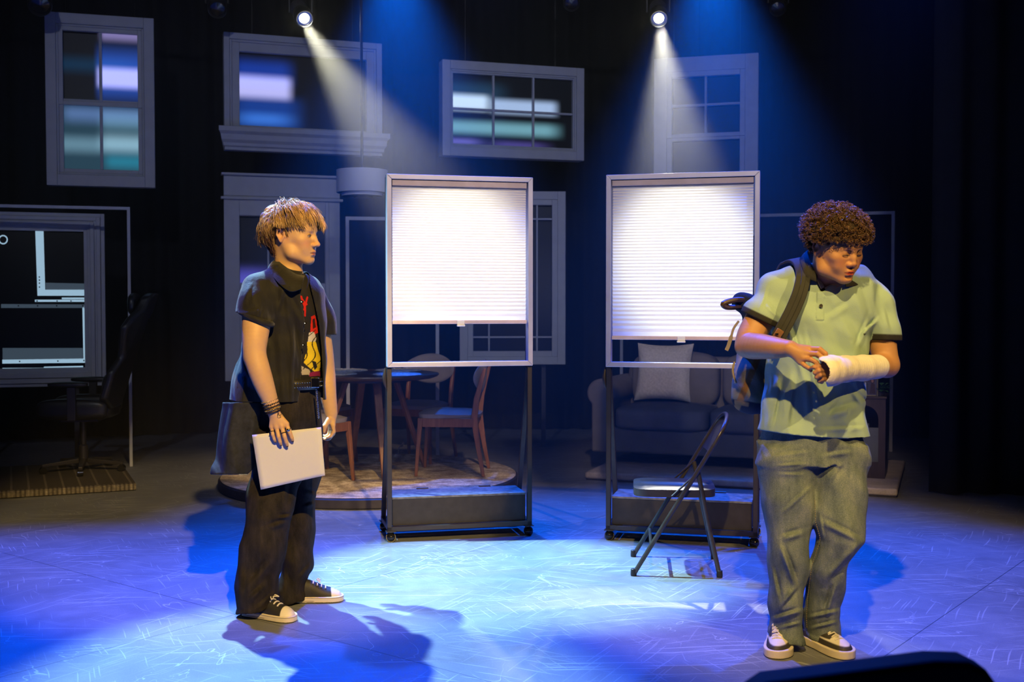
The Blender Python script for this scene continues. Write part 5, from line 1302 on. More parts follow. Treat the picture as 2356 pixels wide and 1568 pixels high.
T.chain([w1(600, 672, 4.87), w1(700, 672, 5.17)], [.052, .052], .04)
T.cone(hp(H1, 0, -.02, -.05), w1(668, 650, 5.0), .066, .070, .01, 's'); 
teem = tint('printed_tee', .8, .2, .05, 400, 0, .1)
def inpoly(px, py, poly):
    c = np.zeros(len(px), bool); n = len(poly); j = n-1
    for i in range(n):
        xi, yi = poly[i]; xj, yj = poly[j]; c ^= ((yi > py) != (yj > py)) & (px < (xj-xi)*(py-yi)/(yj-yi+1e-9)+xi); j = i
    return c
def tee_col(P):
    px, py = proj(P); c = np.tile(np.array([.018, .017, .018]), (len(P), 1)); fr = P[:, 1] < 5.03
    def put(m, col): c[m & fr] = col
    for a, b, cc_, d, w_ in ((693, 682, 702, 707, 2.2), (707, 684, 700, 712, 2.0), (702, 700, 702, 726, 1.8), (697, 690, 706, 700, 1.6)):
        t = np.clip(((px-a)*(cc_-a)+(py-b)*(d-b))/((cc_-a)**2+(d-b)**2), 0, 1); put(np.hypot(px-a-t*(cc_-a), py-b-t*(d-b)) < w_, (.50, .015, .012))
    put(inpoly(px, py, [(716, 728), (724, 724), (731, 745), (732, 765), (722, 770), (714, 762)]), (.55, .02, .01)); put(inpoly(px, py, [(719, 734), (724, 732), (727, 752), (720, 757)]), (.04, .01, .01))
    put(inpoly(px, py, [(711, 765), (722, 762), (728, 778), (724, 792), (708, 786)]), (.62, .58, .46))
    put(inpoly(px, py, [(706, 786), (727, 786), (732, 806), (738, 824), (738, 850), (726, 856), (712, 846), (699, 834), (702, 818), (708, 806)]), (.75, .56, .02))
    put(inpoly(px, py, [(717, 828), (727, 832), (730, 844), (724, 851), (720, 838)]), (.02, .02, .015))
    put(inpoly(px, py, [(694, 842), (712, 850), (716, 862), (694, 862)]), (.40, .36, .28)); put(inpoly(px, py, [(712, 856), (738, 853), (738, 864), (712, 866)]), (.22, .015, .08))
    ln = np.sin(px*.33+3*np.sin(py*.09)+py*.12); m = (ln > .90) & (py > 758) & (py < 850); put(m & (c[:, 0] > .3), (.03, .025, .01))
    return c
sobj('tee_shirt', T, (-1.25, 4.78, .95), (-.76, 5.26, 1.56), .0029, teem, p1, tee_col, 1)

O = Sdf(); O.add(shf, slo, shi, 0)
O.chain([w1(592, 668, 4.86), w1(588, 700, 4.825), w1(588, 728, 4.80)], [.068, .078, .0770], .03)          # near sleeve
O.chain([w1(708, 664, 5.15), w1(733, 730, 5.19), w1(740, 765, 5.20)], [.062, .068, .066], .03)           # far sleeve
O.chain([w1(600, 664, 4.87), w1(640, 632, 4.95)], [.05, .05], .05)
O.add(lambda P: waves(P, (((1, .4, .08), .085, .0075), ((1, -.5, .15), .13, .0060), ((.25, 0, 1), .16, .0040)), 21)*smoothstep(-P[:, 2], -1.52, -1.30), slo, shi, 0, 'd')
O.add(creases([(640, 650, 700, 760, 9, .006), (660, 690, 690, 900, 8, .008), (640, 760, 655, 960, 10, .008), (676, 730, 668, 960, 5, .006), (575, 650, 560, 700, 7, .005), (600, 700, 590, 735, 5, .004), (562, 720, 600, 712, 5, .004),
               (655, 640, 640, 720, 6, .004), (715, 690, 735, 760, 4, .004), (640, 850, 610, 960, 9, .006)]), slo, shi, 0, 'd')
oin = Sdf(); oin.it = [(it[0], it[1], it[2], it[3], it[4]) for it in O.it]
def xcurve(py, pts): return np.interp(py, [a for a, b in pts], [b for a, b in pts])
def shirt(P):
    d = O(P); shell = np.maximum(d, -(d+.0125))
    px, py = proj(P)
    xo = xcurve(py, [(600, 700), (640, 694), (665, 690), (690, 692), (740, 701), (790, 697), (840, 693), (900, 690), (940, 682), (985, 668)]); xf = xcurve(py, [(600, 712), (650, 712), (690, 722), (740, 733), (800, 740), (880, 743), (985, 744)])
    cut = np.maximum(np.maximum(xo-px, px-xf), (P[:, 1]-5.03)*520)/520
    shell = np.maximum(shell, -cut)
    pass
    # far half: open inner side between the near placket and the far panel, seen from the front
    neck = hl(H1, P); nk = np.linalg.norm(np.cross(P-hp(H1, 0, -.02, -.05), (w1(668, 660, 5.0)-hp(H1, 0, -.02, -.05))/np.linalg.norm(w1(668, 660, 5.0)-hp(H1, 0, -.02, -.05))), axis=1)-.070
    shell = np.maximum(shell, -np.maximum(nk, 1.42-P[:, 2]))
    # sleeve: cut along the slanting cuff line, only outside the torso
    tor = shf(P, .004, False); line = (py-(722+(px-553)*.40))/520
    shell = np.maximum(shell, -np.maximum(np.maximum(-line, .002-tor), np.maximum(P[:, 1]-4.93, (px-640)/520)))
    shell = np.maximum(shell, -np.maximum(np.maximum((770-py)/520, .002-tor), np.maximum(5.07-P[:, 1], (700-px)/520)))
    # hem: shirt tail curves, longer behind
    hem = xcurve(px, [(515, 925), (530, 935), (548, 952), (575, 968), (600, 974), (640, 984), (670, 986), (690, 975), (740, 978)])
    return np.maximum(shell, (py-hem)/520)
sobj('overshirt', shirt, (-1.29, 4.70, .93), (-.76, 5.30, 1.56), .0040, cloth1, p1, None, 1)
# rolled sleeve cuff
mb = MB(); pts = []
for k in range(28):
    a = 2*PI*k/28; px = 589.5+36*math.cos(a); Dd = 4.797+.070*math.sin(a); py = 731+15*math.cos(a)*.98-3*math.sin(a); pts.append(w1(px, py, Dd))
mb.tube(pts, .0125, 10, closed=True); o = obj('sleeve_cuff', mb, cloth1, p1, smooth=True, world=True); o.scale = (1, 1, 1)
# collar: two leaves falling over the shirt
def collar(parent, pts_in, pts_out, mat, th=.004, name='collar'):
    pts_in = [np.array(q) for q in pts_in]; pts_out = [np.array(q) for q in pts_out]
    pts_in = crs(pts_in, 5); pts_out = crs(pts_out, 5)
    mb = MB(); n = len(pts_in); vs = list(pts_in)+[(np.array(a)*.5+np.array(b)*.5+np.array([0, 0, .004])) for a, b in zip(pts_in, pts_out)]+list(pts_out); mb.add(vs, [(r*n+i, r*n+i+1, (r+1)*n+i+1, (r+1)*n+i) for r in range(2) for i in range(n-1)])
    o = obj(name, mb, mat, parent, smooth=True, world=True, angle=180); s_ = o.modifiers.new('s', 'SOLIDIFY'); s_.thickness = th; s_.offset = 0; return o
collar(p1, [w1(701, 634, 4.890), w1(680, 630, 4.885), w1(655, 612, 4.905), w1(640, 600, 4.96), w1(633, 596, 5.01), w1(645, 600, 5.07), w1(675, 612, 5.09), w1(697, 628, 5.08)],
       [w1(694, 664, 4.815), w1(668, 670, 4.800), w1(640, 650, 4.825), w1(621, 624, 4.91), w1(618, 614, 5.01), w1(638, 617, 5.10), w1(690, 634, 5.13), w1(714, 655, 5.11)], cloth1)
for (bx, by, D) in ((695.5, 694, 4.842), (703, 743, 4.838), (699, 793, 4.838)):
    mb = MB(); mb.M = Matrix.Translation(Vector(w1(bx, by, D)))@Matrix.Rotation(R(70), 4, 'X')@Matrix.Rotation(R(25), 4, 'Y'); mb.lathe([(0, -.002), (.0055, -.002), (.0055, .0015), (.003, .002), (0, .001)], 12); obj('shirt_button', mb, M['gloss_black'], p1, world=True)
# long loose under-tail with frayed hem, hanging behind
tl = _loft([(930, 521, 650, 5.0, .16), (980, 512, 640, 5.0, .165), (1030, 503, 625, 5.0, .17), (1088, 491, 596, 5.0, .175)])
tlf = tl[0]
def tail(P):
    d = tlf(P, 0, False)+waves(P, (((1, .6, .1), .075, .007), ((1, -.8, .1), .11, .006)), 8); px, py = proj(P); sh_ = np.maximum(d, -(d+.011))
    sh_ = np.maximum(sh_, (py-(1091-.0*(px-491)+np.clip(px-570, 0, 40)*-1.1))/520); sh_ = np.maximum(sh_, (925-py)/520); sh_ = np.maximum(sh_, (px-(600+(1090-py)*.10))/520)
    return sh_
denim = NT('dark_denim_tail'); co = denim.coord(); v = denim.noise(co, 30, 6, .7); denim.base(denim.ramp(v, [(.35, (.007, .008, .010)), (.65, (.020, .023, .032))])); denim.set(rough=.85); denim.bump(denim.noise(co, 500, 2), .3, .003); denim = denim.m
sobj('shirt_tail', tail, (-1.33, 4.80, .58), (-1.08, 5.2, .98), .0042, denim, p1, None, 1)
rs = np.random.RandomState(5); mb = MB()
for k in range(420):
    px = rs.uniform(492, 572) if k < 260 else 491+rs.uniform(0, 14); 
    if k < 260: py = 1090-max(0, px-570)*1.1; D = 4.835+.17*(1-min(1, (px-492)/50.))**2*.9
    else: py = rs.uniform(1030, 1090); px = 503-(py-1030)*.2+rs.uniform(-1, 1); D = 5.0+rs.uniform(-.04, .04)
    a = w1(px, py, D); b = a+np.array([rs.normal(-.001 if k < 260 else -.004, .002), -.001, rs.uniform(-.007, -.001) if k < 260 else rs.normal(0, .003)]); t = np.array([.0006, 0, .0003]); mb.add([a-t, a+t, b], [(0, 1, 2)])
obj('frayed_threads', mb, simple('pale_thread', (.30, .36, .44), .9), p1, world=True, recalc=False)

# ---- trousers, belt
J = Sdf()
hips = _loft([(878, 596, 741, 5.0, .145), (920, 588, 741, 5.0, .155), (960, 583, 740, 5.0, .16), (1010, 578, 738, 5.0, .15)], smooth=3); J.add(*hips, 0)
ln_ = [(985, 579, 690, 4.95, .10), (1050, 577, 700, 4.94, .095), (1100, 575, 694, 4.925, .09), (1150, 570, 684, 4.895, .095), (1186, 564, 669, 4.87, .098), (1200, 562, 665, 4.87, .096), (1250, 554, 662, 4.87, .098), (1300, 547, 650, 4.87, .10), (1350, 542, 638, 4.87, .105), (1385, 541, 631, 4.87, .11), (1420, 541, 632, 4.87, .11)]
lf_ = [(985, 640, 740, 5.07, .105), (1050, 648, 741, 5.09, .105), (1100, 652, 735, 5.11, .10), (1150, 656, 730, 5.12, .10), (1200, 657, 726, 5.12, .10), (1250, 652, 723, 5.12, .10), (1300, 646, 718, 5.12, .102), (1350, 639, 706, 5.12, .105), (1392, 634, 705, 5.12, .105)]
zb1 = W(586, 1399, 4.87)[2]; nleg = _loft(ln_, bot=zb1, slope=.30); J.add(*nleg, .03); fleg = _loft(lf_, bot=.012, slope=.15); J.add(*fleg, .02)
J.add(lambda P: waves(P, (((.3, .3, 1), .20, .0065), ((1, .5, .3), .13, .0050)), 31), (-1.5, 4, 0), (0, 6, 1.2), 0, 'd')
J.add(creases([(655, 1090, 650, 1170, 9, .008), (640, 1192, 668, 1188, 5, .010), (620, 1215, 660, 1200, 7, .008), (600, 1100, 588, 1180, 9, .006), (575, 1350, 625, 1290, 9, .010), (570, 1385, 610, 1345, 7, .009), (556, 1300, 550, 1390, 8, .006), (590, 1400, 630, 1365, 5, .006),
               (700, 1130, 726, 1140, 6, .008), (700, 1165, 724, 1158, 5, .008), (690, 1330, 715, 1300, 6, .006), (650, 1300, 660, 1370, 8, .006), (600, 1215, 598, 1330, 4, .004)]), (-1.5, 4, 0), (0, 6, 1.2), 0, 'd')
def hemband(P, specs):
    d = 0
    for cx0, y0_, z0, sl, rad in specs:
        zz = P[:, 2]-z0-sl*(P[:, 0]-cx0); m = (np.abs(P[:, 0]-cx0) < rad) & (np.abs(P[:, 1]-y0_) < rad+.03); d = d-.0028*m*smoothstep(-zz, -.026, -.022)*(1+.25*np.sin(np.arctan2(P[:, 1]-y0_, P[:, 0]-cx0)*46))
    return d
J.add(lambda P: hemband(P, ((w1(586, 1399, 4.87)[0], 4.87, zb1, .30, .10), (w1(670, 1390, 5.12)[0], 5.12, .012, .15, .075))), (-1.5, 4, 0), (0, 6, .3), 0, 'd')
jm1 = NT('washed_black_denim'); co = jm1.coord(); v = jm1.noise(jm1.coord('Object', (3, 3, 1)), 9, 6, .65); f2 = jm1.noise(co, 350, 2); jm1.base(jm1.ramp(jm1.math('ADD', jm1.math('MULTIPLY', v, .75), jm1.math('MULTIPLY', f2, .25)), [(.35, (.012, .011, .0115)), (.6, (.032, .027, .026)), (.72, (.052, .045, .042))])); jm1.set(rough=.9, spec=.15); jm1.bump(f2, .35, .002); jm1 = jm1.m
def seam_col(P): return None
sobj('trousers', J, (-1.25, 4.73, -.01), (-.80, 5.26, 1.03), .0042, jm1, p1, None, 2)
thr = simple('seam_thread', (.10, .085, .07), .9)
def on_loft(lf, py, side, grow=.002, D0=4.87):
    """point on the camera side of a trouser leg at a picture height, side in -1..1 across"""
    rows = lf; ys = [r[0] for r in rows]; L = np.interp(py, ys, [r[1] for r in rows]); Rr = np.interp(py, ys, [r[2] for r in rows]); D = np.interp(py, ys, [r[3] for r in rows]); ry = np.interp(py, ys, [r[4] for r in rows])
    return w1((L+Rr)/2+side*(Rr-L)/2, py, D-(ry+grow)*math.sqrt(max(0, 1-side*side)))
# studded belt and wallet chain
bl = lambda a, py: (w1(668, py, 5.0)[0]+.146*math.cos(a), 5.0+.156*math.sin(a), w1(668, py, 5.0)[2])
mb = MB(); n = 60; vs = [bl(2*PI*k/n, py) for k in range(n) for py in (868, 892)]; mb.add(vs, [(2*k, 2*((k+1) % n), 2*((k+1) % n)+1, 2*k+1) for k in range(n)]); o = obj('belt', mb, simple('black_leather', (.02, .018, .018), .35), p1, smooth=True, world=True, angle=180); q = o.modifiers.new('s', 'SOLIDIFY'); q.thickness = .005; q.offset = 0
mb = MB()
for k in range(-22, 6):
    for py in (875, 885):
        a = k*2*PI/84-.2; p = bl(a, py); d = np.array([math.cos(a), math.sin(a), 0])*.005; mb.sphere(np.array(p)+d, .0035, 8, 6)
obj('belt_studs', mb, M['chrome'], o, smooth=True, world=False) if False else obj('belt_studs', mb, M['chrome'], p1, smooth=True, world=True)
mb = MB(); bp = w1(725, 880, 4.872); mb.box(bp-np.array([.018, .004, .022]), bp+np.array([.018, .002, .022])); obj('belt_buckle', mb, M['chrome'], p1, world=True, bevel=.003)
mb = MB()
for k in range(26):
    t = k/25; p = w1(728+5*t, 898+62*t, 4.862+.01*t); a = PI/2*(k % 2); mb.tube([p+.004*np.array([math.cos(q)*math.cos(a), math.cos(q)*math.sin(a), math.sin(q)*1.3]) for q in np.linspace(0, 2*PI, 8, endpoint=False)], .0011, 5, closed=True)
obj('wallet_chain', mb, M['chrome'], p1, world=True)
# bracelets, rings, necklace
beads = simple('bracelet_beads', (.03, .022, .018), .25, var=.3); gold = simple('gold_bead', (.55, .38, .15), .25, .9)
fa = (w1(625, 930, 4.765)-w1(617, 905, 4.760)); fa /= np.linalg.norm(fa); u_ = np.cross(fa, [0, 1, 0]); u_ /= np.linalg.norm(u_); v_ = np.cross(fa, u_)
for k, (py, px, r, m) in enumerate(((921, 620.5, .0335, 0), (928, 623.5, .0330, 1), (934, 625.5, .0325, 0), (940, 627, .0320, 1), (946, 629, .0305, 2))):
    c = w1(px, py, 4.765); mb = MB()
    if m == 2: mb.tube([c+r*(math.cos(a)*u_+math.sin(a)*v_) for a in np.linspace(0, 2*PI, 30, endpoint=False)], .003, 6, closed=True)
    else:
        for a in np.linspace(0, 2*PI, 26, endpoint=False): mb.sphere(c+r*(math.cos(a)*u_+math.sin(a)*v_)+fa*rs.normal(0, .0006), .0042, 8, 6)
    obj('bracelet', mb, [gold, beads, beads][0] if k in (0, 3) else beads, p1, smooth=True, world=True)
mb = MB(); mb.tube([w1(638, 940, 4.735), w1(646, 946, 4.73), w1(648, 952, 4.732), w1(642, 956, 4.735)], .0012, 5); mb.tube([w1(641, 938, 4.735), w1(640, 955, 4.732)], .0012, 5); obj('bracelet_cord', mb, beads, p1, world=True)
for q, m_, r in (('p', M['chrome'], .0092), ('m', M['gloss_black'], .0103), ('i', M['chrome'], .0105)):
    a = w1(*fg[q][0]); b = w1(*fg[q][1]); ax = (b-a)/np.linalg.norm(b-a); c = a+(b-a)*(.62 if q == 'p' else .66); u2 = np.cross(ax, [0, 1, 0]); u2 /= np.linalg.norm(u2); v2 = np.cross(ax, u2); mb = MB()
    mb.tube([c+r*(math.cos(t)*u2+math.sin(t)*v2) for t in np.linspace(0, 2*PI, 20, endpoint=False)], .0020, 6, closed=True)
    if q == 'i': mb.sphere(c+np.array([0, -.011, 0]), (.0085, .004, .0065), 12, 8)
    obj('finger_ring', mb, m_, p1, smooth=True, world=True)
mb = MB(); c = w1(764, 988, 5.163); mb.tube([c+.0100*np.array([math.cos(t), math.sin(t), .15*math.cos(t)]) for t in np.linspace(0, 2*PI, 18, endpoint=False)], .0022, 6, closed=True); obj('finger_ring', mb, M['chrome'], p1, smooth=True, world=True)
mb = MB(); nk0 = w1(664, 627, 5.0)
for a in np.linspace(0, 2*PI, 60, endpoint=False): mb.sphere(nk0+np.array([.070*math.cos(a)+.002, .072*math.sin(a), -.020*math.cos(a)-.003]), .0030, 6, 5)
obj('necklace', mb, gold, p1, smooth=True, world=True)

# ---- shoes
def shoe(parent, heel, toe, L, mats, kind, wid=.098):
    heel = np.array(heel, float); d = np.array(toe, float)-heel; d[2] = 0; d /= np.linalg.norm(d); rz = math.atan2(d[1], d[0])
    Mx = Matrix.Translation(Vector((heel[0], heel[1], 0)))@Matrix.Rotation(rz, 4, 'Z'); Rm = np.array(Mx.to_3x3()); t0 = np.array([heel[0], heel[1], 0.])
    loc = lambda P: (P-t0)@Rm
    xs = np.array([0, .03, .08, .13, .18, .22, .26, .285, .30])*L/.30; hw = np.array([.020, .030, .033, .036, .045, .047, .041, .028, .004])*wid/.098; cyy = np.array([0, 0, 0, .002, .004, .004, .001, -.004, -.006])
    xf_ = np.linspace(0, L, 500); wf_ = np.interp(xf_, xs[:-2], hw[:-2]); k0 = xs[-4]; m_ = xf_ > k0; wf_[m_] = hw[-4]*np.sqrt(np.clip(1-((xf_[m_]-k0)/(L-k0+.001))**2.3, 0, 1)); m_ = xf_ < .035; wf_[m_] = .031*wid/.098*np.sqrt(np.clip(1-((.035-xf_[m_])/.036)**2.2, 0, 1)); m_ = (xf_ > .03) & (xf_ <= k0); wf_[m_] = np.convolve(np.pad(wf_, 25, mode='edge'), np.ones(51)/51, 'valid')[m_]
    cf_ = np.convolve(np.pad(np.interp(xf_, xs, cyy), 30, mode='edge'), np.ones(61)/61, 'valid')
    ht = np.array([.085, .10, .105, .098, .078, .064, .054, .044, .026]) if kind == 'canvas' else np.array([.085, .10, .105, .102, .085, .068, .058, .048, .03])
    sole_h = .026 if kind == 'canvas' else .032
    def outline(p, g=0.0):
        x = np.clip((p[:, 0]+g)*L/(L+2*g), 0, L); w_ = np.interp(x, xf_, wf_)*(1+g/.042); c = np.interp(x, xf_, cf_); q = np.abs(p[:, 1]-c)-w_
        return np.maximum(q*.9, np.maximum(-g-p[:, 0], p[:, 0]-L-g))
    def sole(P):
        p = loc(P); d_ = outline(p, .006); e = np.abs(p[:, 2]-sole_h/2-.001)-sole_h/2+.004; return np.linalg.norm(np.maximum(np.stack([d_+.004, e], 1), 0), axis=1)+np.minimum(np.maximum(d_+.004, e), 0)-.004
    def upper(P):
        p = loc(P); x = np.clip(p[:, 0], 0, L); h_ = np.interp(x, xs, ht); w_ = np.maximum(np.interp(x, xf_, wf_)-.001, .002); c = np.interp(x, xf_, cf_); v = (p[:, 2]-.012)/(h_-.012); q = np.sqrt(((p[:, 1]-c)/w_)**2*(1.0+.12*np.clip(v, 0, 1))+np.clip(v, 0, 2)**2.6)
        d_ = (q-1)*np.minimum(w_, h_*.7)*.8; d_ = np.maximum(d_, np.maximum(.004-p[:, 0], p[:, 0]-L+.004)); d_ = np.maximum(d_, .012-p[:, 2])
        ank = np.sqrt(((p[:, 0]-.06*L/.3)/.046)**2+(p[:, 1]/.028)**2)-1; d_ = np.maximum(d_, -np.maximum(ank*.03, .055-p[:, 2])); return d_
    lo_ = np.array([min(heel[0], heel[0]+d[0]*L), min(heel[1], heel[1]+d[1]*L), 0])-.07; hi_ = np.array([max(heel[0], heel[0]+d[0]*L), max(heel[1], heel[1]+d[1]*L), .12])+.07; lo_[2] = -.008
    def ucol(P):
        p = loc(P); x, y, z = p.T; x = x*.30/L; c = np.tile(np.array(mats['upper']), (len(P), 1))
        if kind == 'canvas':
            xx = x-3*y*y; k = smoothstep(xx, .238, .242)[:, None]; c = c*(1-k)+np.array(mats['toe'])*k
        else:
            c[:] = mats['toe']; S2 = lambda v: smoothstep(v, -.0022, .0022); k = np.maximum(S2(.052-.06*(x-.20)-z)*S2(x-.14), S2(.15-x)*S2(.065-z))
            k = np.maximum(k, S2(.212-x)*S2(.034-np.abs(y))*S2(z-.058)*(x > .10)); k = np.maximum(k, S2(.10-x)*S2(z-.07))[:, None]; c = c*(1-k)+np.array(mats['upper'])*k; k = (S2(.196-x)*S2(.014-np.abs(y))*(x > .11)*(z > .06))[:, None]; c = c*(1-k)+np.array(mats['tongue'])*k
        return c
    so_ = sobj('shoe', upper, lo_, hi_, .0024, mats['m'], parent, ucol, 1)
    def scol(P):
        p = loc(P); z = p[:, 2]; c = np.tile(np.array(mats['sole']), (len(P), 1))
        if kind == 'canvas': k = (np.exp(-((z-.0225)/.0013)**2)+np.exp(-((z-.0095)/.0015)**2)*smoothstep(-p[:, 0], -.14, -.13)); k = np.clip(k, 0, 1)[:, None]*.9; c = c*(1-k)+.02*k
        c[z < .0035] = (.03, .025, .025); return c
    s2 = sobj('sole', sole, lo_, hi_, .0020, mats['m'], None, scol, 1); s2.parent = so_; s2.matrix_parent_inverse = mw(so_).inverted()
    mb = MB(); mb.M = Mx; n = 4 if kind == 'canvas' else 5
    for k in range(n):
        x = (.150+.021*k)*L/.30; hgt = np.interp(x, xs, ht); hw_ = .020; nn = [(x, y, hgt-.001-((y/.034)**2)*.022+.0035) for y in np.linspace(-hw_, hw_, 7)]; mb.tube(nn, .0034, 6)
        if k < n-1 and kind != 'canvas': mb.tube([(x, -hw_, hgt-.009), (x+.011, 0, hgt+.001), (x+.021, hw_, np.interp(x+.021, xs, ht)-.009)], .0030, 6)
    if kind == 'canvas': 
        for sy in (-1, 1): mb.tube(crs([(.146, 0, .096), (.150, sy*.016, .099), (.162, sy*.026, .090), (.160, sy*.010, .095), (.148, 0, .095)]), .0024, 6)
    l = obj('laces', mb, mats['lace'], None, smooth=True); l.parent = so_; l.matrix_parent_inverse = mw(so_).inverted()
    return so_
shoe_m = tint('shoe_surface', .55, .35, .06, 300, 0, .06)
cream = simple('lace_white', (.72, .68, .60), .8)
mt1 = dict(upper=(.022, .022, .026), toe=(.74, .70, .64), sole=(.72, .66, .58), tongue=(.02, .02, .02), m=shoe_m, lace=cream)
shoe(p1, (-1.165, 4.885, 0), (-.955, 4.790, 0), .262, mt1, 'canvas'); shoe(p1, (-1.035, 5.095, 0), (-.79, 5.125, 0), .262, mt1, 'canvas')

# ---- the sheet of paper in the hand
q4 = [w1(580, 1000, 4.786), w1(739, 982, 4.796), w1(748, 1093, 4.772), w1(600, 1126, 4.762)]
ctr = sum(q4)/4; mb = MB(); n = 14; vs = []
for j in range(n+1):
    for i in range(n+1):
        u, v = i/n, j/n; p = (1-v)*((1-u)*q4[0]+u*q4[1])+v*((1-u)*q4[3]+u*q4[2]); vs.append(p+np.array([0, .006*math.sin(u*PI)*v-.004*math.sin(v*3)*u, 0])-ctr)
mb.add(vs, [(j*(n+1)+i, j*(n+1)+i+1, (j+1)*(n+1)+i+1, (j+1)*(n+1)+i) for j in range(n) for i in range(n)])
pm = NT('white_paper'); pm.base((.60, .61, .70)); pm.set(rough=.8, spec=.2)
paper = obj('sheet_of_paper', mb, pm.m, smooth=True, recalc=False, angle=180); paper.location = ctr; q = paper.modifiers.new('s', 'SOLIDIFY'); q.thickness = .0012; q.offset = 0
tag(paper, 'white sheet of paper held in the near hand of the person in black', 'paper')
# ================================================================== the person at the right: curly hair, sage polo, arm in a cast, backpack
SK2 = (.45, .235, .115); X2 = (1.16, 4.42, 0)
p2 = thing('person', 'curly-haired person in a sage polo shirt and loose jeans, forearm in a white cast', 'person', X2)
skin2 = tint('skin_tan', .45, .35, .05, 500, .12, .07, 30)
H2 = head_frame(W(1924, 569, 4.29), (math.sin(R(27)), -math.cos(R(27))), 17, -2, 1.02)
B = Sdf(); add_head(B, H2, jaw=1.12, nose=.96, cheek=1.10, lip=1.30, mouth_open=.0020)
for sx in (-1, 1): B.ell(hp(H2, sx*.012, .096, -.0405), (.0100, .0095, .0085), .006, 'u', H2['R'])
B.chain([hp(H2, 0, -.020, -.050), w1(1903, 640, 4.40), w1(1898, 668, 4.44)], [.062, .064, .078], .03)
B.chain([w1(1892, 700, 4.46), w1(1885, 800, 4.46), w1(1878, 900, 4.45), w1(1872, 985, 4.45)], [.095, .10, .10, .10], .015)
B.chain([w1(1800, 672, 4.47), w1(2004, 686, 4.47)], [.046, .046], .015)
B.limb([w1(1784, 672, 4.46), w1(1752, 728, 4.44), w1(1728, 772, 4.41), w1(1726, 793, 4.38), w1(1756, 797, 4.28), w1(1790, 800, 4.19), w1(1816, 801, 4.145)], [.060, .058, .054, .052, .0485, .0385, .0280])
B.ell(w1(1709, 800, 4.39), (.028, .03, .028), .02)
wr = w1(1818, 801, 4.14)
kn2 = {'i': (1861, 802, 4.112), 'm': (1857, 813, 4.098), 'r': (1849, 824, 4.098), 'p': (1841, 832, 4.108)}
for q, rr in (('i', .0135), ('m', .0135), ('r', .013), ('p', .012)): B.cone(wr, w1(*kn2[q]), .020, rr, .012)
fg2 = {'i': [(1861, 802, 4.112), (1886, 803, 4.085), (1899, 813, 4.080), (1901, 827, 4.090)], 'm': [(1857, 813, 4.098), (1881, 814, 4.074), (1894, 824, 4.070), (1895, 836, 4.082)],
       'r': [(1849, 824, 4.098), (1866, 827, 4.076), (1879, 834, 4.073), (1881, 844, 4.084)], 'p': [(1841, 832, 4.108), (1852, 841, 4.090), (1861, 847, 4.088), (1866, 852, 4.096)]}
fr2 = {'i': [.0108, .0100, .0090, .0076], 'm': [.0110, .0100, .0090, .0078], 'r': [.0105, .0096, .0086, .0074], 'p': [.0098, .0088, .0078, .0068]}
for q in fg2: B.chain([w1(*p) for p in fg2[q]], fr2[q], .0028)
B.chain([w1(1832, 802, 4.155), w1(1862, 806, 4.158), w1(1884, 816, 4.140), w1(1896, 826, 4.118)], [.017, .0130, .0110, .0090], .008)
B.chain([w1(2006, 684, 4.47), w1(2021, 730, 4.46), w1(2030, 790, 4.45), w1(2040, 838, 4.43)], [.054, .055, .053, .0475], .006)
B.chain([w1(2040, 840, 4.43), w1(1990, 848, 4.29), w1(1930, 850, 4.14), w1(1912, 851, 4.105)], [.0470, .040, .030, .026], .015)
wl = w1(1918, 851, 4.115)
lf = {'i': [(1901, 842, 4.090), (1884, 842, 4.062), (1873, 844, 4.066), (1867, 846, 4.078)], 'm': [(1900, 852, 4.086), (1883, 852, 4.050), (1875, 857, 4.056), (1882, 862, 4.072)],
      'r': [(1901, 862, 4.088), (1886, 862, 4.054), (1879, 867, 4.060), (1886, 871, 4.076)], 'p': [(1903, 871, 4.094), (1891, 872, 4.066), (1885, 876, 4.070), (1891, 879, 4.082)]}
for q in lf: B.cone(wl, w1(*lf[q][0]), .018, .012, .010); B.chain([w1(*p) for p in lf[q]], [.0098, .0092, .0082, .0070], .0025)
B.chain([w1(1922, 840, 4.11), w1(1912, 826, 4.10), w1(1904, 820, 4.098)], [.015, .0105, .0085], .006)
B.chain([w1(1830, 990, 4.44), w1(1812, 1210, 4.42), w1(1810, 1440, 4.42)], [.08, .055, .032], .03); B.chain([w1(1925, 990, 4.44), w1(1930, 1220, 4.38), w1(1893, 1440, 4.45)], [.08, .055, .032], .03)
B.cone(w1(1810, 1440, 4.42), w1(1798, 1502, 4.34), .028, .012, .01); B.cone(w1(1893, 1440, 4.45), w1(1922, 1500, 4.36), .028, .012, .01)
def col2(P):
    c = head_colour(H2, P, SK2, (.42, .060, .040), blush=(.50, .17, .09))
    for fset in (fg2, lf):
        for q in fset:
            for j in (0, 1, 2):
                d = np.linalg.norm(P-w1(*fset[q][j]), axis=1); k = (np.exp(-(d/.010)**2)*.22)[:, None]; c = c*(1-k)+np.array([.50, .17, .09])*k
    return c
sobj('body', B, (.82, 4.02, .02), (1.53, 4.62, 1.76), .0032, skin2, p2, col2, 1)
browm2 = simple('brow_hair_dark', (.022, .012, .008), .6); rs = np.random.RandomState(8)
for sx in (1, -1): eye_parts(H2, p2, sx, (0, -.35), lid=.07, browmat=browm2, lidz=-.0050); brow_part(H2, p2, sx, browm2, rs, 340, 2.0, -.002, -.005)
# lid crease and small cut on the forehead
mb = MB()
for dx, L_ in ((-.004, .010), (.001, .013), (.005, .008)):
    mb.tube([hp(H2, dx+.0006*math.sin(t*7), .0945-.0015*t, .028+L_*t) for t in np.linspace(0, 1, 5)], [.0003, .0009, .0009, .0007, .0003], 5)
obj('forehead_scratch', mb, simple('dark_scratch', (.12, .008, .008), .3), p2, world=True)

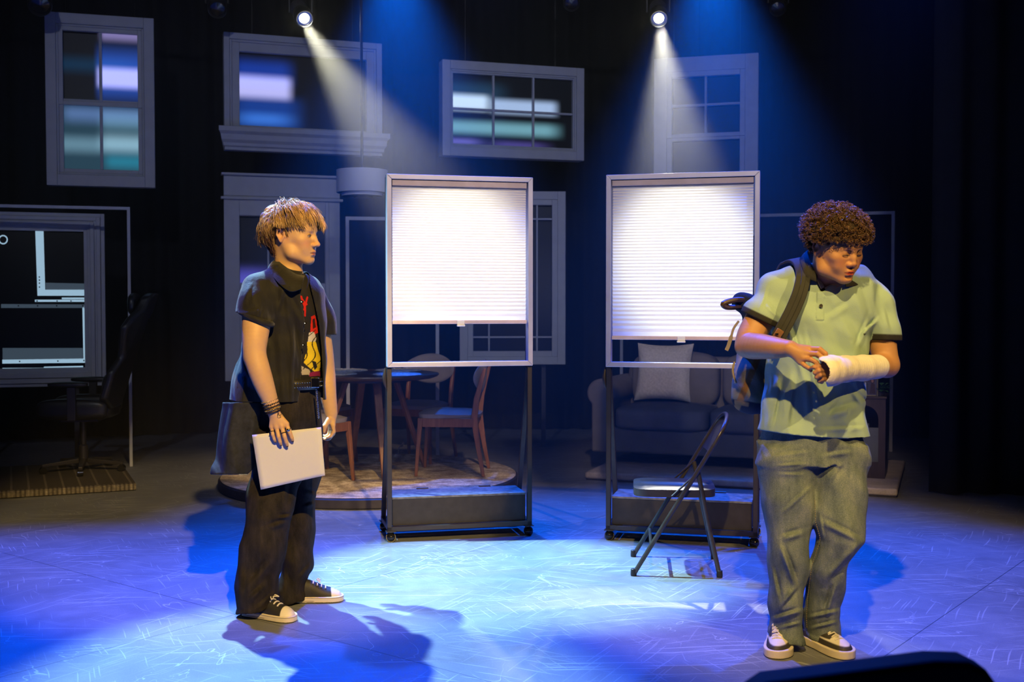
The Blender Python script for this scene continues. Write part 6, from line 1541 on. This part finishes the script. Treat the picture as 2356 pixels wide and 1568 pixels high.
# ---- curly hair
hairm2 = NT('dark_curly_hair'); at = hairm2.node('ShaderNodeAttribute', attribute_name='Col'); hairm2.base(at.outputs['Color']); hairm2.set(rough=.38, spec=.6); hairm2 = hairm2.m
HC = np.array([0, -.018, .058]); HR = np.array([.126, .138, .104])
def capf2(P):
    L = hl(H2, P); q = (L-HC)/(HR*.90); n1 = np.linalg.norm(q, axis=1); d = (n1-1)*.105; d = d+.006*np.sin(L[:, 0]*150+3*np.sin(L[:, 2]*90))*np.sin(L[:, 1]*140)+.005*np.sin(L[:, 2]*160+L[:, 0]*60)
    face = np.maximum(.034-L[:, 2]+.012*np.sin(L[:, 0]*160), 0)   # below the fringe the face stays clear
    cut = np.minimum(L[:, 2]-.046-np.maximum(.05-L[:, 1], 0)*1.2*-1, 1)
    lowf = np.where(L[:, 1] > .045, .042-L[:, 2], np.where(L[:, 1] > -.035, (.016-L[:, 2]), (-.045-L[:, 2])))
    return np.maximum(d, lowf)*H2['s']
c0 = H2['c']; sobj('hair_volume', capf2, c0-.2, c0+.2, .005, simple('hair_mass', (.030, .016, .009), .8, var=.5, nscale=120, bump=.8, bscale=200), p2)
strands = []; cols = []; rs = np.random.RandomState(21)
while len(strands) < 2600:
    v = rs.normal(0, 1, 3); v /= np.linalg.norm(v); e = HC+v*HR*rs.uniform(.86, 1.04)
    lim = .034 if e[1] > .05 else (.018 if e[1] > -.03 else -.05)
    if e[2] < lim+.006: continue
    n_ = v/HR; n_ /= np.linalg.norm(n_); t1 = np.cross(n_, rs.normal(0, 1, 3)); t1 /= np.linalg.norm(t1); ax = n_*rs.uniform(-.1, .9)+t1*1.0+np.array([0, .0, -.35]); ax /= np.linalg.norm(ax); u = np.cross(ax, n_); u /= np.linalg.norm(u)+1e-9; w_ = np.cross(ax, u)
    turns = rs.uniform(1.6, 3.0); r = rs.uniform(.0032, .0062); Ln = rs.uniform(.010, .024); m = int(turns*9); tt = np.linspace(0, 1, m); a = tt*turns*2*PI+rs.uniform(0, 6)
    P_ = e+np.outer((tt-.5)*Ln, ax)+(r*(1-.3*tt))[:, None]*(np.cos(a)[:, None]*u+np.sin(a)[:, None]*w_)
    if (P_[:, 2] < lim-.006).any(): continue
    g = rs.uniform(.55, 1.5); strands.append(([hp(H2, *q) for q in P_], .0013, .0007)); cols.append(np.array([.105, .052, .022])*g)
hair_obj('curls', strands, cols, hairm2, p2, 3)

# ---- polo shirt
pr = [(618, 1868, 1955, 4.43, .070), (632, 1842, 1985, 4.43, .095), (650, 1806, 2008, 4.44, .115), (680, 1788, 2014, 4.44, .128), (720, 1780, 2008, 4.44, .135), (770, 1779, 1997, 4.44, .140), (830, 1769, 1988, 4.44, .140), (880, 1761, 1986, 4.44, .140),
      (930, 1753, 1989, 4.43, .142), (970, 1748, 1995, 4.42, .145), (1015, 1746, 2000, 4.42, .150)]
pf, plo, phi_ = _loft(pr, p=2.3, smooth=4)
Pq = Sdf(); Pq.add(pf, plo, phi_, 0)
Pq.chain([w1(1812, 662, 4.47), w1(1784, 674, 4.46), w1(1757, 722, 4.44), w1(1746, 742, 4.43)], [.060, .0700, .0715, .0715], .035)
Pq.chain([w1(1995, 678, 4.47), w1(2014, 706, 4.46), w1(2027, 752, 4.45), w1(2030, 790, 4.45)], [.058, .0670, .0665, .0660], .035)
Pq.chain([w1(1830, 638, 4.45), w1(1975, 645, 4.45)], [.055, .055], .045)
Pq.add(lambda P: waves(P, (((1, .3, .25), .10, .0045), ((.5, .2, 1), .15, .0040)), 77), (.7, 4, .9), (1.7, 4.7, 1.6), 0, 'd')
Pq.add(creases([(1790, 860, 1768, 985, 9, .009), (1822, 850, 1806, 990, 10, .009), (1850, 850, 1862, 960, 8, .006), (1800, 700, 1850, 880, 7, .007), (1850, 760, 1885, 930, 6, .006), (1895, 740, 1960, 700, 9, .004), (1975, 800, 2000, 735, 7, .006),
                (1985, 770, 2020, 735, 5, .006), (1960, 900, 1985, 930, 7, .007), (1900, 960, 1975, 935, 10, .009), (1930, 905, 1890, 960, 8, .006), (1760, 700, 1790, 730, 5, .004), (1765, 660, 1745, 720, 5, .003), (2030, 700, 2045, 760, 5, .004), (1990, 820, 1975, 900, 6, .005), (1878, 990, 1990, 985, 6, .004)]), (.7, 4, .9), (1.7, 4.7, 1.6), 0, 'd')
ca, cb = w1(1752, 722, 4.44), w1(1741, 742, 4.43); cax = (cb-ca)/np.linalg.norm(cb-ca)
LN1 = lambda px, py: (py-(716+(px-1711)*.48))/600.; LN2 = lambda px, py: (py-(781+(px-1992)*.03))/600.
def polo(P):
    d = Pq(P); px, py = proj(P); tor = pf(P, .006, False)
    for ln in (np.where(px < 1850, LN1(px, py)-2/600., -1), np.where(px > 1950, LN2(px, py), -1)): d = np.maximum(d, -np.maximum(-ln, .004-tor)) if False else np.maximum(d, np.minimum(ln, tor))
    # sleeve openings
    a, b = w1(1760, 708, 4.445), w1(1727, 772, 4.41); ax = (b-a)/np.linalg.norm(b-a); t = (P-a)@ax; rr = np.linalg.norm(P-a-t[:, None]*ax, axis=1); d = np.maximum(d, -np.maximum(np.maximum(rr-.0600, .045-t), -tor))
    a, b = w1(2030, 740, 4.455), w1(2036, 790, 4.45); ax = (b-a)/np.linalg.norm(b-a); t = (P-a)@ax; rr = np.linalg.norm(P-a-t[:, None]*ax, axis=1); d = np.maximum(d, -np.maximum(np.maximum(rr-.0550, .035-t), -tor))
    hem = xcurve(px, [(1745, 988), (1800, 997), (1850, 1003), (1930, 1008), (1998, 1010)]); d = np.maximum(d, (py-hem)/600)
    # neck opening, a V in front
    a, b = hp(H2, 0, -.02, -.05), w1(1903, 652, 4.42); ax = (b-a)/np.linalg.norm(b-a); q = P-a; t = q@ax; nk = np.linalg.norm(q-t[:, None]*ax, axis=1)-.073; d = np.maximum(d, -np.maximum(nk, 1.352-P[:, 2]))
    vx = np.maximum(np.abs(px-(1898+(py-650)*-.35))-np.maximum(672-py, 0)*.75-1, py-672)/600; d = np.maximum(d, -np.maximum(vx, P[:, 1]-4.42))
    pk = np.maximum(np.maximum(np.abs(px-(1887.5-(py-700)*.03))-9.5, np.abs(py-703)-34)/600, P[:, 1]-4.42); pe = np.maximum(np.abs(pk)-.0012, P[:, 1]-4.42); return d-.0040*smoothstep(-pk, -.001, .001)+.0022*smoothstep(-pe, -.0012, .0006)
sage = np.array([.33, .475, .42]); dkg = np.array([.034, .034, .031])
def polo_col(P):
    px, py = proj(P); c = np.tile(sage, (len(P), 1)); tor = pf(P, .010, False)
    k = np.maximum(np.where(px < 1850, smoothstep(LN1(px, py)+15/600., 0, .005), 0), np.where(px > 1950, smoothstep(LN2(px, py)+16/600., 0, .006), 0))*(tor > 0); k = k[:, None]
    return c*(1-k)+dkg*k
pom = tint('pique_cotton', .88, .15, .10, 420, 0, .05, 9)
sobj('polo_shirt', polo, (.86, 4.24, .84), (1.55, 4.62, 1.53), .0037, pom, p2, polo_col, 2)
dk = simple('dark_knit', (.032, .032, .030), .9, var=.08, bump=.3, bscale=500); lining = simple('pale_lining', (.55, .50, .36), .9)
collar(p2, [w1(1880, 634, 4.335), w1(1868, 612, 4.345), w1(1860, 590, 4.385), w1(1858, 577, 4.44), w1(1872, 580, 4.50), w1(1905, 592, 4.515), w1(1945, 607, 4.49), w1(1966, 622, 4.43), w1(1964, 634, 4.37), w1(1944, 645, 4.315)],
       [w1(1879, 648, 4.315), w1(1855, 636, 4.320), w1(1843, 606, 4.360), w1(1842, 595, 4.45), w1(1860, 604, 4.545), w1(1905, 612, 4.57), w1(1960, 622, 4.53), w1(1984, 642, 4.43), w1(1972, 656, 4.335), w1(1946, 659, 4.300)], dk, .005)
mb = MB(); vs = [w1(*p) for p in ((1876, 632, 4.345), (1884, 634, 4.342), (1897, 660, 4.325), (1890, 664, 4.318), (1884, 652, 4.318))]; mb.add(vs, [(0, 1, 2, 3, 4)]); vs = [w1(*p) for p in ((1897, 662, 4.325), (1918, 651, 4.33), (1942, 646, 4.33), (1944, 654, 4.325), (1925, 662, 4.318), (1902, 672, 4.312))]; mb.add(vs, [(0, 1, 2, 3, 4, 5)])
o = obj('collar_lining', mb, lining, p2, world=True); q = o.modifiers.new('s', 'SOLIDIFY'); q.thickness = .003
Dp = lambda px, py: np.interp(py, [r[0] for r in pr], [r[3]-r[4] for r in pr])+.0
mb = MB()
for by in (703,):
    mb.M = Matrix.Translation(Vector(w1(1889, by, 4.307 if by > 690 else 4.311)))@Matrix.Rotation(R(90), 4, 'X'); mb.lathe([(0, -.002), (.0068, -.002), (.0072, 0), (.0060, .0022), (.003, .0016), (0, .0016)], 16)
mb.M = None; obj('shirt_buttons', mb, simple('dark_button', (.05, .045, .04), .3), p2, world=True, smooth=True)

# ---- the cast
Kc = Sdf(); Kc.chain([w1(2018, 843, 4.345), w1(1985, 846, 4.275), w1(1945, 848, 4.18), w1(1912, 852, 4.10), w1(1898, 854, 4.068)], [.0465, .0480, .0480, .0545, .0570], .012)
a_, b_ = w1(2018, 843, 4.345), w1(1898, 854, 4.068); cx_ = (b_-a_)/np.linalg.norm(b_-a_); cu = np.cross(cx_, [0, 0, 1]); cu /= np.linalg.norm(cu); cv = np.cross(cx_, cu)
def cast(P):
    d = Kc(P); q = P-a_; t = q@cx_; th = np.arctan2(q@cv, q@cu); d = d-.0003*np.sin((t/.017+th/(2*PI))*2*PI)**3-.0003*np.sin((t/.011-th/(2*PI)*2)*2*PI); px, py = proj(P)
    d = np.maximum(d, (1887+(py-835)*.30-px)/630); inner = Sdf(); inner.it = [] ; rr = np.linalg.norm(q-t[:, None]*cx_, axis=1)
    d = np.maximum(d, -np.maximum(rr-.040, .262-t)); return d
gz = NT('gauze_cast'); co = gz.coord('Object'); gz.base(gz.ramp(gz.noise(co, 25, 4), [(.3, (.70, .66, .58)), (.7, (.80, .77, .70))])); gz.set(rough=.95, spec=.1)
vo = gz.noise(gz.coord('Object', (1, 1, 1)), 420, 2); gz.bump(gz.math('ADD', gz.math('MULTIPLY', vo, .25), gz.math('MULTIPLY', gz.noise(co, 30, 4, .6, 1.0), .5)), .5, .006)
sobj('arm_cast', cast, (1.08, 3.98, 1.02), (1.50, 4.42, 1.20), .0032, gz.m, p2, None, 1)

# ---- jeans
J = Sdf(); h2 = _loft([(955, 1778, 1972, 4.43, .125), (990, 1762, 1984, 4.43, .135), (1030, 1746, 1995, 4.43, .145), (1060, 1745, 1995, 4.43, .145)], p=2.2); J.add(*h2, 0)
r1 = [(1020, 1746, 1884, 4.43, .125), (1050, 1745, 1881, 4.42, .125), (1100, 1748, 1880, 4.41, .118), (1150, 1754, 1876, 4.40, .112), (1200, 1759, 1868, 4.40, .108), (1250, 1765, 1858, 4.40, .105), (1300, 1767, 1855, 4.41, .100), (1350, 1770, 1850, 4.41, .096), (1400, 1773, 1844, 4.42, .094), (1428, 1776, 1842, 4.42, .095), (1448, 1770, 1846, 4.42, .105), (1480, 1767, 1848, 4.42, .108)]
r2 = [(1020, 1862, 1995, 4.43, .125), (1050, 1870, 1995, 4.42, .125), (1100, 1866, 1993, 4.40, .118), (1150, 1866, 1991, 4.38, .115), (1200, 1868, 1988, 4.36, .115), (1238, 1880, 1985, 4.35, .115), (1262, 1874, 1970, 4.36, .112), (1300, 1862, 1945, 4.39, .105), (1340, 1857, 1938, 4.42, .10), (1380, 1852, 1934, 4.44, .097), (1420, 1850, 1929, 4.45, .095), (1445, 1851, 1931, 4.45, .10), (1480, 1852, 1932, 4.45, .105)]
z1_ = W(1808, 1466, 4.42)[2]; z2_ = W(1890, 1466, 4.45)[2]; g1 = _loft(r1, bot=z1_, p=2.2, smooth=2, slope=-.10); g2 = _loft(r2, bot=z2_, p=2.2, smooth=2); J.add(*g1, .025); J.add(*g2, .018)
J.add(lambda P: waves(P, (((.35, .2, 1), .17, .0040), ((1, .5, .4), .12, .0035)), 41), (.5, 4, 0), (1.8, 5, 1), 0, 'd')
J.add(creases([(1775, 1050, 1860, 1040, 5, .004), (1780, 1072, 1862, 1066, 4, .004), (1785, 1090, 1850, 1092, 4, .003), (1800, 1180, 1865, 1120, 5, .006), (1800, 1240, 1850, 1225, 8, .007), (1795, 1255, 1830, 1350, 7, .010), (1830, 1350, 1790, 1400, 6, .008), (1775, 1300, 1790, 1380, 6, .006),
               (1778, 1425, 1842, 1405, 6, .010), (1790, 1445, 1840, 1432, 4, .006), (1890, 1200, 1980, 1245, 8, .009), (1980, 1245, 1900, 1330, 9, .008), (1890, 1050, 1960, 1040, 6, .005), (1940, 1060, 1905, 1110, 6, .004), (1900, 1420, 1925, 1340, 7, .009), (1860, 1420, 1928, 1405, 5, .008), (1865, 1445, 1925, 1430, 4, .007), (1885, 1180, 1895, 1240, 4, .004),]), (.5, 4, 0), (1.8, 5, 1), 0, 'd')
J.add(lambda P: hemband(P, ((w1(1808, 1466, 4.42)[0], 4.42, z1_, -.10, .069), (w1(1891, 1466, 4.45)[0], 4.45, z2_, 0, .070))), (.5, 4, 0), (1.8, 5, .4), 0, 'd')
jm2 = NT('washed_blue_denim'); co = jm2.coord(); v = jm2.noise(jm2.coord('Object', (3, 3, 1)), 7, 6, .65); f2 = jm2.noise(co, 330, 2); jm2.base(jm2.ramp(jm2.math('ADD', jm2.math('MULTIPLY', v, .6), jm2.math('MULTIPLY', f2, .4)), [(.34, (.075, .105, .125)), (.5, (.145, .185, .20)), (.66, (.25, .29, .285))])); jm2.set(rough=.92, spec=.15); jm2.bump(f2, .4, .003); jm2 = jm2.m
sobj('jeans', J, (.88, 4.18, -.01), (1.48, 4.64, .93), .0042, jm2, p2, None, 2)
# stitched seams
mb = MB(); th2 = simple('tan_thread', (.30, .24, .12), .9)
def seam_line(rows, sd, y0, y1, m=60):
    L_ = []
    for py in np.linspace(y0, y1, m):
        ys = [r[0] for r in rows]; l = np.interp(py, ys, [r[1] for r in rows]); rr = np.interp(py, ys, [r[2] for r in rows]); D = np.interp(py, ys, [r[3] for r in rows]); ry = np.interp(py, ys, [r[4] for r in rows]); L_.append(w1((l+rr)/2+sd*(rr-l)/2, py, D-(ry+.004)*(1-abs(sd)**2.2)**(1/2.2)))
    return L_
for pts in (seam_line(r2, -.86, 1150, 1445), seam_line(r1, .93, 1300, 1450)):
    for i in range(0, len(pts)-1, 1): mb.tube([pts[i], pts[i]*.45+pts[i+1]*.55], .0011, 4)
obj('seam_stitching', mb, th2, p2, world=True)
mt2 = dict(upper=(.045, .040, .038), toe=(.76, .72, .64), sole=(.74, .66, .54), tongue=(.70, .64, .54), m=shoe_m, lace=cream)
shoe(p2, (1.075, 4.545, 0), (1.010, 4.255, 0), .290, mt2, 'court', .104); shoe(p2, (1.165, 4.520, 0), (1.285, 4.265, 0), .290, mt2, 'court', .104)

# ---- backpack slung on the near shoulder
bp = thing('backpack', 'olive and navy canvas backpack with brown straps, slung behind the person in sage polo', 'backpack', (w1(1735, 950, 4.62)))
K = Sdf(); tl_ = R(8); Mr = np.array(Matrix.Rotation(R(7), 3, 'Y'))
K.box(w1(1748, 845, 4.66), (.098, .085, .19), .07, 0, 'u', Mr); K.ell(w1(1722, 890, 4.60), (.062, .075, .095), .04); K.ell(w1(1758, 725, 4.66), (.088, .085, .075), .05); K.ell(w1(1714, 698, 4.66), (.058, .055, .042), .03)
K.add(lambda P: waves(P, (((1, .2, .6), .09, .004), ((.2, .4, 1), .13, .004)), 3), (.5, 4.3, .8), (1.4, 5, 1.5), 0, 'd')
def bag(P): 
    d = K(P); return np.maximum(d, -(pf(P, .004, False)))
def bag_col(P):
    px, py = proj(P); c = np.tile(np.array([.26, .25, .20]), (len(P), 1)); nv = np.array([.012, .020, .045])
    k = np.maximum(smoothstep(752-py, -3, 3), smoothstep(py-918-(px-1690)*.15, -2, 2))[:, None]; c = c*(1-k)+nv*k
    k = (smoothstep(8-np.abs(px-(1745-(py-820)*.42)), -1.5, 1.5)*(py > 770))[:, None]; c = c*(1-k)+np.array([.30, .16, .065])*k
    k = (smoothstep(5-np.abs(py-(926+(px-1700)*.2)), -1.5, 1.5)*(px > 1690)*(px < 1722))[:, None]; return c*(1-k)+np.array([.34, .19, .08])*k
sobj('bag_body', bag, (.60, 4.44, .86), (1.28, 4.80, 1.44), .005, tint('canvas', .85, .2, .15, 350, 0, .15, 14), bp, bag_col, 1)
def ribbon(name, pts, w_, th, m, parent, wdir=None, sub=1):
    mb = MB(); n = len(pts); vs = []
    for i, p in enumerate(pts):
        t = np.array(pts[min(i+1, n-1)])-np.array(pts[max(i-1, 0)]); t /= np.linalg.norm(t); nrm = np.array(wdir[i] if wdir is not None else (0, -1, 0), float); s_ = np.cross(t, nrm); s_ /= np.linalg.norm(s_); nn = np.cross(s_, t); ww = w_[i] if hasattr(w_, '__len__') else w_
        for a, b in ((-1, -1), (1, -1), (1, 1), (-1, 1)): vs.append(np.array(p)+s_*a*ww/2+nn*b*th/2)
    fs = [(0, 1, 2, 3), ((n-1)*4+3, (n-1)*4+2, (n-1)*4+1, (n-1)*4)]+[(4*i+k, 4*i+(k+1) % 4, 4*i+4+(k+1) % 4, 4*i+4+k) for i in range(n-1) for k in range(4)]
    mb.add(vs, fs); o = obj(name, mb, m, parent, smooth=True, world=True, bevel=.004, seg=2); return o
strapm = simple('strap_webbing', (.026, .028, .027), .85, bump=.3, bscale=400); br = simple('brown_leather', (.20, .095, .04), .5, var=.2)
SPT = [(1790, 650, 4.60), (1806, 612, 4.54), (1826, 598, 4.46), (1842, 606, 4.385), (1848, 632, 4.335), (1841, 670, 4.304), (1826, 708, 4.293), (1810, 740, 4.290), (1795, 768, 4.293), (1790, 780, 4.297)]
path = crs([w1(*p) for p in SPT]); nn = [(-.1, .35, .9)]*6+[(-.15, -.2, .9)]*6+[(-.15, -.7, .7)]*6+[(-.1, -.95, .25)]*60
ribbon('shoulder_strap', path, .056, .013, strapm, bp, nn[:len(path)])
ribbon('strap_edge', [p+np.array([0, -.0085, 0]) for p in path[14:-1]], .018, .006, strapm, bp, nn[14:len(path)-1])
ribbon('leather_tab', [w1(1797, 758, 4.278), w1(1788, 772, 4.280), w1(1779, 790, 4.292)], .030, .006, br, bp); mb = MB(); c = w1(1787, 768, 4.272); mb.box(c-np.array([.006, .003, .003]), c+np.array([.006, .002, .003])); obj('buckle', mb, M['chrome'], bp, world=True)
ribbon('hanging_strap', crs([w1(*p) for p in ((1700, 738, 4.60), (1688, 755, 4.595), (1682, 775, 4.59), (1676, 795, 4.59), (1671, 806, 4.59))]), [.010]*8+[.016]*9, .003, simple('tan_webbing', (.30, .25, .18), .8), bp)
mb = MB(); mb.tube(crs([w1(*p) for p in ((1712, 690, 4.62), (1690, 690, 4.60), (1664, 698, 4.59), (1672, 706, 4.60), (1695, 706, 4.62), (1712, 704, 4.64))]), .0115, 8); obj('grab_handle', mb, simple('handle_leather', (.05, .028, .016), .5), bp, world=True, smooth=True)
mb = MB(); mb.tube(crs([w1(*p) for p in ((1690, 832, 4.55), (1686, 850, 4.545), (1689, 868, 4.545), (1694, 880, 4.55))]), .0045, 6); obj('zip_pull', mb, simple('tan_cord', (.34, .27, .15), .7), bp, world=True, smooth=True)
# ------------------------------------------------------------------ stage haze: thin smoke in the air upstage
s = NT('stage_haze'); s.n.remove(s.b)
vs_ = s.node('ShaderNodeVolumeScatter'); vs_.inputs['Color'].default_value = (1, 1, 1, 1); vs_.inputs['Density'].default_value = 0.030; vs_.inputs['Anisotropy'].default_value = .35
s.l.new(vs_.outputs[0], s.out.inputs['Volume'])
mb = MB(); mb.box((-4.8, 6.95, .005), (4.8, 10.3, 5.3)); o = obj('stage_haze', mb, s.m); o['kind'] = 'stuff'
tag(o, 'thin smoky haze hanging in the air around the two light beams', 'haze')
try: s.m.cycles.homogeneous_volume = True
except Exception: pass
